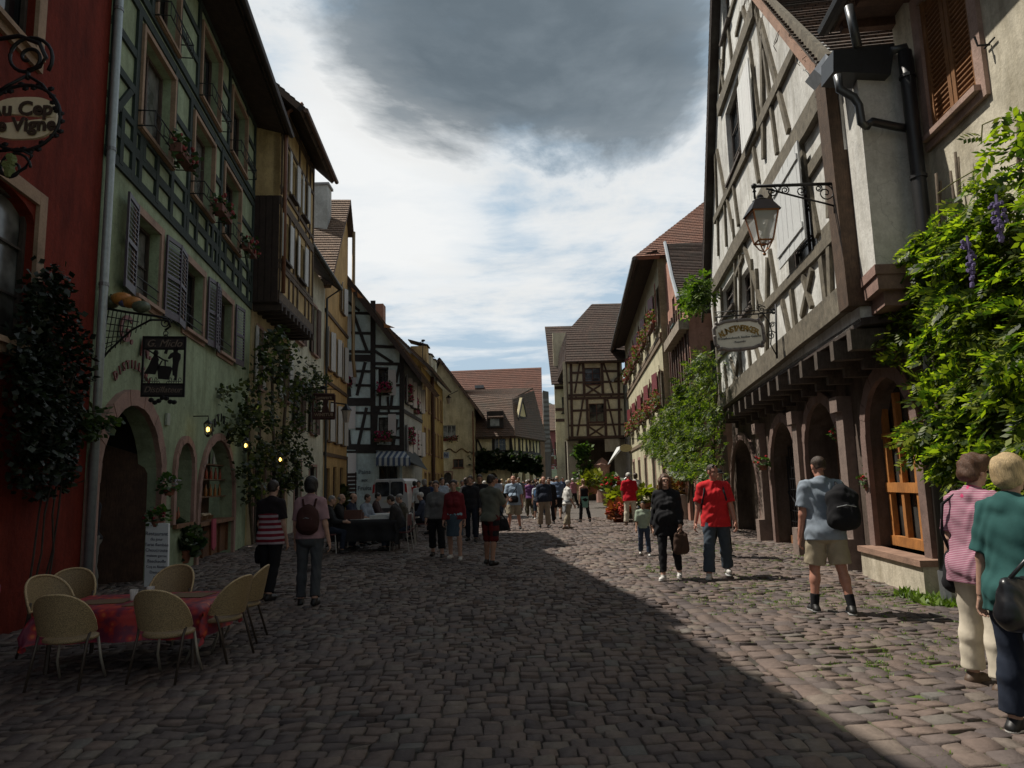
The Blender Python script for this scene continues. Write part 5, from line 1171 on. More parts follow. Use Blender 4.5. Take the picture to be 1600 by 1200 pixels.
# wall lettering
RL=paint((.16,.045,.04),.6)
for ch,px,py,s_ in (("G.",197,515,.62),("M.",228,545,.5)):
    letters(ch,s_,RL,'lettering',gh,basis(A.W(px,py,.05),A.D,ZV),.012,.008,.25)
ar="DISTILLERIE"; uc=(D0[0]+D0[1])/2
for i,ch in enumerate(ar): f=-1+2*i/(len(ar)-1); an=-f*.62; letters(ch,.19,RL,'lettering',gh,basis(A.P(uc+1.28*math.sin(-an)*1.02,2.15+1.52*math.cos(an),.03),A.D*math.cos(an)+ZV*math.sin(an),-A.D*math.sin(an)+ZV*math.cos(an)),.012,.006)
ar2="Geschenke"; uc=(S2[0]+S2[1])/2
for i,ch in enumerate("ARTISAN"): f=-1+2*i/6; an=-f*.75; letters(ch,.26,IRON,'lettering',gh,basis(A.P(uc+1.05*math.sin(-an),2.0+1.28*math.cos(an),.05),A.D*math.cos(an)+ZV*math.sin(an),-A.D*math.sin(an)+ZV*math.cos(an)),.012,.008)
mb=MB(); p=A.W(262,655,.03); mb.box(p,(.16,.04,.22),(A.D,A.N,ZV)); mb.build('house_number_plate',paint((.3,.33,.28),.6),gh)
# geranium boxes on the grilles of the second floor
FB=leafm((.02,.045,.015),(.04,.08,.02),.2)
def window_box(c,D,L,label,group=None,red=(.28,.02,.03),n=120,name='flower_box',box=True,h=.28,fm=None,nb=18,tr=None):
    e=empty(name,Vector(c)-ZV*.12,label,'flower box',group); c=Vector(c); D=Vector(D); Nn=Vector((D.y,-D.x,0))
    if box: mb=MB(); mb.box(c,(L,.18,.17),(D,Nn,ZV)); mb.build('box',stone((.14,.06,.045)),e)
    P_=np.array(c)+np.array(D)*RNG.uniform(-L*.55,L*.55,(n,1))+RNG.normal(0,.09,(n,1))*np.array(Nn)+np.array([0,0,1.])*RNG.uniform(-.12,h,(n,1))
    leaves('foliage',P_,RNG.normal(0,.7,(n,3))+[0,0,.2],.13,fm or FB,e,0,None,.3,.5)
    mb=MB()
    for i in range(nb):
        q=c+D*random.uniform(-L*.5,L*.5)+ZV*random.uniform(-.05,h*1.05)+Nn*random.uniform(-.16,.16)
        for j in range(4): mb.ball(q+Vector(RNG.normal(0,.025,3)),.035,5)
    mb.build('blossom',paint(red,.7),e); return e
lab=['red geranium box on the grille of the second floor window nearest the drainpipe','red geranium box under the middle second floor window of the green house','red geranium box under the second floor window nearest the yellow house']
for q,l in zip(up,lab): window_box(A.P(q[1]-.45,q[2]-.05,.42),A.D,.85,l,'geranium boxes on the green house',red=(.22,.03,.03),nb=9,n=90)
# ---------------------------------------------------------------- wrought sign with squash basket
y_=10.35; ds=empty('distillery_sign',A.P(yu(A,y_),3.6,.1),'iron sign cut with a script name and two figures, hanging under a basket of squash','sign')
Pd=lambda px,py: AT(px,py,y_)
mb=MB(); mb.tube([Pd(151,462),Pd(150,480),Pd(147,560),Pd(143,600)],.022,6)
mb.tube([Pd(155,480),Pd(200,488),Pd(245,494),Pd(262,498),Pd(266,510),Pd(258,516)],.018,6); mb.tube([Pd(146,580),Pd(170,548),Pd(205,516),Pd(235,500),Pd(262,500)],.016,6)
mb.tube(spiral(Pd(160,472),Vector((1,0,0)),ZV,.1,.02,0,1.3),.009,5); mb.tube(spiral(Pd(259,505),Vector((1,0,0)),ZV,.09,.015,0,1.5),.01,5)
for i in range(12):
    f=i/11; a=Pd(164+72*f,480+14*f); b=Pd(148+88*f**1.0,568-66*f); mb.tube([a,b],.008,4)
for i in range(6):
    f=(i+1)/7; mb.tube([Pd(163-12*f,482+80*f),Pd(163+62*(1-f*.9),482+80*f-14*f-18*f*f+12)],.008,4)
mb.build('bracket',IRON,ds,True)
mb=MB()
for px,py,r in ((259,521,.035),(259,526,.03)): mb.tube([Pd(px,py)+Vector((r*math.cos(a),0,r*math.sin(a))) for a in [k*math.pi/5 for k in range(10)]],.007,5,True)
mb.build('hanging_chain',IRON,ds)
TL=Pd(223,525);TR=Pd(291,525.5);BL=Pd(219,620);BRr=Pd(287,620); Xs=(TR-TL).normalized();Ys=(TL-BL).normalized(); Wd=(TR-TL).length;Ht=(TL-BL).length; O=BL
Q=lambda a,b,n=0: O+Xs*(a*Wd)+Ys*(b*Ht)+Vector((0,-n,0))
mb=MB()
for a0,a1,b0,b1 in ((0,.045,0,1),(.955,1,0,1),(.045,.955,0,.035),(.045,.955,.965,1),(.045,.955,.2,.225),(.045,.955,.775,.8)): mb.prism([Q(a0,b0),Q(a1,b0),Q(a1,b1),Q(a0,b1)],(0,.02,0))
mb.build('sign_frame',IRON,ds)
mb=MB(); mb.prism([Q(.045,.035,-.012),Q(.955,.035,-.012),Q(.955,.2,-.012),Q(.045,.2,-.012)],(0,.006,0)); mb.build('letter_panel',paint((.035,.03,.03),.6),ds)
mb=MB(); mb.prism([Q(.045,.8,-.012),Q(.955,.8,-.012),Q(.955,.965,-.012),Q(.045,.965,-.012)],(0,.006,0)); mb.build('letter_panel',paint((.035,.03,.03),.6),ds)
LM=paint((.20,.16,.13),.5)
letters("G. Miclo",.155,LM,'lettering',ds,basis(Q(.5,.875,.005),Xs,Ys),.006,.0,.35); letters("Distillateur",.125,LM,'lettering',ds,basis(Q(.5,.115,.005),Xs,Ys),.006,.0,.35)
mb=MB()
def sil(pts): mb.prism([Q(.045+.91*x,.2+.6*y) for x,y in pts],(0,.015,0))
sil([(.74,.25),(.78,.25),(.79,.12),(.84,.12),(.86,.45),(.88,.62),(.92,.72),(.92,.84),(.84,.9),(.86,1.0),(.82,1.04),(.76,1.03),(.72,.98),(.74,.9),(.66,.85),(.6,.72),(.64,.7),(.72,.76),(.73,.6),(.72,.45)])
sil([(.02,.3),(.3,.28),(.34,.4),(.4,.45),(.36,.62),(.38,.7),(.32,.78),(.36,.86),(.34,.94),(.27,.95),(.23,.88),(.25,.8),(.2,.72),(.12,.5)])
sil([(.38,.16),(.64,.14),(.72,.45),(.68,.5),(.45,.52),(.34,.5)])
sil([(.02,.98),(.05,1.0),(.5,.7),(.62,.66),(.6,.63),(.48,.66)]); sil([(.44,.66),(.47,.66),(.4,.5),(.37,.5)]); sil([(.52,.66),(.55,.66),(.56,.5),(.53,.5)]); sil([(.5,.86),(.54,.98),(.52,1.0),(.6,.98),(.57,.84)])
for i in range(16): 
    x=.02+i*.06; y=.05+.09*(i%2); 
    if not(.4<x<.62): mb.tube([Q(.045+.91*x+.03*math.cos(a),.2+.6*y+.035*math.sin(a),-.008) for a in [k*math.pi/3 for k in range(6)]],.006,4,True)
mb.build('cut_figures',paint((.012,.011,.012),.6),ds)
mb=MB()
for i in range(7): c=Pd(236+i*6,625+4*math.sin(i*1.4)); mb.ball(c,.045,6,(1,.5,.8))
mb.build('iron_vine',IRON,ds)
for k,(px,py,sx,sz,cl,nm) in enumerate(((170,472,.13,.10,(.05,.05,.02),'dark green squash at the left end of the iron basket'),(190,467,.15,.10,(.42,.16,.03),'orange squash in the middle of the iron basket'),(207,473,.15,.09,(.40,.17,.04),'orange gourd on the right of the middle of the iron basket'),(196,475,.07,.06,(.06,.06,.13),'bluish gourd in front of the orange squash'),(224,481,.13,.09,(.10,.12,.08),'grey green squash at the right end of the iron basket'))):
    e=empty('squash',Pd(px,py)-ZV*sz,nm,'squash','squash in the iron basket'); mb=MB(); c=Pd(px,py)+Vector((0,-.02*k+.02,0)); 
    V0=[];n=16;m_=7
    for i in range(1,m_):
        for j in range(n):
            th_=math.pi*i/m_; ph=2*math.pi*j/n; rr=1+.09*math.cos(8*ph); V0.append(c+Vector((sx*rr*math.sin(th_)*math.cos(ph),sz*1.2*rr*math.sin(th_)*math.sin(ph),-sz*math.cos(th_))))
    mb.add(V0+[c-ZV*sz,c+ZV*sz*.9],[(i*n+j,i*n+(j+1)%n,(i+1)*n+(j+1)%n,(i+1)*n+j) for i in range(m_-2) for j in range(n)]+[((m_-1)*n,(j+1)%n,j) for j in range(n)]+[((m_-1)*n+1,(m_-2)*n+j,(m_-2)*n+(j+1)%n) for j in range(n)])
    mb.build('fruit',paint(cl,.5,0,.3,25),e,True); mb=MB(); mb.tube([c+ZV*sz*.8,c+ZV*(sz+.03)+Vector((.02,0,0))],.012,5); mb.build('stalk',timber((.1,.09,.03)),e)
# ---------------------------------------------------------------- oval sign at the left edge
y_=6.35; os_=empty('oval_inn_sign',A.P(yu(A,y_),4,.1),'pale oval sign with old lettering in an iron vine wreath at the left edge','sign')
c=Pd(30,182); 
c=AT(36,184,y_); Xs=(AT(84,183,y_)-c).normalized(); rx=(AT(88,183,y_)-c).length; rz_=(AT(36,155,y_)-c).length
mb=MB(); mb.prism([c+Xs*(rx*max(-1,min(1,1.22*math.cos(a))) if False else rx*(1.0 if abs(math.cos(a))>.999 else math.copysign(abs(math.cos(a))**.7,math.cos(a))))+ZV*rz_*1.12*math.copysign(abs(math.sin(a))**.75,math.sin(a)) for a in [k*math.pi/16 for k in range(32)]],(0,.03,0)); mb.build('sign_plate',paint((.72,.60,.42),.6,0,.1),os_)
letters("Au Cep",.2,paint((.05,.03,.02),.6),'lettering',os_,basis(c+ZV*rz_*.42+Xs*-.02+Vector((0,-.015,0)),Xs,ZV),.004,.006); letters("de Vigne",.19,paint((.05,.03,.02),.6),'lettering',os_,basis(c-ZV*rz_*.42+Vector((0,-.015,0)),Xs,ZV),.004,.006)
mb=MB(); ell=[c+Xs*rx*1.12*math.cos(a)+ZV*rz_*1.75*math.sin(a) for a in [k*math.pi/18 for k in range(36)]]; mb.tube(ell,.017,6,True)
for a in range(0,360,10): 
    p=c+Xs*rx*1.12*math.cos(R(a))+ZV*rz_*1.75*math.sin(R(a)); mb.ball(p+Vector((random.uniform(-.04,.04),0,random.uniform(-.04,.04))),.03,5,(1.3,.4,.9))
mb.tube(spiral(AT(44,90,y_),Xs,ZV,.25,.02,-.6,1.9,40),.018,6); mb.tube([AT(-90,75,y_),AT(-20,64,y_),AT(30,56,y_),AT(62,68,y_),AT(72,90,y_),AT(62,104,y_),AT(44,110,y_)],.022,6)
mb.tube([AT(44,110,y_),AT(43,124,y_)],.02,6); mb.tube([AT(43,118,y_),AT(66,132,y_),AT(86,158,y_),AT(95,180,y_)],.016,5); mb.tube([AT(43,118,y_),AT(10,135,y_),AT(-12,150,y_)],.016,5)
mb.tube(spiral(AT(20,262,y_),Xs,ZV,.17,.02,0,1.4),.014,5); mb.tube([AT(0,236,y_),AT(30,233,y_),AT(50,243,y_),AT(40,262,y_),AT(15,277,y_),AT(-5,268,y_)],.015,5); mb.build('iron_scrolls',IRON,os_,True)
mb=MB(); 
for i in range(14): f=i/13; mb.ball(AT(14+random.uniform(-1,1)*12*(1-f),246+26*f,y_),.045,6)
mb.build('grape_ornament',paint((.14,.17,.06),.5),os_)
# ---------------------------------------------------------------- dark creeper on the red house
cr=empty('creeper',A.P(yu(A,9.3),0,.2),'dark bushy creeper climbing the red wall beside the drainpipe','climbing plant')
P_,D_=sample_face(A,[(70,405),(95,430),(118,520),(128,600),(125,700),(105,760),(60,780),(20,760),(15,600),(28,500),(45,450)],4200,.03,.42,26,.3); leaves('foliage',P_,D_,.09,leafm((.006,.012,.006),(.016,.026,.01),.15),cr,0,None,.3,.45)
P_,D_=sample_face(A,[(128,640),(148,632),(190,655),(160,680),(128,690)],160,.1,.3,6,.6); leaves('foliage',P_,D_,.12,leafm((.03,.055,.02),(.06,.09,.03),.3),cr,0,None,.3,.45)
mb=MB()
for i in range(4): 
    p=A.P(yu(A,8.5)+.1*i,0,.15); path=[p]
    for k in range(7): p=p+Vector((random.uniform(-.05,.05),random.uniform(-.1,.1),.45)); path.append(p)
    mb.tube(path,.012,5)
mb.build('stem',timber((.04,.03,.022)),cr)
# lit wall lanterns
def wall_lamp(c,label,s=.16):
    e=empty('wall_lantern',Vector(c)-ZV*.2,label,'lantern','small lit wall lanterns'); c=Vector(c)
    mb=MB(); mb.lathe(c,[(.02,.2),(.09,.13),(.1,.11)],8); mb.lathe(c,[(.02,-.16),(.06,-.11)],8)
    for k in range(6): a=k*math.pi/3; mb.tube([c+Vector((.09*math.cos(a),.09*math.sin(a),.11)),c+Vector((.055*math.cos(a),.055*math.sin(a),-.12))],.007,4)
    mb.tube([c+ZV*.2,c+ZV*.28,c+ZV*.28-A.N*.3],.013,5); mb.build('lamp_frame',IRON,e)
    mb=MB(); mb.ball(c,.035,8,(1,1,1.5)); mb.build('bulb',emis((1,.62,.12),7),e)
wall_lamp(A.W(325,671,.35),'lit yellow lantern left of the big arched shop window'); wall_lamp(A.W(384,696,.35),'lit yellow lantern right of the arched shop window, in front of the climbing shrub')
# board with menu text, goods in the shop window
bd=empty('menu_board',G(241,922),'tall white board with printed lines standing beside the arched entrance','sign board')
y_=G(241,922).y; Pm=lambda px,py: AT(px,py,y_)
mb=MB(); mb.prism([Pm(225,922),Pm(261,922),Pm(263,818),Pm(228,816)],(0,.06,0)); mb.build('board',paint((.70,.72,.73),.6,0,.05),bd)
XB=(Pm(261,870)-Pm(226,869)).normalized(); ZB=(Pm(245,820)-Pm(244,900)).normalized()
for i,(s_,h_) in enumerate((("Restaurant",.085),("du jour",.07),("Tarte flambée",.07),("Choucroute",.075),("maison garnie",.06),("Baeckeoffe",.07),("Coq au Riesling",.055),("Desserts",.065),("Vins",.065),("au verre",.06))):
    letters(s_,h_,paint((.06,.06,.09),.7),'lettering',bd,basis(Pm(245,834+i*8.6)+Vector((0,-.006,0)),XB,ZB),.002)
def basket(c,r,label,mat,n=14,cat='basket'):
    e=empty('basket',c,label,cat); mb=MB(); mb.lathe(Vector(c),[(r*.8,0),(r,r*.5),(r*1.03,r*.55)],12); mb.build('bowl',wicker((.2,.11,.05)),e); 
    mb=MB()
    for i in range(n): mb.ball(Vector(c)+Vector((random.uniform(-.6,.6)*r,random.uniform(-.6,.6)*r,r*.6)),r*.25,6)
    mb.build('goods',mat,e)
u=(S2[0]+S2[1])/2
for i in range(3): basket(A.P(S2[0]+.3+i*.42,.93,-.15),.17,['basket of pale rolls on the left of the shop shelf','basket of pale rolls in the middle of the shop shelf','basket of pale rolls on the right of the shop shelf'][i],paint((.42,.33,.22),.7))
def bottle(c,h,col,label,group):
    mb=MB(); mb.lathe(Vector(c),[(.034,0),(.036,h*.05),(.036,h*.55),(.014,h*.75),(.014,h)],10); o=mb.build('bottle',paint(col,.2),None,True,loc=c); prop(o,label,'bottle',group)
k=0
for row,z in enumerate((1.45,1.85,2.2)):
    mb=MB(); bar(mb,A,S2[0]+.02,S2[1]-.02,z-.03,z,-.45,-.15); mb.build('shelf',timber((.15,.08,.04)),gh)
    for i in range(7 if row<2 else 5):
        u=S2[0]+.25+i*(S2[1]-S2[0]-.5)/(6 if row<2 else 4); bottle(A.P(u,z,-.25),.28,[(.3,.12,.03),(.28,.05,.02),(.4,.4,.38)][row],['small amber bottle on the lowest shelf of the arched shop window','small dark red bottle on the middle shelf of the arched shop window','clear glass bottle on the top shelf of the arched shop window'][row],['amber bottles in the shop window','red bottles in the shop window','clear bottles in the shop window'][row])
for i in range(5): bottle(A.P(S1[0]+.12+i*(S1[1]-S1[0]-.24)/4,1.0+.0,-.2),.26,(.3,.1,.05),'dark bottle lined up in the narrow arched window','bottles in the narrow window')
tw=MB(); p=A.P(S2[0]+.75,0,.12)
tw.prism([p+ZV*.95-A.D*.14,p+ZV*.95+A.D*.14,p+ZV*.35+A.D*.2,p+ZV*.25+A.D*.02,p+ZV*.32-A.D*.1],A.N*.03); o=tw.build('cloth',cloth((.36,.07,.10)),None,False,loc=p+ZV*.25); prop(o,'pink cloth hanging from the shelf under the arched shop window','cloth')
geranium(A.W(246,808,.35),.2,'dark potted flower hanging above the menu board',n=90,red=(.2,.02,.03))
geranium(G(282,892)+ZV*.55,.42,'leafy potted shrub standing below the narrow arched window',n=260,red=(.05,.06,.02),green=leafm((.02,.045,.015),(.05,.08,.025),.2))
geranium(A.W(265,757,.35),.2,'hanging pot with pale flowers at the left of the narrow arched window',n=90,red=(.35,.33,.36))
# ================================================================ LEFT continued
def QF(a,b):
    a=Vector((a[0],a[1],0));b=Vector((b[0],b[1],0)); d=(b-a).normalized(); n=Vector((d.y,-d.x,0))
    if n.dot(-(a+b)/2)<0: n=-n
    return Fc(a,d,n),(b-a).length
CRM=plaster((.76,.69,.46),.3); OCH=plaster((.54,.40,.21),.35); PALE=plaster((.58,.57,.46),.3); BLU=plaster((.62,.76,.79),.2); DT=timber((.028,.024,.024),.4)
WS=paint((.46,.46,.44),.6,0,.08); MAR=paint((.16,.03,.035),.6)
T2=tiles((.12,.075,.055),(.17,.105,.075),(.08,.07,.055),.2,.18); T3=tiles((.15,.062,.042),(.20,.085,.058),(.11,.06,.045),.25,.22); T4=tiles((.20,.13,.09),(.30,.20,.14),(.12,.09,.07),.2,.18)
Bf=FX(-6.03,-.07,1)
yh=empty('yellow_jettied_house',Bf.P(yu(Bf,21.7),0),'narrow ochre timbered house whose upper floors jut out on dark beams, with white shutters','house')
b0=yu(Bf,19.7);b1=yu(Bf,24.2); nj=.72; zj=Bf.uz(455,480,nj)[1]; zt_=Bf.uz(455,160,nj)[1]; 
zj=7.0; zt_=12.6
low=[(Bf.uz(401,560)[0],Bf.uz(409,560)[0],4.5,6.3),(Bf.uz(441,560)[0],Bf.uz(451,560)[0],4.5,6.3)]
dr=[(b0+.6,b0+1.7,.02,2.4),(b0+2.4,b0+4.0,.6,2.5)]
wall(Bf,[(b0,0),(b1,0),(b1,zj),(b0,zj)],[rect(q) for q in low+dr],plaster((.40,.33,.20),.3),yh)
for q in low: window(Bf,q,yh,PINKST,None,shut=(WS,'board'),mull=(1,2),swid=.1)
for q in dr: window(Bf,q,yh,PINKST,None,mull=(1,1),swid=.1,sill=False)
JW=[(b0+.35,b0+1.0,8.3,9.6),(b0+2.3,b0+3.0,8.3,9.6),(b0+1.1,b0+1.75,10.6,11.9),(b0+2.75,b0+3.3,10.6,11.9)]
wall(Bf,[(b0,zj),(b1,zj),(b1,13.2),(b0,13.2)],[rect(q) for q in JW],OCH,yh,'upper_wall',.2,n=nj)
for q in JW: window(Bf,q,yh,None,None,shut=(WS,'board'),mull=(1,2),n=nj+.03,depth=.2,ang=.08)
mb=MB()
for z,w in ((7.1,.3),(8.0,.14),(10.0,.26),(10.4,.12),(12.9,.2),(8.15,.1),(12.05,.1)): beam(mb,Bf,(b0,z),(b1,z),w,nj-.01,nj+.05)
u=b0+.08
while u<b1:
    if not any(q[0]-.02<u<q[1]+.02 for q in JW[:2]): beam(mb,Bf,(u,7.1),(u,10.0),.08,nj-.01,nj+.045)
    if not any(q[0]-.02<u<q[1]+.02 for q in JW[2:]): beam(mb,Bf,(u,10.2),(u,13.1),.08,nj-.01,nj+.045)
    u+=.55
mb.build('timber_frame',timber((.10,.07,.045)),yh)
Sd,_L=QF(tuple(Bf.P(b0,0,-4))[:2],tuple(Bf.P(b0,0,nj))[:2]) 
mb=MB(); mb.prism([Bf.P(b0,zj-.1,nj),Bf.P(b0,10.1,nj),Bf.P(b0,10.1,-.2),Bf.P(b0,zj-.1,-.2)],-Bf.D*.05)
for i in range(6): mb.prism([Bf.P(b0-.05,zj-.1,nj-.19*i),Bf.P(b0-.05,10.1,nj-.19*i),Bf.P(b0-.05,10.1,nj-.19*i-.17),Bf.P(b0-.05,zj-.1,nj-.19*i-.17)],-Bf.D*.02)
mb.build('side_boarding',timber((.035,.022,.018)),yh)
mb=MB(); mb.add([Bf.P(b0,6.9,nj),Bf.P(b0,13.2,nj),Bf.P(b0,17.5,-4),Bf.P(b0,6.9,-4)],[(0,1,2,3)]); mb.add([Bf.P(b1,6.9,nj),Bf.P(b1,13.2,nj),Bf.P(b1,17.5,-4),Bf.P(b1,0,-4),Bf.P(b1,0,0),Bf.P(b1,6.9,0)],[(0,1,2,3,4,5)]); mb.build('side_wall',OCH,yh)
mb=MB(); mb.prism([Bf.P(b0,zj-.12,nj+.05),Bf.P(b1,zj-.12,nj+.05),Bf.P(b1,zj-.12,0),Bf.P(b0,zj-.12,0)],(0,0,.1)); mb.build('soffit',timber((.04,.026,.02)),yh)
for i in range(10): mb=MB(); u=b0+.15+(b1-b0-.3)*i/9; mb.prism([Bf.P(u-.08,zj-.32,0),Bf.P(u+.08,zj-.32,0),Bf.P(u+.08,zj-.12,0),Bf.P(u-.08,zj-.12,0)],Bf.N*(nj+.1)); mb.build('joist',timber((.04,.026,.02)),yh)
mb=MB(); u=b0+.12; mb.tube([Bf.P(u,13.1,nj+.6),Bf.P(u,12.8,nj+.15),Bf.P(u,12.0,nj+.12),Bf.P(u,7.2,nj+.12)],.06,8); mb.build('downpipe',paint((.16,.07,.04),.5,.3),yh,True)
roof((Bf.P(b0-.35,12.7,nj+.75),Bf.P(b1+.2,12.7,nj+.75),Bf.P(b1+.2,17.6,-3.8),Bf.P(b0-.35,17.6,-3.8)),T1,yh,th=.18)
mb=MB(); mb.tube([Bf.P(b0-.35,12.62,nj+.8),Bf.P(b1+.2,12.62,nj+.8)],.075,8); mb.build('gutter',paint((.12,.07,.05),.5,.3),yh)
# pale house
c1=yu(Bf,30.2); ph=empty('pale_rendered_house',Bf.P((b1+c1)/2,0),'pale rendered house with tall brown shutters between the jettied house and the ochre gable','house')
zc=Bf.uz(500,410,.5)[1]; zc=10.4
pw=[(b1+.8,b1+1.7,6.9,8.9),(b1+3.4,b1+4.3,6.9,8.9),(b1+.8,b1+1.7,3.7,5.5),(b1+3.4,b1+4.3,3.7,5.5),(b1+.9,b1+1.9,.02,2.5),(b1+3.3,b1+4.6,.6,2.4)]
wall(Bf,[(b1,0),(c1,0),(c1,zc),(b1,zc)],[rect(q) for q in pw],PALE,ph)
for q in pw[:4]: window(Bf,q,ph,PINKST,None,shut=(timber((.10,.06,.045)),'board'),mull=(1,2),swid=.1,ang=.1)
for q in pw[4:]: window(Bf,q,ph,PINKST,None,mull=(1,1),swid=.1,sill=False)
roof((Bf.P(b1,zc-.1,.65),Bf.P(c1+.1,zc-.1,.65),Bf.P(c1+.1,zc+3.6,-4),Bf.P(b1,zc+3.6,-4)),T1,ph)
mb=MB(); mb.tube([Bf.P(b1,zc-.15,.7),Bf.P(c1+.1,zc-.15,.7)],.07,8); mb.tube([Bf.P(c1,zc-.15,.7),Bf.P(c1-.05,zc-.6,.1),Bf.P(c1-.05,.2,.1)],.05,8); mb.build('gutter',paint((.04,.045,.045),.5,.4),ph)
# ochre gable house with chimney
d0=c1;d1=yu(Bf,36.2); og=empty('ochre_gable_house',Bf.P((d0+d1)/2,0),'ochre gabled house with a light fish scale roof slope and white chimney','house')
ze=10.6; ua=yu(Bf,35.2); za=AT(534,312,35.2).z
dw=[(d0+.5,d0+1.3,6.8,8.6),(d0+2.2,d0+3.0,6.8,8.6),(d0+.5,d0+1.3,3.6,5.4),(d0+2.4,d0+3.2,3.6,5.4),(d0+4.2,d0+5.0,3.6,5.4),(d0+4.2,d0+5.0,6.8,8.6),(d0+3.9,d0+4.7,10.2,11.6),(d0+.6,d0+1.5,.02,2.4),(d0+2.3,d0+3.2,.6,2.5),(d0+4.1,d0+5,.6,2.5)]
wall(Bf,[(d0,0),(d1,0),(d1,za-1.2),(ua,za),(d0,ze)],[rect(q) for q in dw],plaster((.55,.37,.17),.3),og)
for q in dw: window(Bf,q,og,None,timber((.13,.08,.05)),shut=(WS,'board') if q[2]>3 else None,mull=(1,2),ang=.3)
mb=MB(); 
for z in (3.0,6.2,9.3): mb=MB(); beam(mb,Bf,(d0,z),(d1,z),.16,-.01,.06); mb.build('string_course',timber((.10,.06,.035)),og)
roof((Bf.P(d0-.3,ze-.3,-6),Bf.P(d0-.3,ze-.3,.3),Bf.P(ua,za,.3),Bf.P(ua,za,-6)),T4,og,step=.22,saw=.04)
roof((Bf.P(d1+.2,za-1.6,.3),Bf.P(d1+.2,za-1.6,-6),Bf.P(ua,za,-6),Bf.P(ua,za,.3)),T4,og)
mb=MB(); mb.tube([Bf.P(d1,za-1.4,.3),Bf.P(d1,8.2,.3),Bf.P(d1,7.2,.4)],.09,8); mb.build('downpipe',paint((.30,.22,.12),.5,.2),og,True)
mb=MB(); cc=AT(503,318,33.5); mb.box(cc-ZV*.8,(.75,.75,3.2)); ch=mb.build('chimney',plaster((.55,.56,.55),.2),og); mb=MB(); mb.box(cc+ZV*.86,(.9,.9,.12)); mb.build('chimney_cap',stone((.3,.3,.3)),ch)
# ================================================================ blue timbered house, front turned to us
bh=empty('blue_timbered_house',(-7.3,39.5,0),'light blue house with black timber frame, white shutters and magenta flowers, seen gable on','house')
yB=37.0; FB_=FY(yB); U=lambda px,py=650: FB_.uz(px,py)
x0=U(534)[0];xm=U(583)[0];x1=U(628)[0]; zl=lambda py: U(600,py)[1]
apx,apz=U(547,440); rkx,rkz=U(628,546)
sl_=(rkz-apz)/(rkx-apx)
zat=lambda x: apz+sl_*(x-apx)
BW=[(U(536)[0],U(545)[0],zl(602),zl(566)),(U(537)[0],U(545)[0],zl(672),zl(640)),(U(591)[0],U(607)[0],zl(616),zl(574)),(U(591)[0],U(607)[0],zl(684),zl(652)),(U(592)[0],U(624)[0],.6,zl(728)),(U(535)[0],U(545)[0],zl(760),zl(712))]
wall(FB_,[(x0,0),(x1,0),(x1,rkz-.1),(apx,apz-.1),(x0,apz-.7)],[rect(q) for q in BW],BLU,bh)
for q in BW[:4]: window(FB_,q,bh,None,DT,mull=(1,2))
window(FB_,BW[4],bh,None,DT,mull=(3,1)); window(FB_,BW[5],bh,None,DT,mull=(1,1))
def fsh(F,px0,px1,py0,py1,mat,par,n=.05):
    a=F.uz(px0,py0);b=F.uz(px1,py1); mb=MB(); bar(mb,F,a[0],b[0],min(a[1],b[1]),max(a[1],b[1]),n,n+.04); return mb.build('shutter',mat,par)
WS2=paint((.52,.50,.50),.6,0,.06)
for q in ((544,557,566,600),(544,556,635,670),(607,619,578,618),(607,619,647,681),(544,557,708,752),(540,549,495,527)): fsh(FB_,q[0],q[1],q[3],q[2],WS2,bh)
mb=MB()
def bp(a,b,w): beam(mb,FB_,FB_.uz(*a),FB_.uz(*b),w,-.01,.06)
for y_ in (489,520,549,559): bp((537,y_),(583,y_+1),.14 if y_!=559 else .36)
for y_ in (628,): bp((537,y_),(583,y_),.42)
for y_ in (580,602,645,670,697,704): bp((556,y_),(583,y_+.5),.13)
bp((537,698),(628,700),.3); bp((537,706),(628,707),.12)
for x in (583,): bp((x,470),(x,707),.26)
for a,b,w in (((628,546),(628,707),.24),((583,541),(626,543),.16),((583,568),(626,569),.16),((583,575),(606,576),.1),((583,637),(626,637),.2),((583,646),(626,646),.14),((552,489),(574,549),.16),((541,470),(562,486),.14),((571,566),(558,618),.16),((573,637),(560,696),.16),((545,602),(546,620),.2),((544,672),(546,696),.2),((539,524),(541,549),.13),((585,548),(614,567),.15),((624,571),(619,598),.14),((613,618),(611,636),.14),((606,620),(607,637),.12),((607,637),(608,646),.12),((594,600),(594,640),.1),((620,655),(614,698),.18),((626,668),(616,672),.12),((607,683),(626,684),.14),((592,637),(592,646),.1),((610,602),(626,602),.12),((536,620),(545,620),.12),((566,697),(566,707),.3)): bp(a,b,w)
for i in range(3): bp((586,700+i*.1),(588,640),.2) if i==0 else None
mb.build('timber_frame',DT,bh)
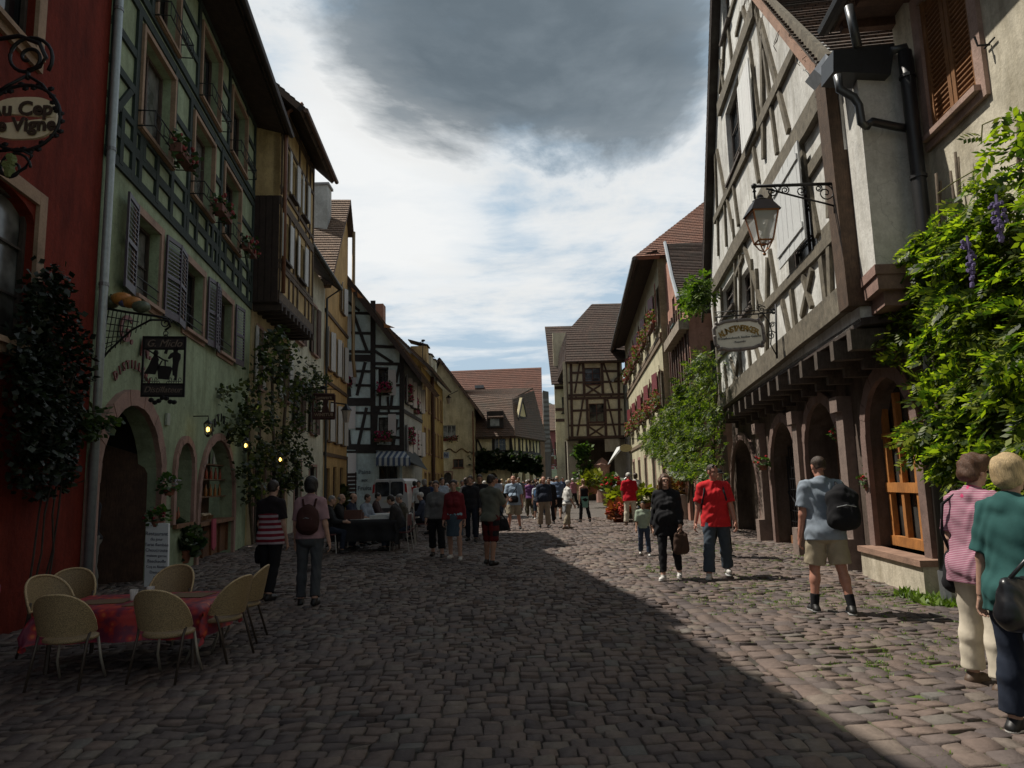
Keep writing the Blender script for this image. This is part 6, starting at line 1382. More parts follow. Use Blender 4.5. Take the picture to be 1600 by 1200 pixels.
# deep verge: roof over the gable
ya=yB-.9; 
def V3(x,y,z): return Vector((x,y,z))
eX=x1+1.15; rt_=(V3(eX,ya,zat(eX)),V3(eX,45,zat(eX)),V3(apx,45,apz+.15),V3(apx,ya,apz+.15))
roof(rt_,T2,bh,th=.22); roof((V3(apx-4,ya,apz-4.4),V3(apx-4,45,apz-4.4),V3(apx,45,apz+.15),V3(apx,ya,apz+.15)),T2,bh)
mb=MB(); mb.prism([V3(apx,ya-.03,apz+.1),V3(eX,ya-.03,zat(eX)-.05),V3(eX,ya-.03,zat(eX)-.35),V3(apx,ya-.03,apz-.35)],(0,.08,0)); mb.build('verge_board',timber((.05,.035,.03)),bh)
mb=MB(); xo,zo=U(552,446);
for (p0_,p1_,p2_) in (((549,449),(556,455),(550,457)),((558,456),(568,466),(559,465)),((600,505),(617,512),(600,512))):
    mb=MB(); mb.prism([AT(*p0_,ya-.05),AT(*p1_,ya-.05),AT(*p2_,ya-.05)],(0,.05,0)); mb.build('verge_panel',plaster((.42,.20,.09),.2),bh)
SB,LB=QF((x1,yB+.03),(-5.75,44.3)); sw_=[(1.0+1.7*i,1.8+1.7*i,z,z+1.5) for i in range(4) for z in (3.3,6.0)]
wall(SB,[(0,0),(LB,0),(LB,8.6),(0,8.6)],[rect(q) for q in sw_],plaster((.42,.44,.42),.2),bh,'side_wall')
for q in sw_: window(SB,q,bh,None,DT,mull=(1,2),shut=(WS2,'board'),ang=.4)
mb=MB()
for z in (2.8,5.5,8.3): beam(mb,SB,(0,z),(LB,z),.2,-.01,.06)
mb.build('side_timber',DT,bh)
MG=(.30,.015,.08)
for i,(px,py,yy,L,lb) in enumerate(((600,611,36.6,.75,'magenta flowers under the upper front window of the blue house'),(599,688,36.6,.9,'dark red flowers under the lower front window of the blue house'),(541,603,36.6,.5,'red flowers at the upper left window of the blue house, near the hanging sign'))):
    window_box(AT(px,py,yy),(1,0,0),L,lb,None,MG,150,h=.45,nb=45,box=True)
for i,(px,py,yy,lb) in enumerate(((640,624,38.6,'magenta flowers on the nearest upper side window of the blue house'),(650,644,41.5,'magenta flowers hanging low on the second upper side window of the blue house'),(643,692,39.0,'magenta flowers on the lower side window above the awning end'),(649,700,41.5,'magenta flowers at the far lower side window of the blue house'))):
    window_box(AT(px,py,yy),SB.D,1.1,lb,'flower boxes on the side of the blue house',MG,170,h=.8,nb=60)
# awning
aw=empty('striped_awning',(-6.6,36.5,2.9),'blue and white striped awning over the shop front of the blue house','awning')
AWM,ta,ba=nt('awning_stripe'); w_=N(ta,'ShaderNodeTexWave',wave_type='BANDS',bands_direction='X',i_Scale=1.15); ta.links.new(obj(ta),w_.inputs[0]); ta.links.new(ramp(ta,w_.outputs['Fac'],[(.48,(.06,.09,.16)),(.52,(.42,.45,.45))]),ba.inputs['Base Color']); ba.inputs['Roughness'].default_value=.9
a0=AT(588,706,36.9);a1=AT(632,706,36.9); b0_=AT(587,716,35.6);b1_=AT(641,716,35.6)
mb=MB(); mb.prism([a0,a1,b1_,b0_],(0,0,.03)); mb.build('canopy',AWM,aw)
mb=MB(); 
for i in range(18):
    f0=i/18;f1=(i+1)/18; p=b0_.lerp(b1_,f0);q=b0_.lerp(b1_,f1); mb.prism([p,q,q-ZV*.32,(p+q)/2-ZV*.42,p-ZV*.32],(0,.015,0))
mb.build('valance',AWM,aw)
mb=MB(); e0=AT(641,716,35.6); mb.prism([AT(632,706,36.9),AT(650,708,41),AT(668,735,41),AT(641,722,35.6)],(0,0,.04)); mb.build('side_flap',paint((.04,.05,.055),.9),aw)
mb=MB(); mb.tube([AT(632,710,36.9),AT(641,718,35.6)],.03,5); mb.build('awning_arm',ZINC,aw)
# painted letters on the blue corner and slatted board
pb=empty('price_board',V3(U(541)[0],36.3,0),'dark slatted board on the wall left of the pale blue shop corner','sign board'); mb=MB()
a=AT(535,742,36.4);b=AT(557,742,36.4);
for i in range(9): z=2.1-.2*i; mb.prism([V3(a.x,36.4,z),V3(b.x,36.4,z),V3(b.x,36.4,z+.15),V3(a.x,36.4,z+.15)],(0,.04,0))
for x in (a.x+.05,b.x-.05): mb.tube([V3(x,36.46,0),V3(x,36.46,2.3)],.03,5)
mb.build('board',timber((.05,.035,.035)),pb)
for i,(s_,h_) in enumerate((("Pains",.32),("aux",.22),("Fruits",.32))): letters(s_,h_,paint((.12,.15,.17),.7),'lettering',bh,basis(V3(U(570)[0],yB-.02,2.3-i*.42),(1,0,0),ZV),.004,.006)
# ================================================================ ochre row beyond
oh=empty('ochre_row_house',(-6.0,47,0),'dark ochre house beyond the blue one, tall brown pipe down its corner','house')
F1,L1=QF((-5.75,44.3),(-5.62,56.5)); ow=[(x,x+.8,z,z+1.6) for x in (1.0,3.0,6.3,8.2,10.2) for z in (.7,3.6,6.4)]
wall(F1,[(0,0),(L1,0),(L1,9.1),(0,9.1)],[rect(q) for q in ow],plaster((.47,.34,.14),.35),oh)
for q in ow: window(F1,q,oh,stone((.3,.17,.1)),None,mull=(1,2),swid=.1)
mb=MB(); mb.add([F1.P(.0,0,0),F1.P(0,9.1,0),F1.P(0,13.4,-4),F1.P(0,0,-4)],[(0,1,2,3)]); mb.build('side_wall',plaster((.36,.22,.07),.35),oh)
mb=MB(); mb.tube([F1.P(4.4,9.0,.15),F1.P(4.4,.1,.15)],.13,8); mb.build('downpipe',timber((.07,.035,.022)),oh)
roof((F1.P(-.2,8.9,.7),F1.P(L1,8.9,.7),F1.P(L1,13.5,-4),F1.P(-.2,13.5,-4)),T2,oh)
for i,(x,zb,mt) in enumerate(((3.5,10.2,OCH),(6.0,10.0,PALE),(8.2,10.0,PALE))):
    mb=MB(); mb.box(F1.P(x,zb,-.6),(1.1,1.1,1.5),(F1.D,F1.N,ZV)); d=mb.build('dormer',mt,oh); mb=MB(); mb.prism([F1.P(x-.65,zb+.75,.05),F1.P(x+.65,zb+.75,.05),F1.P(x+.65,zb+1.15,-1.3),F1.P(x-.65,zb+1.15,-1.3)],(0,0,.08)); mb.build('dormer_roof',T4,d)
mb=MB(); mb.box(F1.P(1.5,12.7,-3),(.9,.7,1.6),(F1.D,F1.N,ZV)); mb.build('chimney',stone((.3,.15,.1)),oh)
mb=MB(); p=AT(660,552,46); mb.tube([AT(660,560,46),AT(661,532,46)],.03,5); mb.tube([AT(656,535,46),AT(663,533,46)],.03,4); mb.ball(AT(661,532,46),.1,5,(1.6,.3,.8)); o=mb.build('weather_vane',IRON,oh)
# cream gable house
cg=empty('cream_gable_house',(-4.4,60,0),'cream house with a plain gable to the square and one flower box','house')
FG=FY(57.0); ug_=lambda px,py: FG.uz(px,py); ex,ez=ug_(746,643); ax_,az_=ug_(688,566)
gw=[rectpx(FG,(692,683),(712,664)),rectpx(FG,(708,731),(724,717)),(ug_(693,700)[0],ug_(705,700)[0],.02,ug_(700,738)[1])]
wall(FG,[(ug_(684,700)[0],0),(ug_(742,700)[0],0),(ug_(742,700)[0],ez+.4),(ax_,az_),(ug_(684,700)[0],az_-.6)],[rect(gw[0]),rect(gw[1]),arch(*gw[2])],CRM,cg)
window(FG,gw[0],cg,None,paint((.35,.36,.33),.6),mull=(2,0),glass=glassm((.16,.17,.16),.2)); window(FG,gw[1],cg,None,timber((.2,.09,.06)),mull=(1,0)); window(FG,gw[2],cg,PINKST,DARKW,sill=False,swid=.1)
roof((V3(ex+.5,56.4,ez-.35),V3(ex+.5,66,ez-.35),V3(ax_,66,az_+.3),V3(ax_,56.4,az_+.3)),T2,cg,th=.2); roof((V3(ax_-5,56.4,az_-5),V3(ax_-5,66,az_-5),V3(ax_,66,az_+.3),V3(ax_,56.4,az_+.3)),T2,cg)
mb=MB(); mb.add([V3(ug_(742,700)[0],57,0),V3(ug_(742,700)[0],64,0),V3(ug_(742,700)[0],64,ez+.4),V3(ug_(742,700)[0],57,ez+.4)],[(0,1,2,3)]); mb.build('side_wall',CRM,cg)
mb=MB(); mb.tube([V3(ug_(740,700)[0],56.8,ez),V3(ug_(740,700)[0],56.8,.2)],.07,6); mb.build('downpipe',timber((.2,.1,.06)),cg)
mb=MB(); pts_=[FG.W(px,704+3*math.sin(px*.32),.05) for px in range(696,737,3)]; mb.tube(pts_,.045,5); mb.build('wall_moulding',timber((.14,.08,.03)),cg)
window_box(AT(702,687,56.7),(1,0,0),1.3,'flower box with dark red blooms under the shuttered window of the cream gable','flower boxes in the square',(.28,.02,.03),90,nb=25)
sb=empty('small_wall_sign',AT(696,714,56.8),'small blue and white sign on a bracket on the cream gable','sign'); mb=MB(); mb.box(AT(697,711,56.7),(.5,.04,.5)); mb.build('plate',paint((.36,.42,.50),.6),sb); mb=MB(); mb.tube([AT(704,702,56.7),AT(690,705,56.7)],.02,5); mb.build('bracket',IRON,sb); letters("hi",.42,paint((.04,.06,.16),.6),'lettering',sb,basis(AT(697,711,56.65),(1,0,0),ZV),.004,.01)
def lantern_small(c,label,arm):
    e=empty('wall_lantern',c,label,'lantern'); c=Vector(c); mb=MB(); mb.lathe(c,[(.03,.5),(.2,.3),(.22,.26)],6); mb.tube([c+ZV*.5,c+Vector(arm)],.03,5); mb.build('bracket',IRON,e); mb=MB(); mb.lathe(c,[(.10,-.2),(.18,.26)],6); mb.build('lamp_glass',paint((.30,.26,.22),.3),e)
lantern_small(AT(701,627,56.2),'small lantern high on the cream gable',(.7,.5,.9))
# low timbered house with hipped roof, vine and arches
lh=empty('low_timbered_house',(.0,60,0),'low timbered house with big hipped roof, dormer and a vine over its arches','house')
a=(AT(744,700,58).x,58.0);b=(AT(798,700,58.0).x,58.0);c=(AT(843,700,66).x,66.0)
H1,l1=QF(a,b);H2,l2=QF(b,c); za_=AT(770,725,58).z; ze_=AT(770,679,58).z
hw1=[(1.3,1.9,za_+1.0,ze_-.25),(l1-1.0,l1-.4,za_+1.0,ze_-.25)]; ga=[arch(.9,l1-.35-.7,.02,za_-.7,8,.9)]
wall(H1,[(0,0),(l1,0),(l1,ze_),(0,ze_)],[rect(q) for q in hw1]+ga,CRM,lh)
for q in hw1: window(H1,q,lh,None,paint((.25,.28,.28),.6),mull=(1,1))
hw2=[(2.0,2.7,za_+1.0,ze_-.3),(5.2,5.9,za_+1.2,ze_-.3)]; ga2=[arch(x,x+1.1,.02,za_-.6,8) for x in (.8,2.8,5.0,6.9)]
apx2=l2*.42
wall(H2,[(0,0),(l2,0),(l2,ze_),(apx2+2.2,ze_+.1),(apx2,ze_+3.4),(apx2-2.2,ze_+.1),(0,ze_)],[rect(q) for q in hw2]+ga2,CRM,lh,'gable_wall')
for q in hw2: window(H2,q,lh,None,DT,mull=(1,1))
mb=MB()
for F_,L_ in ((H1,l1),(H2,l2)):
    for z in (za_+.1,ze_-.12,za_+1.0): beam(mb,F_,(0,z),(L_,z),.22,-.01,.07)
    k=int(L_/.95)
    for i in range(k+1): beam(mb,F_,(L_*i/k,za_),(L_*i/k,ze_),.2,-.01,.06)
    for i in range(0,k,2): beam(mb,F_,(L_*i/k,ze_-.1),(L_*(i+.7)/k,za_+.1),.15,-.01,.055)
for s_ in (-1,1): beam(mb,H2,(apx2,ze_+3.3),(apx2+s_*2.2,ze_+.1),.2,-.01,.06)
beam(mb,H2,(apx2-1.2,ze_+1.6),(apx2+1.2,ze_+1.6),.2,-.01,.06)
mb.build('timber_frame',DT,lh)
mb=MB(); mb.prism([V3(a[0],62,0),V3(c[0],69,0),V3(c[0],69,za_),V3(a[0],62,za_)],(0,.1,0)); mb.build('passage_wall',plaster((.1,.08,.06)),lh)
r0=AT(722,611,61);r1=AT(834,607,64); e0=V3(a[0]-.5,57.4,ze_-.2);e1=V3(b[0]+.4,57.4,ze_-.2);e2=V3(c[0]+.7,66,ze_-.2)
roof((e0,e1,AT(800,622,61.5),AT(735,617,61.5)),T2,lh,step=.25,th=.25); roof((e1,e2,AT(834,610,66),AT(800,622,61.5)),T2,lh,step=.25,th=.25)
roof((AT(735,618,61.5),AT(800,623,61.5),AT(833,606,66),AT(722,609,66)),T2,lh,step=.3)
mb=MB(); dz_=AT(774,660,58.2); mb.box(AT(774,657,58.9),(1.35,1.8,1.4)); d=mb.build('dormer',DT,lh); mb=MB(); mb.box(AT(773,660,57.98),(.75,.1,.62)); mb.build('pane',glassm((.12,.13,.12),.2),d); roof((AT(762,652,57.7),AT(787,651,57.7),AT(784,638,60),AT(766,638,60)),T2,d,'dormer_roof')
# vine band
def vine(name,label,F,poly,n,n0,n1,size,c1_=(.02,.04,.012),c2_=(.05,.08,.02),cat='climbing plant',pinn=0,fill=.5,stems=((0,0),)):
    e=empty(name,F.W(*poly[0],n0),label,cat); P_,D_=sample_face(F,poly,n,n0,n1,12,fill); leaves('foliage',P_,D_,size,leafm(c1_,c2_,.35),e,pinn,None,.35,.5)
    mb=MB(); ok=False
    for (px,py,qx,qy) in stems if len(stems[0])==4 else ():
        a=F.W(px,py,n0+.05);b=F.W(qx,qy,n0+.05); mb.tube([a,a.lerp(b,.3)+Vector((random.uniform(-.1,.1),0,0)),a.lerp(b,.65)+Vector((random.uniform(-.1,.1),0,0)),b],.05,5); ok=True
    if ok: mb.build('stem',timber((.09,.065,.045)),e)
    return e
vine('vine','dark vine band above the arches of the low timbered house',H1,[(732,705),(760,703),(800,706),(843,712),(845,738),(800,733),(790,728),(745,735),(730,730)],1500,.1,1.2,.4,(.012,.025,.01),(.03,.05,.015),stems=((747,755,748,725),(800,755,801,728)))
# big red-brown roof behind
br_=empty('long_roofed_house',(-1,68,0),'large house with a long reddish tiled roof rising behind the low timbered one','house')
e0=AT(690,660,70);e1=AT(849,655,70); 
roof((V3(e0.x,67,7.0),V3(AT(846,600,67).x,67,7.0),AT(846,574,73),AT(697,580,73)),T3,br_,step=.3)
mb=MB(); xr_=AT(848,600,67.5).x; mb.add([V3(e0.x,67.5,0),V3(xr_,67.5,0),V3(xr_,67.5,7),V3(e0.x,67.5,7)],[(0,1,2,3)]); mb.add([V3(xr_,67.5,0),V3(xr_+.5,79,0),V3(xr_+.5,79,7),V3(xr_,73,13.4),V3(xr_,67.5,7)],[(0,1,2,3,4)]); mb.build('wall',plaster((.5,.36,.27),.3),br_)
mb=MB(); mb.box(AT(749,605,70.5),(.9,.9,.3)); mb.build('skylight',ZINC,br_)
gb=empty('grey_slate_house',AT(854,700,84),'narrow grey slated building just right of the big red roof','house'); mb=MB(); p=AT(850,668,84);q=AT(859,668,84); mb.prism([V3(p.x,84,0),V3(q.x,84,0),V3(q.x,84,AT(856,612,84).z),V3(p.x,84,AT(850,610,84).z)],(0,6,0)); mb.build('wall',tiles((.3,.29,.28),(.38,.37,.35),(.2,.2,.2),.4,.35) if False else plaster((.2,.19,.18),.3),gb)
mb=MB(); 
for i in range(12): z=5+i*.55; bar(mb,FY(84.0,0,0),p.x,q.x,z,z+.3,.02,.06)
mb.build('slat_cladding',paint((.24,.24,.23),.7),gb)
for k,(pl,pr,yy,zt2,zr,col,lb) in enumerate(((852,872,100,672,640,(.33,.13,.13),'pink house far down the lane, closest of the lane houses'),(848,862,88,705,668,(.30,.17,.11),'brownish house at the left of the far lane'),(858,880,125,655,632,(.36,.16,.15),'farthest pink house below the wooded hill'))):
    e=empty('lane_house',AT(pl,745,yy),lb,'house','houses in the far lane'); F_=FY(float(yy)); p=AT(pl,740,yy);q=AT(pr,740,yy); zt3=AT(pl,zt2,yy).z; L_=q.x-p.x
    ws_=[(p.x+L_*f,p.x+L_*f+.6,z,z+1.0) for f in (.15,.5,.8) for z in (1.0,3.6,6.0) if z+1.2<zt3]
    wall(F_,[(p.x,0),(q.x,0),(q.x,zt3),(p.x,zt3)],[rect(w) for w in ws_],plaster(col,.3),e)
    for w in ws_: window(F_,w,e,None,paint((.5,.5,.48),.6),mull=(1,0))
    roof((V3(p.x-.3,yy-.5,zt3-.1),V3(q.x+.3,yy-.5,zt3-.1),V3(q.x,yy+4,AT(pl,zr,yy+4).z),V3(p.x,yy+4,AT(pl,zr,yy+4).z)),T2,e,step=.4)
# ================================================================ RIGHT far: timbered tower house, long cream house, pink house
Y8=50.0; tw=empty('timbered_tower_house',(6,54,0),'square cream house with brown timbers and steep tiled roof at the street end','house')
FT=FY(Y8); u_=lambda px,py=640: FT.uz(px,py); TT=timber((.085,.05,.04),.4); TCR=plaster((.76,.71,.53),.2)
xl=u_(887)[0];xr=u_(975)[0]; zt5=u_(930,564)[1]; zb5=u_(930,684)[1]; zm=u_(930,622)[1]
tws=[rectpx(FT,(914,601),(938,574)),rectpx(FT,(921,660),(944,630))]
wall(FT,[(xl,zb5),(xr,zb5),(xr,zt5),(xl,zt5)],[rect(q) for q in tws],TCR,tw)
window(FT,tws[0],tw,None,timber((.12,.06,.05)),mull=(1,2),glass=glassm((.13,.15,.18),.15)); window(FT,tws[1],tw,None,timber((.12,.06,.05)),mull=(1,1))
mb=MB()
def tp2(a,b,w=.2): beam(mb,FT,FT.uz(*a),FT.uz(*b),w*.78,-.01,.07)
for y_ in (566,597,617,622,664,683): tp2((888,y_+1),(975,y_-1),.22 if y_ not in (597,664) else .17)
tp2((892,642),(920,641));tp2((944,641),(972,640));tp2((890,583),(912,582));tp2((940,580),(968,580));
for x,y0,y1 in ((892,566,683),(911,566,617),(940,566,617),(966,566,683),(917,622,683),(945,622,683)): tp2((x,y0),(x+2,y1),.24)
for a,b in (((906,567),(898,614)),((943,567),(958,614)),((911,624),(902,681)),((949,624),(962,681)),((916,602),(938,616)),((938,602),(916,616)),((919,666),(943,682)),((943,666),(919,682)),((913,617),(913,622)),((938,617),(938,622)),((900,617),(900,622)),((955,617),(955,622))): tp2(a,b,.16)
mb.build('timber_frame',TT,tw)
SW,Ls=QF((xl,Y8),(xl+.9,Y8+9)); 
sws=[(x,x+.8,z,z+1.3) for x in (1.5,5) for z in (5.3,8.0)]
wall(SW,[(0,zb5),(Ls,zb5),(Ls,zt5),(0,zt5)],[rect(q) for q in sws],TCR,tw,'side_wall')
for q in sws: window(SW,q,tw,None,DT)
mb=MB()
for z in (zb5+.1,zm,zt5-.1): beam(mb,SW,(0,z),(Ls,z),.25,-.01,.07)
for i in range(7): beam(mb,SW,(Ls*i/6,zb5),(Ls*i/6,zt5),.2,-.01,.06)
mb.build('side_timber',TT,tw)
T5=tiles((.085,.055,.045),(.125,.08,.062),(.07,.06,.05),.26,.24)
e0=AT(884,563,49.4);e1=AT(978,563,49.4); k0=AT(884,517,51);r0=AT(926,473,53);r1=AT(990,472,53); kr=AT(980,517,51)
e0.z=e1.z=zt5-.1
roof((e0,V3(10.2,49.4,e0.z),V3(10.0,51.2,AT(900,519,51.2).z),V3(AT(885,519,51.2).x,51.2,AT(900,519,51.2).z)),T5,tw,step=.25,th=.2)
roof((V3(AT(885,519,51.2).x,51.2,AT(900,519,51.2).z),V3(10,51.2,AT(900,519,51.2).z),V3(10.2,53.4,r0.z),V3(r0.x,53.4,r0.z)),T5,tw,step=.25,th=.1)
roof((V3(e0.x,60,e0.z),e0,V3(AT(885,519,51.2).x,51.2,AT(900,519,51.2).z),V3(AT(885,519,51.2).x,60,AT(900,519,51.2).z)),T5,tw); roof((V3(AT(885,519,51.2).x,60,AT(900,519,51.2).z),V3(AT(885,519,51.2).x,51.2,AT(900,519,51.2).z),V3(r0.x,53.4,r0.z),V3(r0.x,60,r0.z)),T5,tw)
mb=MB(); bar(mb,FT,xl,u_(905)[0],0,zb5,-2.2,-1.6); bar(mb,FT,u_(960)[0],xr+1,0,zb5,-1.2,-1.0); bar(mb,FT,u_(943)[0],u_(966)[0],zb5-1.0,zb5,-.25,-.05); mb.build('lower_wall',plaster((.48,.45,.38),.3),tw)
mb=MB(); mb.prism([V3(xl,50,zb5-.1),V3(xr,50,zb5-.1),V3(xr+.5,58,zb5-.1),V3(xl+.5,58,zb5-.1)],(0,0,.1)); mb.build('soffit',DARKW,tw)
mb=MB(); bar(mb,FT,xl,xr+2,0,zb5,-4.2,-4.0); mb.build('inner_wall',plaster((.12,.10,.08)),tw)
mb=MB(); c=V3(u_(936)[0],49.6,0); mb.lathe(c,[(.5,0),(.5,2.4),(.55,2.45),(.6,2.6),(.3,2.9),(.05,3.1)],10); mb.build('stone_pillar',stone((.34,.20,.16)),tw)
mb=MB(); 
for i in range(8): mb.box(V3(u_(944)[0]+.28*i,49.2,.09+.17*i),(.28,1.4,.18+.34*i*.0)); mb.box(V3(u_(944)[0]+.28*i,49.2,.085*i),(.279,1.39,.17*i+.001))
mb.build('stair',stone((.25,.2,.17)),tw)
mb=MB(); mb.tube([V3(u_(943)[0],48.5,.9),V3(u_(943)[0]+2.2,48.5,2.4)],.03,5); mb.tube([V3(u_(943)[0],48.5,.5),V3(u_(943)[0]+2.2,48.5,2.0)],.02,5); mb.tube([V3(u_(943)[0],48.5,0),V3(u_(943)[0],48.5,.95)],.03,5); mb.build('stair_rail',ZINC,tw)
vine('ivy','green ivy under the jetty of the tower-like timbered house',FY(49.5),[(894,700),(905,690),(925,695),(922,720),(930,745),(905,757),(895,745),(898,720)],420,.0,.8,.3,(.03,.06,.012),(.08,.14,.02))
# house behind on the left of it
t2=empty('narrow_jettied_house',(4.2,58,0),'narrow timbered house peeping out left of the tower-like house','house')
p=AT(866,600,60);q=AT(888,600,60); z0=AT(870,640,60).z;z1=AT(870,520,60).z; zz1=AT(870,606,60).z
F_=FY(60.0); wall(F_,[(p.x,0),(q.x+1,0),(q.x+1,z1),(p.x,z1)],[(rect((p.x+.6,p.x+1.3,zz1-2.2,zz1-.8)))],TCR,t2); window(F_,(p.x+.6,p.x+1.3,zz1-2.2,zz1-.8),t2,None,DT)
mb=MB(); 
for z in (z0,zz1,zz1-2.8): beam(mb,F_,(p.x,z),(q.x+1,z),.25,-.01,.07)
mb.build('timber_frame',TT,t2)
roof((V3(p.x-.3,58.8,AT(864,600,58.8).z),V3(q.x+2,58.8,AT(864,600,58.8).z),V3(q.x+2,63,AT(864,510,63).z),V3(p.x-.5,63,AT(862,510,63).z)),T5,t2,step=.3)
# long cream house KL plane
KL=FX(3.7,.09,-1); l0=yu(KL,28.9);l1_=yu(KL,50.0)
ch=empty('long_cream_house',KL.P((l0+l1_)/2,0),'long cream house with maroon shutters and two rows of flower boxes down the sunny side','house')
zs1=KL.uz(1022,640)[1]; zs2=KL.uz(1015,500)[1]; zeL=11.2; zs1,zs2=4.6,8.1
n_=5; ws_=[]
for i in range(n_):
    u=l0+1.0+i*4.1
    for z in (zs1,zs2): ws_.append((u,u+1.0,z,z+1.65))
    ws_.append((u-.1,u+1.1,.02 if i%2 else .8,2.7))
wall(KL,[(l0,0),(l1_,0),(l1_,zeL),(l0,zeL)],[rect(q) for q in ws_],plaster((.60,.56,.40),.25),ch)
for q in ws_:
    if q[2]>3: window(KL,q,ch,None,paint((.45,.42,.38),.6),mull=(1,2)); [shutter(KL,q,s_,ch,MAR,'board',None,.12,.03,.98) for s_ in (-1,1)]
    else: window(KL,q,ch,stone((.38,.24,.2)),None,mull=(1,1),swid=.16,sill=False)
mb=MB()
for z in (3.5,7.3,7.55): mb=MB(); beam(mb,KL,(l0,z),(l1_,z),.18,-.01,.07); mb.build('string_course',timber((.2,.15,.10)),ch)
GM=(.38,.10,.07); FB2=leafm((.05,.075,.02),(.12,.13,.03),.35); bn=['nearest','second nearest','middle','fourth','farthest']
for i in range(n_):
    u=l0+1.5+i*4.1
    for z,nm in ((zs1-.1,'lower'),(zs2-.1,'upper')): window_box(KL.P(u,z+.05,.28),KL.D,1.9,f'{bn[i]} flower box in the {nm} row of the long cream house','flower boxes on the long cream house',GM,170,h=.75,fm=FB2,nb=45)
T6=tiles((.25,.12,.085),(.32,.16,.11),(.16,.10,.08),.2,.19)
ev0=KL.P(l0-.3,zeL-.35,1.0);ev1=KL.P(l1_,zeL-.35,1.0)
roof((ev0,ev1,KL.P(l1_-3,zeL+5.5,-5),KL.P(l0+5.5,zeL+5.5,-5)),T5,ch,step=.25,th=.2)
roof((KL.P(l0-.3,zeL-.3,-11),ev0,KL.P(l0+5.5,zeL+5.5,-5),KL.P(l0+5.4,zeL+5.5,-5.1)),T6,ch,step=.2,th=.15)
mb=MB(); mb.tube([ev0-ZV*.05,ev1-ZV*.05],.08,8); mb.build('gutter',paint((.12,.12,.115),.5,.4),ch); mb=MB(); mb.prism([KL.P(l0-.2,zeL-.1,0),KL.P(l1_,zeL-.1,0),KL.P(l1_,zeL-.4,.95),KL.P(l0-.2,zeL-.4,.95)],(0,0,.06)); mb.build('soffit',DARKW,ch)
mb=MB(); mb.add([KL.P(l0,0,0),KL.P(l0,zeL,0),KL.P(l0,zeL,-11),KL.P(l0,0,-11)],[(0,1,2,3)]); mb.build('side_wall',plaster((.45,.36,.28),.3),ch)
# pink house with pent roof and jettied oriel
pk=empty('pink_timbered_house',(7.5,26,0),'pinkish timbered house with a pent roof facing us, half hidden by a vine','house')
PKM=plaster((.50,.28,.225),.3); PKT=timber((.11,.07,.055),.4)
KP=FX(3.85,.095,-1); k0_=yu(KP,23.6);k1_=l0; zK=8.4
pws=[(k0_+.5+i*1.15,k0_+1.15+i*1.15,4.5,6.6) for i in range(4)]+[(k0_+.6+i*1.5,k0_+1.3+i*1.5,7.4,8.2) for i in range(3)]
k1_=yu(KP,28.85)
wall(KP,[(k0_,0),(k1_,0),(k1_,10.4),(yu(KP,27.6),10.4),(k0_,7.2)],[rect(q) for q in pws[:4]]+[rect((k0_+1.0,k0_+2.2,.02,2.5)),rect((k0_+3.1,k0_+4.2,.8,2.5))]+[rect((k0_+3.0,k0_+3.7,7.5,8.6))],PKM,pk)
for q in pws[:4]: window(KP,q,pk,None,PKT,mull=(1,2))
window(KP,(k0_+1.0,k0_+2.2,.02,2.5),pk,None,PKT,sill=False); window(KP,(k0_+3.1,k0_+4.2,.8,2.5),pk,None,PKT); window(KP,(k0_+3.0,k0_+3.7,7.5,8.6),pk,None,paint((.05,.09,.085),.6))
mb=MB()
for z in (3.6,4.3,6.9): beam(mb,KP,(k0_,z),(k1_,z),.2,-.01,.07)
for i in range(9): u=k0_+.15+(k1_-k0_-.3)*i/8; beam(mb,KP,(u,3.6),(u,6.9 if i<2 else 7.9),.15,-.01,.06)
mb.build('timber_frame',PKT,pk)
mb=MB(); mb.prism([KP.P(k0_-.1,6.6,.0),KP.P(k1_-1,6.6,.0),KP.P(k1_-1,6.95,.0),KP.P(k0_-.1,6.95,.0)],KP.N*.35); mb.build('jetty_board',timber((.33,.28,.22)),pk)
F7=FY(KP.P(k0_,0).y); xk=KP.P(k0_,0).x
wall(F7,[(xk,0),(xk+6,0),(xk+6,7.2),(xk,7.2)],[rect((xk+.7,xk+1.5,4.4,6.2))],PKM,pk,'side_wall'); window(F7,(xk+.7,xk+1.5,4.4,6.2),pk,None,PKT)
a_=AT(1066,467,23.2);b_=AT(1039,381,28.4)
roof((V3(a_.x-.15,23.2,a_.z),V3(a_.x+7,23.2,a_.z),V3(a_.x+7,28.4,b_.z),V3(b_.x,28.4,b_.z)),T5,pk,step=.18,th=.12,saw=.04)
mb=MB(); mid=AT(1050,433,25.0); mb.tube([V3(b_.x,28.4,b_.z+.06),mid,V3(a_.x-.15,23.2,a_.z+.05)],.07,6); mb.build('lead_edge',paint((.33,.35,.37),.45,.4),pk); mb=MB(); mb.tube([V3(a_.x-.2,23.1,a_.z-.05),V3(a_.x+6,23.1,a_.z-.05)],.07,6); mb.build('gutter',ZINC,pk)
# small white house past the cream one
sm=empty('small_white_house',KL.P(l1_+1,0),'small white house squeezed between the cream house and the tower-like one','house')
F8,L8=QF(tuple(KL.P(l1_,0,.05))[:2],(7.9,54.5)); sq_=[(1.2,2.0,z,z+1.4) for z in (1,4.2,6.8)]
wall(F8,[(0,0),(L8,0),(L8,8.8),(0,8.8)],[rect(q) for q in sq_],plaster((.66,.65,.62),.2),sm)
for q in sq_: window(F8,q,sm,None,timber((.2,.12,.09)),shut=(WS,'board'))
roof((F8.P(-.2,8.6,.9),F8.P(L8,8.6,.9),F8.P(L8,12,-3),F8.P(-.2,12,-3)),T5,sm); mb=MB(); mb.tube([F8.P(-.2,8.55,.95),F8.P(L8,8.55,.95)],.09,6); mb.build('gutter',paint((.3,.31,.32),.5,.3),sm)
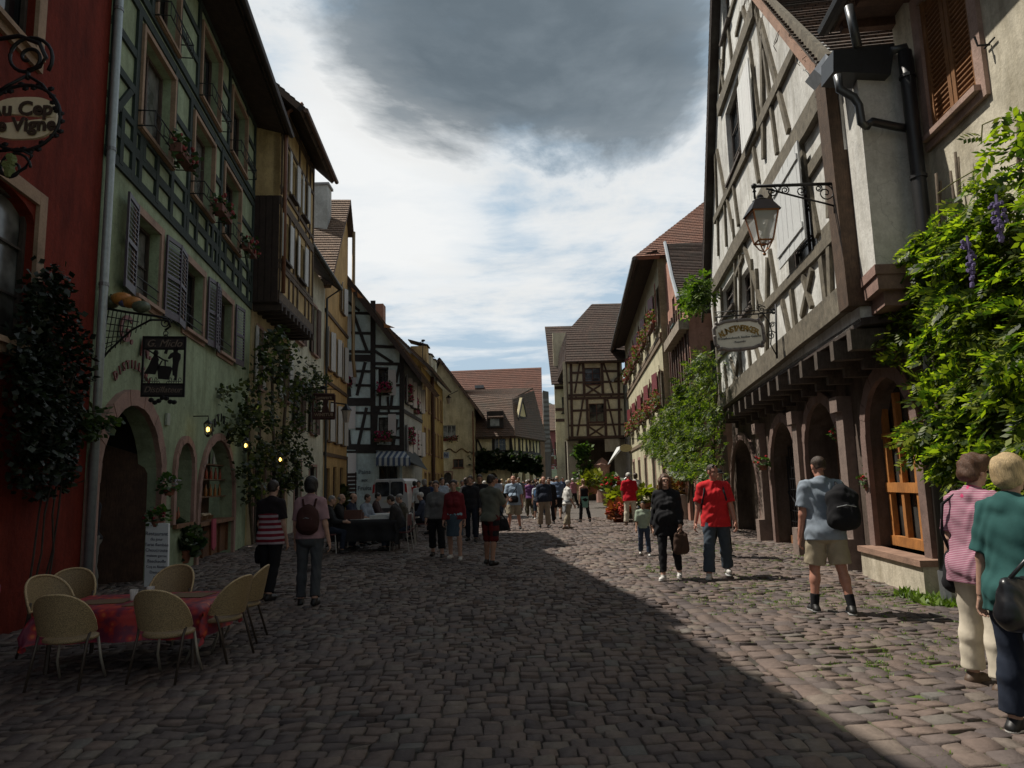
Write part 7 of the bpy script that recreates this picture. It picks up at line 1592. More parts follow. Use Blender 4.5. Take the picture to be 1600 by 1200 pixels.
# oval hanging sign + white parasol-like blind
ov=empty('round_inn_sign',AT(977,702,40),'small yellow oval sign hanging over a pale blind far down on the right','sign'); c=AT(978,700,40); mb=MB(); mb.prism([c+V3(.36*math.cos(a),0,.22*math.sin(a)) for a in [k*math.pi/8 for k in range(16)]],(0,.05,0)); mb.build('plate',paint((.42,.36,.18),.6),ov); mb=MB(); mb.tube([c+ZV*.22,c+ZV*.5,c+ZV*.5+V3(.9,0,0)],.02,5); mb.build('bracket',IRON,ov)
bl=empty('pale_blind',AT(960,715,42),'pale slanting blind beside the yellow oval sign','awning'); mb=MB(); mb.prism([AT(972,698,42.5),AT(964,700,43.5),AT(950,726,41.5),AT(953,722,41)],(0,0,.05)); mb.build('canopy',paint((.55,.56,.56),.8),bl)
mb=MB(); mb.tube([AT(975,697,42.5),AT(952,724,41)],.03,5); mb.build('blind_arm',ZINC,bl)
# the street vine on the pink house
vine('wisteria_plant','bright green climbing vine covering the front of the pink timbered house',KP,[(1100,540),(1122,560),(1126,640),(1130,700),(1128,745),(1095,748),(1060,745),(1040,720),(1008,705),(1010,672),(1040,645),(1062,610),(1080,570)],4300,.05,.7,.22,(.035,.065,.012),(.15,.19,.02),pinn=3,fill=.35,stems=((1100,790,1098,640),(1075,785,1080,650),(1118,800,1120,600)))
vine('young_vine','small bright vine tuft at the eaves of the pink timbered house',KP,[(1072,455),(1085,440),(1100,430),(1108,450),(1104,475),(1095,490),(1078,480)],260,.3,1.0,.3,(.04,.08,.012),(.12,.18,.02),pinn=3,fill=.4)
# pots and autumn plants at its foot
YG=leafm((.10,.11,.01),(.2,.2,.02),.4); OG=leafm((.16,.07,.015),(.25,.14,.02),.4)
tb=empty('stone_trough',G(1078,845),'tall grey planter of orange plants behind the man in the red T-shirt','planter'); p=G(1076,814); mb=MB(); mb.prism([p+V3(-.22,0,0),p+V3(.22,0,0),p+V3(.26,0,.95),p+V3(-.26,0,.95)],(0,.6,0)); mb.build('trough',stone((.3,.27,.24)),tb)
for (px,py,yy,r_,m_,lb,rd_) in ((1084,752,p.y+.2,.6,OG,'orange leaved shrub in the tall grey planter',(.45,.12,.02)),(1050,768,p.y+1.5,.5,leafm((.12,.06,.02),(.2,.1,.03),.3),'brownish shrub behind the dark haired woman',(.3,.05,.03)),(968,782,27,.55,YG,'lime green plant in the pot left of the man in the red polo shirt',(.3,.25,.02)),(966,800,26.2,.45,leafm((.2,.05,.02),(.3,.1,.03),.3),'reddish flower tub below the lime green plant',(.5,.06,.03)),(1008,778,28,.5,YG,'lime green plant right of the man in the red polo shirt',(.3,.25,.02)),(955,757,29,.45,leafm((.05,.09,.02),(.1,.14,.03),.3),'green plant with bright red blooms below the stair rail',(.6,.01,.02)),(925,753,40,.7,YG,'yellowish bush at the stair foot of the tower-like house',(.2,.2,.02))):
    geranium(AT(px,py,yy),r_,lb,'potted plant','potted_plant',220,rd_,True,None,m_,1.6 if rd_[0]>.4 else .3)
# smaller signs on the left row
w2=empty('tavern_sign',AT(508,632,24.5),'brown cut out tavern sign hanging in front of the ochre gable on the left','sign'); y_=24.5; Xs=Vector((1,0,0))
mb=MB(); TLp=AT(489,616,y_);TRp=AT(523,617,y_);BLp=AT(489,654,y_);BRp=AT(523,654,y_)
for a,b,w in ((TLp,TRp,.05),(BLp,BRp,.05),(TLp,BLp,.035),(TRp,BRp,.035)): mb.tube([a,b],w,5)
mb.prism([TLp-ZV*.02,TRp-ZV*.02,TRp-ZV*.2,TLp-ZV*.2],(0,.03,0)); mb.prism([BLp+ZV*.02,BRp+ZV*.02,BRp+ZV*.24,BLp+ZV*.24],(0,.03,0)); cxm=(TLp+BRp)/2
mb.prism([cxm+V3(-.08,0,-.2),cxm+V3(.2,0,-.2),cxm+V3(.12,0,.05),cxm+V3(.18,0,.3),cxm+V3(-.05,0,.3),cxm+V3(-.02,0,.05)],(0,.03,0)); mb.build('sign_plate',timber((.06,.025,.02)),w2)
LM2=paint((.28,.20,.14),.6); letters("Lugwerk",.17,LM2,'lettering',w2,basis((TLp+TRp)/2-ZV*.11+V3(0,-.02,0),Xs,ZV),.003,.003); letters("WINSTUB",.15,LM2,'lettering',w2,basis((BLp+BRp)/2+ZV*.13+V3(0,-.02,0),Xs,ZV),.003,.003)
mb=MB(); mb.tube([AT(486,608,y_),AT(526,608,y_)],.02,5); mb.tube([AT(495,608,y_),AT(495,616,y_)],.012,4); mb.tube([AT(517,608,y_),AT(517,617,y_)],.012,4); mb.tube([AT(486,600,y_),AT(486,660,y_)],.02,5); mb.ball(AT(505,605,y_),.1,6,(1.2,.5,.6)); mb.build('bracket',IRON,w2)
lantern_small(AT(541,652,27),'street lantern hanging beside the tavern sign',(-.6,0,.6))
# climbing shrub in front of the jettied house, strings of fairy lights
vine('climbing_rose','tall dark climbing shrub in front of the yellow jettied house',Bf,[(388,590),(400,560),(412,530),(430,520),(445,545),(455,600),(480,560),(505,590),(488,660),(480,730),(470,760),(420,790),(385,790),(372,720),(345,650),(338,610)],3600,.12,.8,.13,(.02,.032,.012),(.08,.09,.035),fill=.25,stems=((405,850,405,600),(430,845,425,560),(395,850,385,620),(440,800,442,540)))
vine('young_vine','sparse upright shoots above the dark climbing shrub',Bf,[(400,560),(410,520),(425,505),(440,510),(462,560),(470,600),(430,590)],240,.3,1.0,.17,(.02,.032,.012),(.07,.09,.03),fill=.7)
wall_lamp(Bf.W(438,718,.8),'tiny lit lantern low in the climbing shrub'); 
geranium(G(515,812)+ZV*.9,.85,'round leafy bush in a tub behind the seated guests','bush','potted_bush',500,(.12,.1,.04),True,None,leafm((.035,.05,.02),(.09,.10,.035),.3),.2)
# ================================================================ furniture on the near left
WK=wicker((.34,.245,.125)); LEGM=paint((.06,.045,.035),.4,.3); LEGL=paint((.30,.27,.22),.4,.3)
def wchair(label):
    e=empty('wicker_chair',(0,0,0),label,'chair','wicker chairs round the red table')
    mb=MB(); mb.lathe((0,.02,.43),[(.20,-.012),(.225,0),(.225,.02),(.20,.032),(.1,.026)],20); mb.build('seat',WK,e,True)
    mb=MB(); nph,nt_=18,7; V_=[];rim=[]
    for s in (0,1):
        for i in range(nph+1):
            f=-1+2*i/nph; ph=f*1.35
            zt9=.88-.36*abs(f)**2.3; zb9=.50+.02*abs(f)**2
            for j in range(nt_+1):
                tt=j/nt_; z=zb9+(zt9-zb9)*tt; r=.235+.07*(z-.5)/.38+s*.014; V_.append(Vector((r*1.08*math.sin(ph),.02-r*math.cos(ph),z)))
    m=(nph+1)*(nt_+1); F_=[]
    for s in (0,1):
        for i in range(nph):
            for j in range(nt_):
                a=s*m+i*(nt_+1)+j; q=(a,a+nt_+1,a+nt_+2,a+1); F_.append(q if s else q[::-1])
    mb.add(V_,F_); mb.build('backrest',WK,e,True)
    mb=MB(); top=[V_[i*(nt_+1)+nt_] for i in range(nph+1)]; bot=[V_[i*(nt_+1)] for i in range(nph+1)][::-1]; mb.tube(top+bot,.013,6,True); mb.build('rim',wicker((.6,.44,.24)),e,True)
    for sx in(-1,1):
        mb=MB(); mb.tube([(sx*.24,-.05,.62),(sx*.22,-.12,.43),(sx*.23,-.24,.02)],.013,6); mb.build('leg',LEGM,e,True)
        mb=MB(); mb.tube([(sx*.17,.15,.43),(sx*.2,.17,.2),(sx*.21,.24,.02)],.013,6); mb.build('leg',LEGL,e,True)
    return e
def copy_tree(o,parent=None):
    c=o.copy(); COL.objects.link(c); c.parent=parent
    for ch in list(o.children): copy_tree(ch,c)
    return c
ZG=.045
def g2(px,py,z): q=G(px,py,z); return q.x,q.y
_f=lambda px,py,y: (AT(px,py,y).x,y)
_a=[_f(108,1018,6.0),_f(262,1000,6.12),_f(345,978,6.75),_f(362,964,7.25)]; _b=[_f(275,910,7.75),_f(118,915,7.7),_f(62,925,7.1)]
spots=[(*_a[0],2,'left one of the two wicker chairs with their backs to us at the red table'),(*_a[1],-6,'right one of the two wicker chairs with their backs to us at the red table'),(*_a[2],78,'wicker chair at the right end of the red table, turned sideways'),
 (_a[3][0],_a[3][1]+.25,96,'wicker chair just behind the sideways one at the right end of the red table'),(_b[0][0],_b[0][1]-.2,178,'wicker chair behind the red table, facing us, in front of the menu board'),(_b[1][0]+.05,_b[1][1]-.2,200,'wicker chair behind the red table, facing us, below the arched entrance'),(_b[2][0]+.2,_b[2][1]-.05,-112,'wicker chair at the left end of the red table')]
ch0=None
for i,(x,y,rz,lb) in enumerate(spots):
    c=wchair(lb) if ch0 is None else copy_tree(ch0); ch0=ch0 or c; c.location=(x,y,ZG); c.rotation_euler=(0,0,R(rz)); c.scale=(.9,.9,.86); c['label']=lb if len(lb.split())<=16 else ' '.join(lb.split()[:16])
RC,trc,brc=nt('red_tablecloth'); v=obj(trc); vo=N(trc,'ShaderNodeTexVoronoi',i_Scale=13); trc.links.new(v,vo.inputs[0]); n9=noise(trc,7,4,.6,v)
cc_=ramp(trc,vo.outputs['Distance'],[(.1,(.55,.14,.04)),(.3,(.36,.02,.02)),(.6,(.14,.015,.04))]); trc.links.new(mixc(trc,ramp(trc,n9,[(.5,(0,0,0)),(.6,(.8,.8,.8))]),cc_,(.42,.03,.02)),brc.inputs['Base Color']); brc.inputs['Roughness'].default_value=.6
def ctable(x,y,w,d,rz,lbl,mat,cl,h=.74,drop=.28,group=None,cmat='table'):
    t_=empty('cafe_table',(x,y,ZG),lbl,'table',group,rz=R(rz)); 
    mb=MB(); mb.box((0,0,h-.03),(w-.04,d-.04,.03)); o=mb.build('tabletop',DARKW); o.parent=t_
    for i in(-1,1):
        for j in(-1,1): mb=MB(); mb.tube([(i*(w/2-.1),j*(d/2-.1),h-.04),(i*(w/2-.08),j*(d/2-.08),0)],.02,6); o=mb.build('leg',LEGM); o.parent=t_
    # draped cloth with soft folds
    nx_,ny_=26,24; W2=w+2*drop; D2=d+2*drop; V_=[];F_=[]
    for i in range(nx_+1):
        for j in range(ny_+1):
            a=-W2/2+W2*i/nx_; b=-D2/2+D2*j/ny_; ex=max(0,abs(a)-w/2); ey=max(0,abs(b)-d/2); 
            dr=max(ex,ey) if not(ex>0 and ey>0) else max(ex,ey)+.25*min(ex,ey); fl=.03*math.sin(a*14+b*3)*min(1,dr*6)+.02*math.sin(b*17)*min(1,dr*6)
            X=math.copysign(min(abs(a),w/2)+ (.02+.12*ex if ex>0 else 0),a)+(fl if ex>0 else 0); Y=math.copysign(min(abs(b),d/2)+(.02+.12*ey if ey>0 else 0),b)+(fl if ey>0 else 0); V_.append((X,Y,h+.003-dr*.96+(.002*math.sin(a*30)*math.cos(b*22) if dr==0 else 0)))
    F_=[(i*(ny_+1)+j,(i+1)*(ny_+1)+j,(i+1)*(ny_+1)+j+1,i*(ny_+1)+j+1) for i in range(nx_) for j in range(ny_)]
    o=np_mesh('tablecloth',np.array(V_),np.array(F_),mat,None,True); o.location=(x,y,ZG); o.rotation_euler=(0,0,R(rz)); prop(o,cl,'tablecloth'); return t_
TX,TY=_f(222,940,6.85); TZ=AT(222,938,6.85).z-ZG
print('TABLE',TX,TY,TZ,_a,_b)
ctable(TX,TY,1.4,.95,5,'cafe table under the patterned red cloth, ringed by wicker chairs',RC,'red patterned cloth on the table ringed by wicker chairs',TZ,group='cafe tables')
ctable(TX-1.95,TY-.3,.9,.9,8,'cafe table at the far left edge, mostly cut off by the frame',RC,'plain looking red cloth on the table cut off by the left edge',group='cafe tables')
for i,(x,y,rz,lb) in enumerate(((TX-.3,TY-.07,10,'brown place mat on the left of the red table'),(TX+.2,TY-.22,3,'brown place mat at the front of the red table, centre'),(TX+.36,TY+.2,-8,'brown place mat at the back right of the red table'))):
    mb=MB(); mb.box((0,0,0),(.40,.28,.006)); o=mb.build('place_mat',wicker((.20,.12,.06))); o.location=(x,y,ZG+TZ+.008); o.rotation_euler=(0,0,R(rz)); prop(o,lb,'place mat','place mats on the red table')
for i,(x,y,lb) in enumerate(((TX,TY+.15,'small glass in the middle of the red table, at the back'),(TX-.07,TY-.02,'small glass in the middle of the red table, in front'))):
    mb=MB(); mb.lathe((0,0,0),[(.025,0),(.03,.02),(.038,.1),(.036,.1),(.028,.02)],12); o=mb.build('glass_tumbler',GL); o.location=(x,y,ZG+TZ+.006); prop(o,lb,'glass','glasses on the red table')
# metal chairs of the far terrace
def mchair(label,grp='pale metal terrace chairs'):
    e=empty('metal_chair',(0,0,0),label,'chair',grp); WM=paint((.40,.39,.36),.4,.3); SM=paint((.10,.03,.03),.7)
    mb=MB(); mb.box((0,0,.44),(.42,.42,.03)); mb.build('seat',SM,e)
    mb=MB(); mb.box((0,-.2,.72),(.40,.025,.26)); mb.build('backrest',SM,e)
    for sx in(-1,1):
        mb=MB(); mb.tube([(sx*.2,-.2,.88),(sx*.2,-.19,.44),(sx*.22,-.25,0)],.012,5); mb.build('leg',WM,e)
        mb=MB(); mb.tube([(sx*.2,.19,.44),(sx*.2,.22,0)],.012,5); mb.build('leg',WM,e)
    return e
mc0=None
def putm(x,y,rz,lb):
    global mc0
    c=mchair(lb) if mc0 is None else copy_tree(mc0); mc0=mc0 or c; c.location=(x,y,ZG); c.rotation_euler=(0,0,R(rz)); c['label']=lb
WHT=cloth((.50,.50,.48)); DKC=cloth((.02,.02,.022))
ctable(-3.55,17.3,1.5,.8,-5,'terrace table under a black cloth with seated guests around it',DKC,'black cloth on the front terrace table',drop=.5,group='terrace tables')
ctable(-3.5,20.6,1.3,.8,-5,'second terrace table behind the black one',WHT,'white cloth on the second terrace table',drop=.3,group='terrace tables')
mb=MB(); mb.box((0,0,0),(.9,.5,.006)); o=mb.build('table_runner',WHT); o.location=(-3.5,17.3,ZG+.756); prop(o,'pale runner across the black terrace table','table runner')
for i,(x,y,h,c,lb) in enumerate(((-3.9,17.2,.22,(.10,.04,.03),'dark menu box standing on the black terrace table'),(-3.3,17.25,.08,(.5,.5,.48),'white napkins heaped on the black terrace table'))):
    e=empty('menu_box' if i==0 else 'napkins',(x,y,ZG+.76),lb,'menu box' if i==0 else 'napkins'); mb=MB(); mb.box(Vector((x,y,ZG+.76+h/2)),(.42,.12,h)); mb.box(Vector((x+.08,y+.1,ZG+.76+h*.35)),(.3,.1,h*.7)); mb.build('stack',paint(c,.7),e)
# ================================================================ people
C=cloth; K=C((.012,.012,.014)); JN=C((.035,.05,.08)); DJ=C((.018,.024,.04)); KH=C((.33,.28,.20)); KH2=C((.26,.22,.16)); WHs=C((.58,.57,.55)); CRt=C((.56,.50,.40)); GB=C((.23,.27,.32)); SHB=paint((.012,.011,.011),.5); SHW=paint((.55,.53,.5),.55); SHBR=paint((.09,.055,.035),.6)
BRN=(.045,.025,.015);DBR=(.018,.011,.008);GRY=(.22,.21,.2);BLD=(.50,.36,.19);BLK=(.01,.009,.009);WHH=(.55,.53,.5)
walk=lambda s=18,kb=28: {'L':(s,6,3),'R':(-s+4,kb*.6,3),'La':(-s,8,14,4),'Ra':(s,8,18,4)}
def at(px,py,z=ZG): g=G(px,py,z); return (g.x,g.y,z)
# 1 man with backpack
i1=person(at(1300,957),R(-6),1.80,'man in grey blue T-shirt and khaki shorts walking away, black backpack on one shoulder',{'L':(8,10,5),'R':(-6,10,5),'La':(4,9,8,4),'Ra':(10,12,35,10),'head':(-14,-6),'lean':3},
 [('shirt',GB,{'sleeve':.36,'hem':-.13,'g':.026,'wr':.004}),('shorts',KH,{'leg':.46,'g':.026,'flare':.035}),('socks',K,{'h':.12}),('shoes',SHB,{'sole':paint((.3,.3,.3),.6)})],('crop',BRN),'red',1.13,False,.0095)
backpack(i1,'black backpack hanging from the right shoulder of the man in khaki shorts',K,-.25,.13,.33,.46,.2,.22,(.15,))
# 2 woman in striped shirt
i2=person(at(1549,1076),R(-74),1.69,'woman in pink striped polo shirt and cream trousers near the right edge',{'L':(3,4,4),'R':(-2,3,4),'La':(-6,9,10,5),'Ra':(16,10,24,25),'head':(8,-4),'lean':5},
 [('shirt',C((.40,.26,.30),stripe=(26,(.26,.07,.13))),{'sleeve':.40,'hem':-.16,'g':.028,'wr':.004}),('collar',C((.55,.06,.16))),('trousers',CRt,{'leg':.96,'g':.024,'flare':.02,'wr':.0022}),('shoes',SHBR,{'sole':SHBR}),('glasses',paint((.03,.02,.02),.3),{})],('curly',(.10,.045,.022)),'fair',1.12,True,.0085)
hb=i2['tp'](-.17,-.06,.08); handbag(i2['tp'](-.19,.06,.06),(math.cos(R(-74)+1.57),math.sin(R(-74)+1.57),0),'black shoulder bag on the hip of the woman in the striped polo shirt',K,.34,.3,.13,[i2['tp'](-.19,-.12,.2),i2['tp'](-.15,-.15,.42),i2['tp'](-.1,-.02,.545),i2['tp'](-.15,.14,.36)])
# 3 blond woman
i3=person(at(1620,1158),R(-72),1.67,'blond woman in dark green knit top with white sleeve trims, cut by the right edge',{'L':(5,5,4),'R':(-3,4,4),'La':(-4,10,8,3),'Ra':(8,14,84,12),'head':(0,-2),'lean':3},
 [('shirt',C((.025,.085,.08),wr=.4),{'sleeve':.44,'hem':-.17,'g':.026,'wr':.0035}),('trim',C((.6,.6,.58)),{'f':.44}),('jeans',DJ,{'leg':.95,'g':.02,'flare':.03}),('shoes',SHB,{'sole':SHW})],('bob',BLD),'fair',1.02,True,.0085)
handbag(i3['tp'](.16,-.18,.04),(1,.25,0),'shiny black handbag carried behind the blond woman in green',paint((.012,.012,.014),.3),.36,.27,.13,[i3['tp'](.2,-.14,.2),i3['tp'](.24,-.02,.3),i3['tp'](.24,.04,.2)])
# 4 man in red
i4=person(at(1124,903),R(166),1.80,'man in bright red T-shirt and jeans walking towards us, sunglasses on his head',{'L':(-14,14,4),'R':(14,4,4),'La':(8,12,14,6),'Ra':(-10,14,16,6),'head':(-38,-4),'lean':0},
 [('shirt',C((.52,.02,.025)),{'sleeve':.38,'hem':-.14,'g':.03,'wr':.005}),('jeans',C((.05,.065,.085)),{'g':.026,'flare':.03,'wr':.004}),('shoes',SHW,{'sole':paint((.4,.4,.4),.6)}),('glasses',paint((.01,.01,.012),.2),{'z':.085})],('crop',BRN),'red',1.05,False,.0095,eyes=True)
backpack(i4,'dark backpack on the back of the man in the red T-shirt, straps in front',C((.03,.03,.035)),-.25,0,.3,.44,.15,.27,(-.14,.14))
# 5 dark woman
i5=person(at(1048,905),R(158),1.66,'woman all in black with long brown hair and white trainers, walking towards us',{'L':(-8,10,2),'R':(12,4,0),'La':(10,10,22,8),'Ra':(-6,10,14,6),'head':(-24,8)},
 [('sweater',K,{'sleeve':.9,'hem':-.2,'g':.034,'wr':.005}),('trousers',K,{'g':.012,'leg':.94,'flare':.0}),('shoes',SHW,{'sole':SHW})],('long',(.10,.05,.025)),'fair',1.14,True,.0095,eyes=True)
handbag(i5['hand']('La')+Vector((0,0,-.02)),(1,0,0),'brown bag in the left hand of the woman in black',C((.06,.035,.025)),.22,.3,.08,[i5['hand']('La')+Vector((0,0,.06))])
P_LIST=[
 # px,py,rz,H,label,pose,wear,hair,skin,fat,fem,res
 ((1008,868),170,1.12,'small child in jeans half hidden behind the woman in black',walk(12),[('shirt',C((.30,.36,.28)),{'sleeve':.5}),('jeans',JN),('shoes',SHW)],('short',DBR),'tan',1,False,.013),
 ((1128,872),200,1.74,'man with dark cap and green collar behind the man in the red T-shirt',walk(8),[('shirt',C((.10,.16,.10),stripe=(22,(.40,.45,.38))),{'sleeve':.4}),('trousers',K),('cap',K),('shoes',SHB)],('crop',BLK),'tan',1.05,False,.013),
 ((986,820),8,1.80,'man in red polo shirt, pale cap and cream trousers, his back to us',{'L':(0,2,5),'R':(-3,4,4),'La':(10,10,50,20),'Ra':(10,10,60,30)},[('shirt',C((.50,.012,.025)),{'sleeve':.42,'g':.03,'hem':-.14}),('trousers',CRt,{'g':.024,'flare':.03}),('cap',C((.52,.50,.46))),('shoes',SHBR)],('rim',GRY),'red',1.2,False,.012),
 ((914,816),12,1.64,'woman in black strap top and sea green cloth round her hips, walking away',walk(14),[('top',K,{'sleeve':0}),('wrap',C((.16,.32,.27))),('trousers',K,{'leg':.95}),('shoes',SHB)],('bun',(.20,.12,.06)),'fair',1.0,True,.012),
 ((888,827),-70,1.60,'grey haired woman in white blouse with a grey jacket tied on, beige trousers',walk(10),[('shirt',C((.62,.61,.58)),{'sleeve':.5}),('wrap',C((.22,.23,.24))),('trousers',KH2,{'flare':.03,'leg':.9}),('shoes',SHBR)],('crop',WHH),'fair',1.1,True,.012),
 ((872,812),-10,1.80,'tall man in blue checked shirt and black shorts walking away',walk(16),[('shirt',C((.16,.22,.32),check=(7,(.04,.06,.12))),{'sleeve':.42,'g':.03}),('shorts',K,{'leg':.5,'g':.03}),('shoes',SHBR)],('rim',GRY),'fair',1.15,False,.012),
 ((851,824),185,1.74,'man in navy pullover and baggy khaki trousers',walk(8),[('sweater',C((.02,.025,.04)),{'sleeve':.95,'g':.03}),('trousers',C((.24,.19,.14)),{'g':.03,'flare':.04}),('shoes',SHB)],('rim',WHH),'red',1.22,False,.012),
 ((860,818),170,1.72,'person in black beside the man in the navy pullover',walk(6),[('sweater',K,{'sleeve':.95}),('trousers',K),('shoes',SHB)],('short',DBR),'fair',1.1,False,.014),
 ((841,812),5,1.55,'youngster in pale T-shirt with a small blue backpack behind the navy pullover man',walk(10),[('shirt',C((.42,.46,.52)),{'sleeve':.4}),('shorts',JN,{'leg':.6}),('shoes',SHW)],('short',BRN),'fair',1,False,.014),
 ((829,810),0,1.68,'woman in purple top and olive trousers walking away, arm raised',{'L':(10,6,2),'R':(-10,12,2),'La':(90,30,100,10),'Ra':(0,8,10,4)},[('shirt',C((.13,.055,.16)),{'sleeve':.25}),('trousers',C((.08,.07,.045)),{'leg':.9}),('shoes',SHB)],('short',BRN),'fair',1.05,True,.012),
 ((804,828),174,1.80,'heavy man in light blue shirt and wide beige shorts with a camera bag',{'L':(-10,12,5),'R':(12,4,5),'La':(10,12,15,4),'Ra':(10,10,70,30)},[('shirt',C((.30,.38,.48)),{'sleeve':.42,'g':.034,'hem':-.12}),('shorts',KH2,{'leg':.5,'g':.035,'flare':.04}),('shoes',SHB)],('rim',BRN),'red',1.25,False,.012),
 ((683,871),176,1.66,'woman with short dark hair in grey cardigan and black cropped trousers',walk(10),[('top',C((.10,.03,.06)),{'sleeve':0}),('sweater',C((.12,.12,.12)),{'sleeve':.9,'g':.03}),('trousers',K,{'leg':.85,'g':.022,'flare':.03}),('shoes',SHB)],('short',DBR),'fair',1.12,True,.011),
 ((711,875),172,1.66,'woman in dark red top and denim skirt, pale blue garment round her waist',walk(7),[('shirt',C((.14,.015,.02)),{'sleeve':.95,'g':.022}),('wrap',C((.22,.38,.44))),('skirt',C((.05,.075,.10)),{'len':.40}),('shoes',SHW)],('bun',DBR),'fair',1.02,True,.011),
 ((768,882),-38,1.74,'man in grey green T-shirt and red patterned black shorts, holding a camera',{'L':(6,4,5),'R':(-6,8,4),'La':(38,6,85,15),'Ra':(38,6,85,15),'head':(10,-4)},[('shirt',C((.12,.125,.10)),{'sleeve':.42,'hem':-.1,'g':.028}),('shorts',C((.012,.012,.014),check=(1.6,(.16,.012,.01))),{'leg':.52,'g':.03,'flare':.03}),('shoes',SHB)],('short',DBR),'tan',1.08,False,.011),
 ((737,846),168,1.78,'dark clothed man left of the one in the black T-shirt',walk(6),[('sweater',C((.02,.02,.024)),{'sleeve':.95}),('jeans',C((.015,.018,.03))),('shoes',SHB)],('short',BRN),'fair',1.05,False,.013),
 ((751,842),185,1.82,'tall man all in black behind the man with the camera',walk(6),[('shirt',K,{'sleeve':.45,'g':.03}),('trousers',K,{'g':.03,'flare':.03}),('shoes',SHW)],('short',DBR),'tan',1.15,False,.013),
 ((421,937),-14,1.70,'woman in black and striped red top, left one of the pair walking away',{'L':(6,6,2),'R':(-8,12,2),'La':(8,12,22,4),'Ra':(4,8,10,4)},[('shirt',C((.016,.012,.014)),{'sleeve':.36,'g':.024,'hem':.12}),('sweater',C((.17,.012,.025),stripe=(4.2,(.36,.30,.32))),{'sleeve':0,'g':.03,'hem':-.13,'top':.27,'collar':False}),('trousers',K,{'g':.018,'flare':.01}),('shoes',SHB)],('short',DBR),'fair',1.05,True,.0095),
 ((483,945),4,1.72,'woman in pale pink blouse and grey jeans, right one of the pair walking away',{'L':(4,4,2),'R':(-9,12,2),'La':(6,8,14,4),'Ra':(-4,12,12,4)},[('shirt',C((.30,.185,.20)),{'sleeve':.40,'g':.024,'hem':-.04}),('jeans',C((.055,.06,.065)),{'g':.012,'flare':.016}),('shoes',SHB)],('bob',BLK),'fair',1.02,True,.0095),
 ((655,822),178,1.72,'waiter in white shirt and black trousers beyond the terrace',walk(4),[('shirt',C((.62,.62,.6)),{'sleeve':.9}),('trousers',K),('shoes',SHB)],('short',DBR),'fair',1,False,.015),
 ((130,935),150,1.75,'person in dark jacket and grey trousers standing in the arched entrance',{'La':(10,8,40,10),'Ra':(0,6,10,4)},[('jacket',C((.015,.015,.018)),{'sleeve':.95}),('trousers',C((.14,.135,.12)),{}),('shoes',SHB)],('short',DBR),'fair',1,False,.012),
]
INF={}
for i,(pp,rz,Hh,lb,ps,we,ha,sk_,fat,fem,rs_) in enumerate(P_LIST):
    if i==len(P_LIST)-1: loc=tuple(A.P(D0[0]+.25,ZG,-.12)); loc=(loc[0],loc[1],ZG)
    else: loc=at(*pp)
    INF[i]=person(loc,R(rz),Hh,lb,ps,we,ha,sk_,fat,fem,rs_)
backpack(INF[17],'small brown backpack on the woman in the pale pink blouse',C((.045,.018,.016)),-.17,0,.26,.36,.12,.22,(-.1,.1))
backpack(INF[8],'small blue backpack on the youngster in the pale T-shirt',C((.04,.10,.2)),-.17,0,.28,.36,.12,.25,(-.1,.1))
handbag(INF[16]['hand']('La')+Vector((0,0,-.03)),(.3,1,0),'black handbag held by the left woman of the pair walking away',K,.26,.24,.1,[INF[16]['hand']('La')+Vector((0,0,.05))])
handbag(INF[10]['tp'](-.02,.24,.16),(1,0,0),'dark camera bag in front of the heavy man in light blue',K,.3,.2,.13,[INF[10]['tp'](-.1,.16,.4),INF[10]['tp'](-.12,.0,.53)])
c=(INF[13]['hand']('La')+INF[13]['hand']('Ra'))/2; e=empty('camera_device',c-ZV*.05,'small camera held by the man in black and red shorts','camera'); mb=MB(); mb.box(c+ZV*.03,(.14,.07,.09)); mb.build('body',K,e); mb=MB(); mb.tube([c+Vector((.02,.02,.03)),c+Vector((.05,.07,.03))],.03,8); mb.build('lens',K,e)
handbag(INF[13]['tp'](.12,.2,-.08),(1,.4,0),'black shoulder bag hanging at the front of the man with the camera',K,.26,.2,.12,[INF[13]['tp'](.05,.17,.3),INF[13]['tp'](-.1,.02,.53)])
handbag(INF[15]['tp'](-.26,.1,-.1),(0,1,0),'dark bag at the side of the tall man all in black',K,.26,.3,.12,[INF[15]['tp'](-.22,.0,.2),INF[15]['tp'](-.12,.0,.53)])
# seated guests (sitting on chairs): seat .46
sitp=lambda **k: dict({'L':(84,86,6),'R':(80,84,6),'La':(30,8,60,12),'Ra':(34,8,62,12),'lean':8},**k)
def seated(x,y,rz,Hh,lb,top,bot,ha,fat=1.05,fem=False,chair=None,**k):
    i=person((x,y,ZG),R(rz),Hh,lb,sitp(**k),[('shirt',top,{'sleeve':k.get('sl',.9),'g':.026}),('trousers',bot,{}),('shoes',SHB)],ha,'fair',fat,fem,.015,sit=True)
    if chair: 
        d=rotz(R(rz))@np.array([0,.02,0]); putm(x+d[0],y+d[1],rz,chair)
    return i
seated(-4.45,16.9,-82,1.72,'seated guest with grey hair in dark jacket, nearest of those left of the black table',C((.018,.018,.02)),DJ,('crop',GRY),chair='metal chair under the grey haired guest nearest us')
seated(-4.42,17.7,-88,1.75,'bald seated guest in dark jacket, second on the left of the black table',C((.02,.018,.018)),JN,('rim',GRY),1.1,chair='metal chair under the bald guest')
seated(-4.3,18.5,-95,1.75,'red faced seated guest in dark blue, third on the left of the black table',C((.025,.03,.05)),K,('rim',DBR),1.1,chair='metal chair under the red faced guest')
seated(-4.1,19.4,-110,1.7,'seated guest in pale blue at the far left end of the black table',C((.26,.30,.36)),K,('short',BRN),1,chair='metal chair under the guest in pale blue')
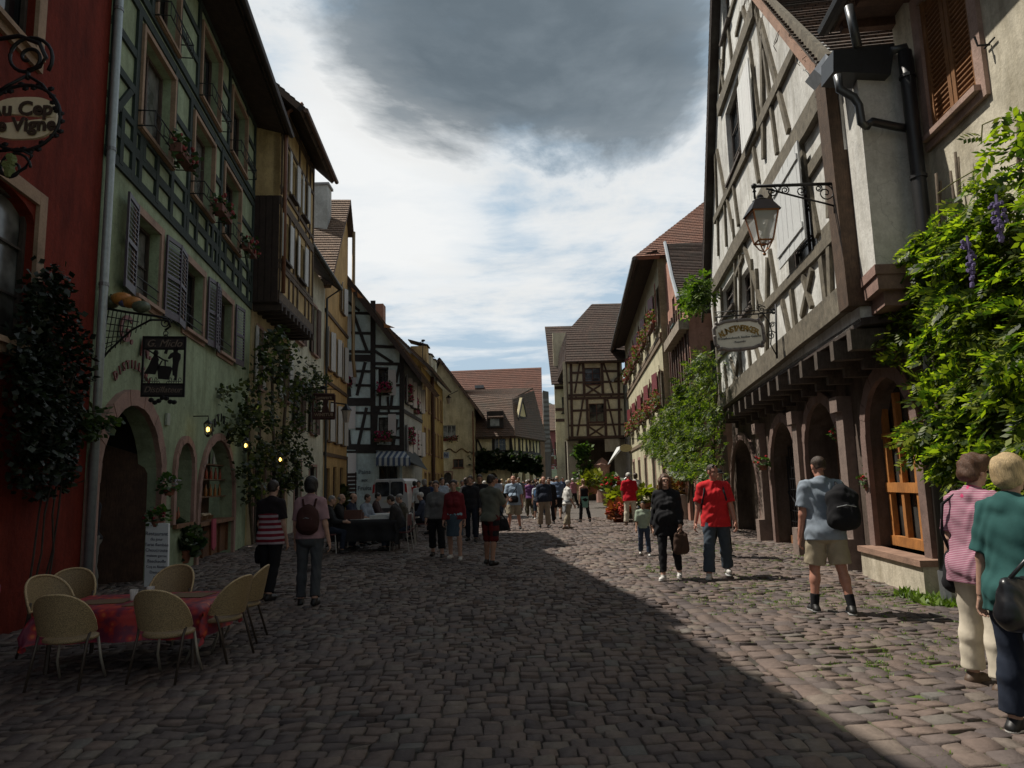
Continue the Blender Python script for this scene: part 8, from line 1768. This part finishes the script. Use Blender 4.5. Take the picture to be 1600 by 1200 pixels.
seated(-2.72,17.1,84,1.74,'seated guest with dark hair leaning over the black table from the right',C((.03,.028,.028)),JN,('short',DBR),1.1,chair='pale metal chair nearest us, right of the black table',lean=22)
seated(-2.78,18.3,95,1.72,'seated guest in olive jumper, second on the right of the black table',C((.07,.065,.05)),K,('crop',GRY),1.1,chair='pale metal chair under the guest in olive',lean=15)
seated(-2.6,20.4,92,1.7,'seated guest with pale cap right of the white table',C((.05,.06,.09)),K,('crop',WHH),1.0,chair='pale metal chair right of the white table')
seated(-2.3,22.3,80,1.7,'seated guest in brown behind the white table',C((.09,.06,.05)),K,('short',BRN),1.0,chair='pale metal chair beyond the white table')
seated(-4.2,21.3,-90,1.7,'seated guest left of the white table',C((.06,.04,.04)),K,('short',DBR),1.0,chair='pale metal chair left of the white table')
# group sitting on the steps on the right
for x_,y_,rz,lb,tc,hc_ in ((at(936,800)[0],28.4,150,'person in dark clothes crouching by the planters, left one of the group',(.03,.03,.035),DBR),(at(947,801)[0],28.8,190,'person in grey sitting among the planters, middle one of the group',(.14,.14,.14),BRN),(at(957,800)[0],28.2,120,'person with bare arms sitting right of the dark ones by the planters',(.30,.26,.24),BLD)):
    seated(x_,y_,rz,1.68,lb,C(tc),K,('short',hc_),1.0)
    
mb=MB(); a=at(930,800); b=at(962,800); mb.box(((a[0]+b[0])/2,28.75,.23),(b[0]-a[0]+.5,.5,.38)); o=mb.build('stone_bench',stone((.25,.22,.2)),None,False,loc=((a[0]+b[0])/2,28.75,.04)); prop(o,'low stone bench with people by the planters','bench')
# distant crowd, each one a person of its own
rng=random.Random(5); used=[]
HC=[DBR,BRN,GRY,BLD,BLK,WHH]; TC=[((.02,.02,.025),'black'),((.5,.5,.48),'white'),((.03,.05,.12),'dark blue'),((.28,.03,.03),'red'),((.30,.36,.44),'light blue'),((.30,.22,.14),'tan'),((.12,.12,.12),'grey'),((.12,.18,.10),'green'),((.35,.15,.2),'pink')]
BC=[(JN,'jeans'),(K,'black trousers'),(KH2,'khaki trousers'),(CRt,'cream trousers')]
crowd=[(664,26,0),(672,30,2),(690,24,4),(698,27,6),(703,33,1),(715,36,3),(722,30,5),(728,25,0),(742,29,2),(758,34,1),(776,31,4),(785,38,1),(792,44,0),(812,36,6),(819,42,3),(824,46,2),(834,40,5),(846,35,7),(857,44,1),(866,38,4),(880,46,2),(897,40,8),(648,33,3),(676,42,0),(706,46,8),(738,48,5),(764,50,7),(800,52,2),(842,54,1),(868,56,3),(905,46,5),(995,30,1),(750,41,6),(769,37,0),(781,33,5),(796,36,7),(807,47,1),(827,36,8),(838,34,0),(854,33,6),(863,50,4),(873,34,2),(730,33,1),(712,28,7)]
near={664:'beside the waiter',}
for i,(px,yy,ci) in enumerate(crowd):
    x=AT(px,790,yy).x; tc_,tn=TC[ci]; bc,bn_=BC[rng.randrange(4)]; hc_=HC[(i*5+2)%6]; hn={DBR:'dark brown',BRN:'brown',GRY:'grey',BLD:'blond',BLK:'black',WHH:'white'}[hc_]
    st=rng.choice(['short','crop','bob','short']); fem=st=='bob'; fw=rng.random()<.5
    where='far left' if px<690 else 'left in crowd' if px<735 else 'mid crowd' if px<800 else 'right in crowd' if px<870 else 'far right'
    kk_=f"person with {hn} hair, {tn} top, {bn_}, {where}, {'facing us' if fw else 'walking away'}"
    if kk_ in used: kk_=kk_.replace('person','second person')
    while kk_ in used: kk_=kk_.replace('second ','third ') if 'second' in kk_ else kk_.replace('third ','fourth ')
    used.append(kk_)
    person((x,yy,ZG if yy<29 else .03),R((180 if fw else 0)+rng.uniform(-40,40)),rng.uniform(1.62,1.84),kk_,walk(rng.uniform(5,18)),[('shirt',C(tc_),{'sleeve':rng.choice([.4,.9]),'g':.026}),('trousers',bc,{'g':.02}),('shoes',SHB)],(st,hc_),rng.choice(['fair','red','tan']),rng.uniform(1,1.2),fem,.022,group='people strolling in the distant crowd')
# ================================================================ white van
vx=AT(609,780,32.0).x; vn=empty('white_van',(vx,32,.03),'white delivery van parked by the blue house, rear doors towards us','van',rz=R(-4))
VW=paint((.50,.51,.52),.3,0,.04); VG=glassm((.02,.024,.03),.08)
def vchild(mb,name,mat,par=None,sm=False):
    o=mb.build(name,mat,None,sm); o.parent=par or vn; return o
prof=[(-.83,.35),(.83,.35),(.85,.8),(.83,1.15),(.72,1.72),(.6,1.84),(-.6,1.84),(-.72,1.72),(-.83,1.15),(-.85,.8)]
mb=MB(); secs=[]
for y,sx,sz in ((0,.98,.985),(.06,1,1),(2.4,1,1),(2.9,1,.99),(3.35,.98,.62),(4.05,.95,.54),(4.15,.9,.5)): secs.append([Vector((x*sx,y,.35+(z-.35)*sz)) for x,z in prof])
vs=[p for s_ in secs for p in s_]; n=len(prof); fs=[(i*n+k,i*n+(k+1)%n,(i+1)*n+(k+1)%n,(i+1)*n+k) for i in range(len(secs)-1) for k in range(n)]+[tuple(range(n))[::-1],tuple((len(secs)-1)*n+k for k in range(n))]
mb.add(vs,fs); vchild(mb,'body',VW)
for (xa,xb) in ((-.66,-.02),(.05,.62)):
    mb=MB(); pts_=[]
    for cx_s,cz_s,a0_ in ((xb-.09,1.62,0),(xa+.09,1.62,90),(xa+.09,1.15,180),(xb-.09,1.15,270)):
        for k in range(4): a=R(a0_+k*30); pts_.append(Vector((cx_s+.09*math.cos(a),-.02,cz_s+.09*math.sin(a))))
    mb.prism(pts_,(0,.03,0)); vchild(mb,'rear_window',VG)
mb=MB(); mb.box((.015,-.008,1.1),(.015,.02,1.4)); vchild(mb,'door_gap',K)
for sx in(-1,1): mb=MB(); mb.prism([Vector((sx*.70,-.015,1.25)),Vector((sx*.80,-.015,1.2)),Vector((sx*.76,-.015,1.6)),Vector((sx*.68,-.015,1.62))],(0,.05,0)); vchild(mb,'tail_light',paint((.35,.01,.01),.3))
mb=MB(); mb.box((0,-.05,.45),(1.66,.14,.2)); vchild(mb,'bumper',paint((.05,.05,.055),.6))
mb=MB(); mb.box((-.02,-.02,.85),(.5,.02,.11)); vchild(mb,'number_plate',paint((.5,.5,.42),.5))
mb=MB(); mb.box((.09,-.03,1.02),(.14,.03,.05)); vchild(mb,'door_handle',K)
for sx in(-1,1):
    for y in (.75,3.3): 
        mb=MB(); mb.tube([(sx*.84,y,.31),(sx*.66,y,.31)],.31,18); w_=vchild(mb,'wheel',paint((.015,.015,.015),.8)); mb=MB(); mb.tube([(sx*.85,y,.31),(sx*.8,y,.31)],.17,12); h_=mb.build('rim',ZINC); h_.parent=w_
    mb=MB(); mb.box((sx*.98,2.75,1.15),(.2,.12,.22)); vchild(mb,'wing_mirror',K)
    mb=MB(); mb.prism([Vector((sx*.80,2.2,1.2)),Vector((sx*.80,3.0,1.2)),Vector((sx*.72,2.8,1.65)),Vector((sx*.72,2.2,1.65))],(sx*.03,0,0)); vchild(mb,'side_window',VG)
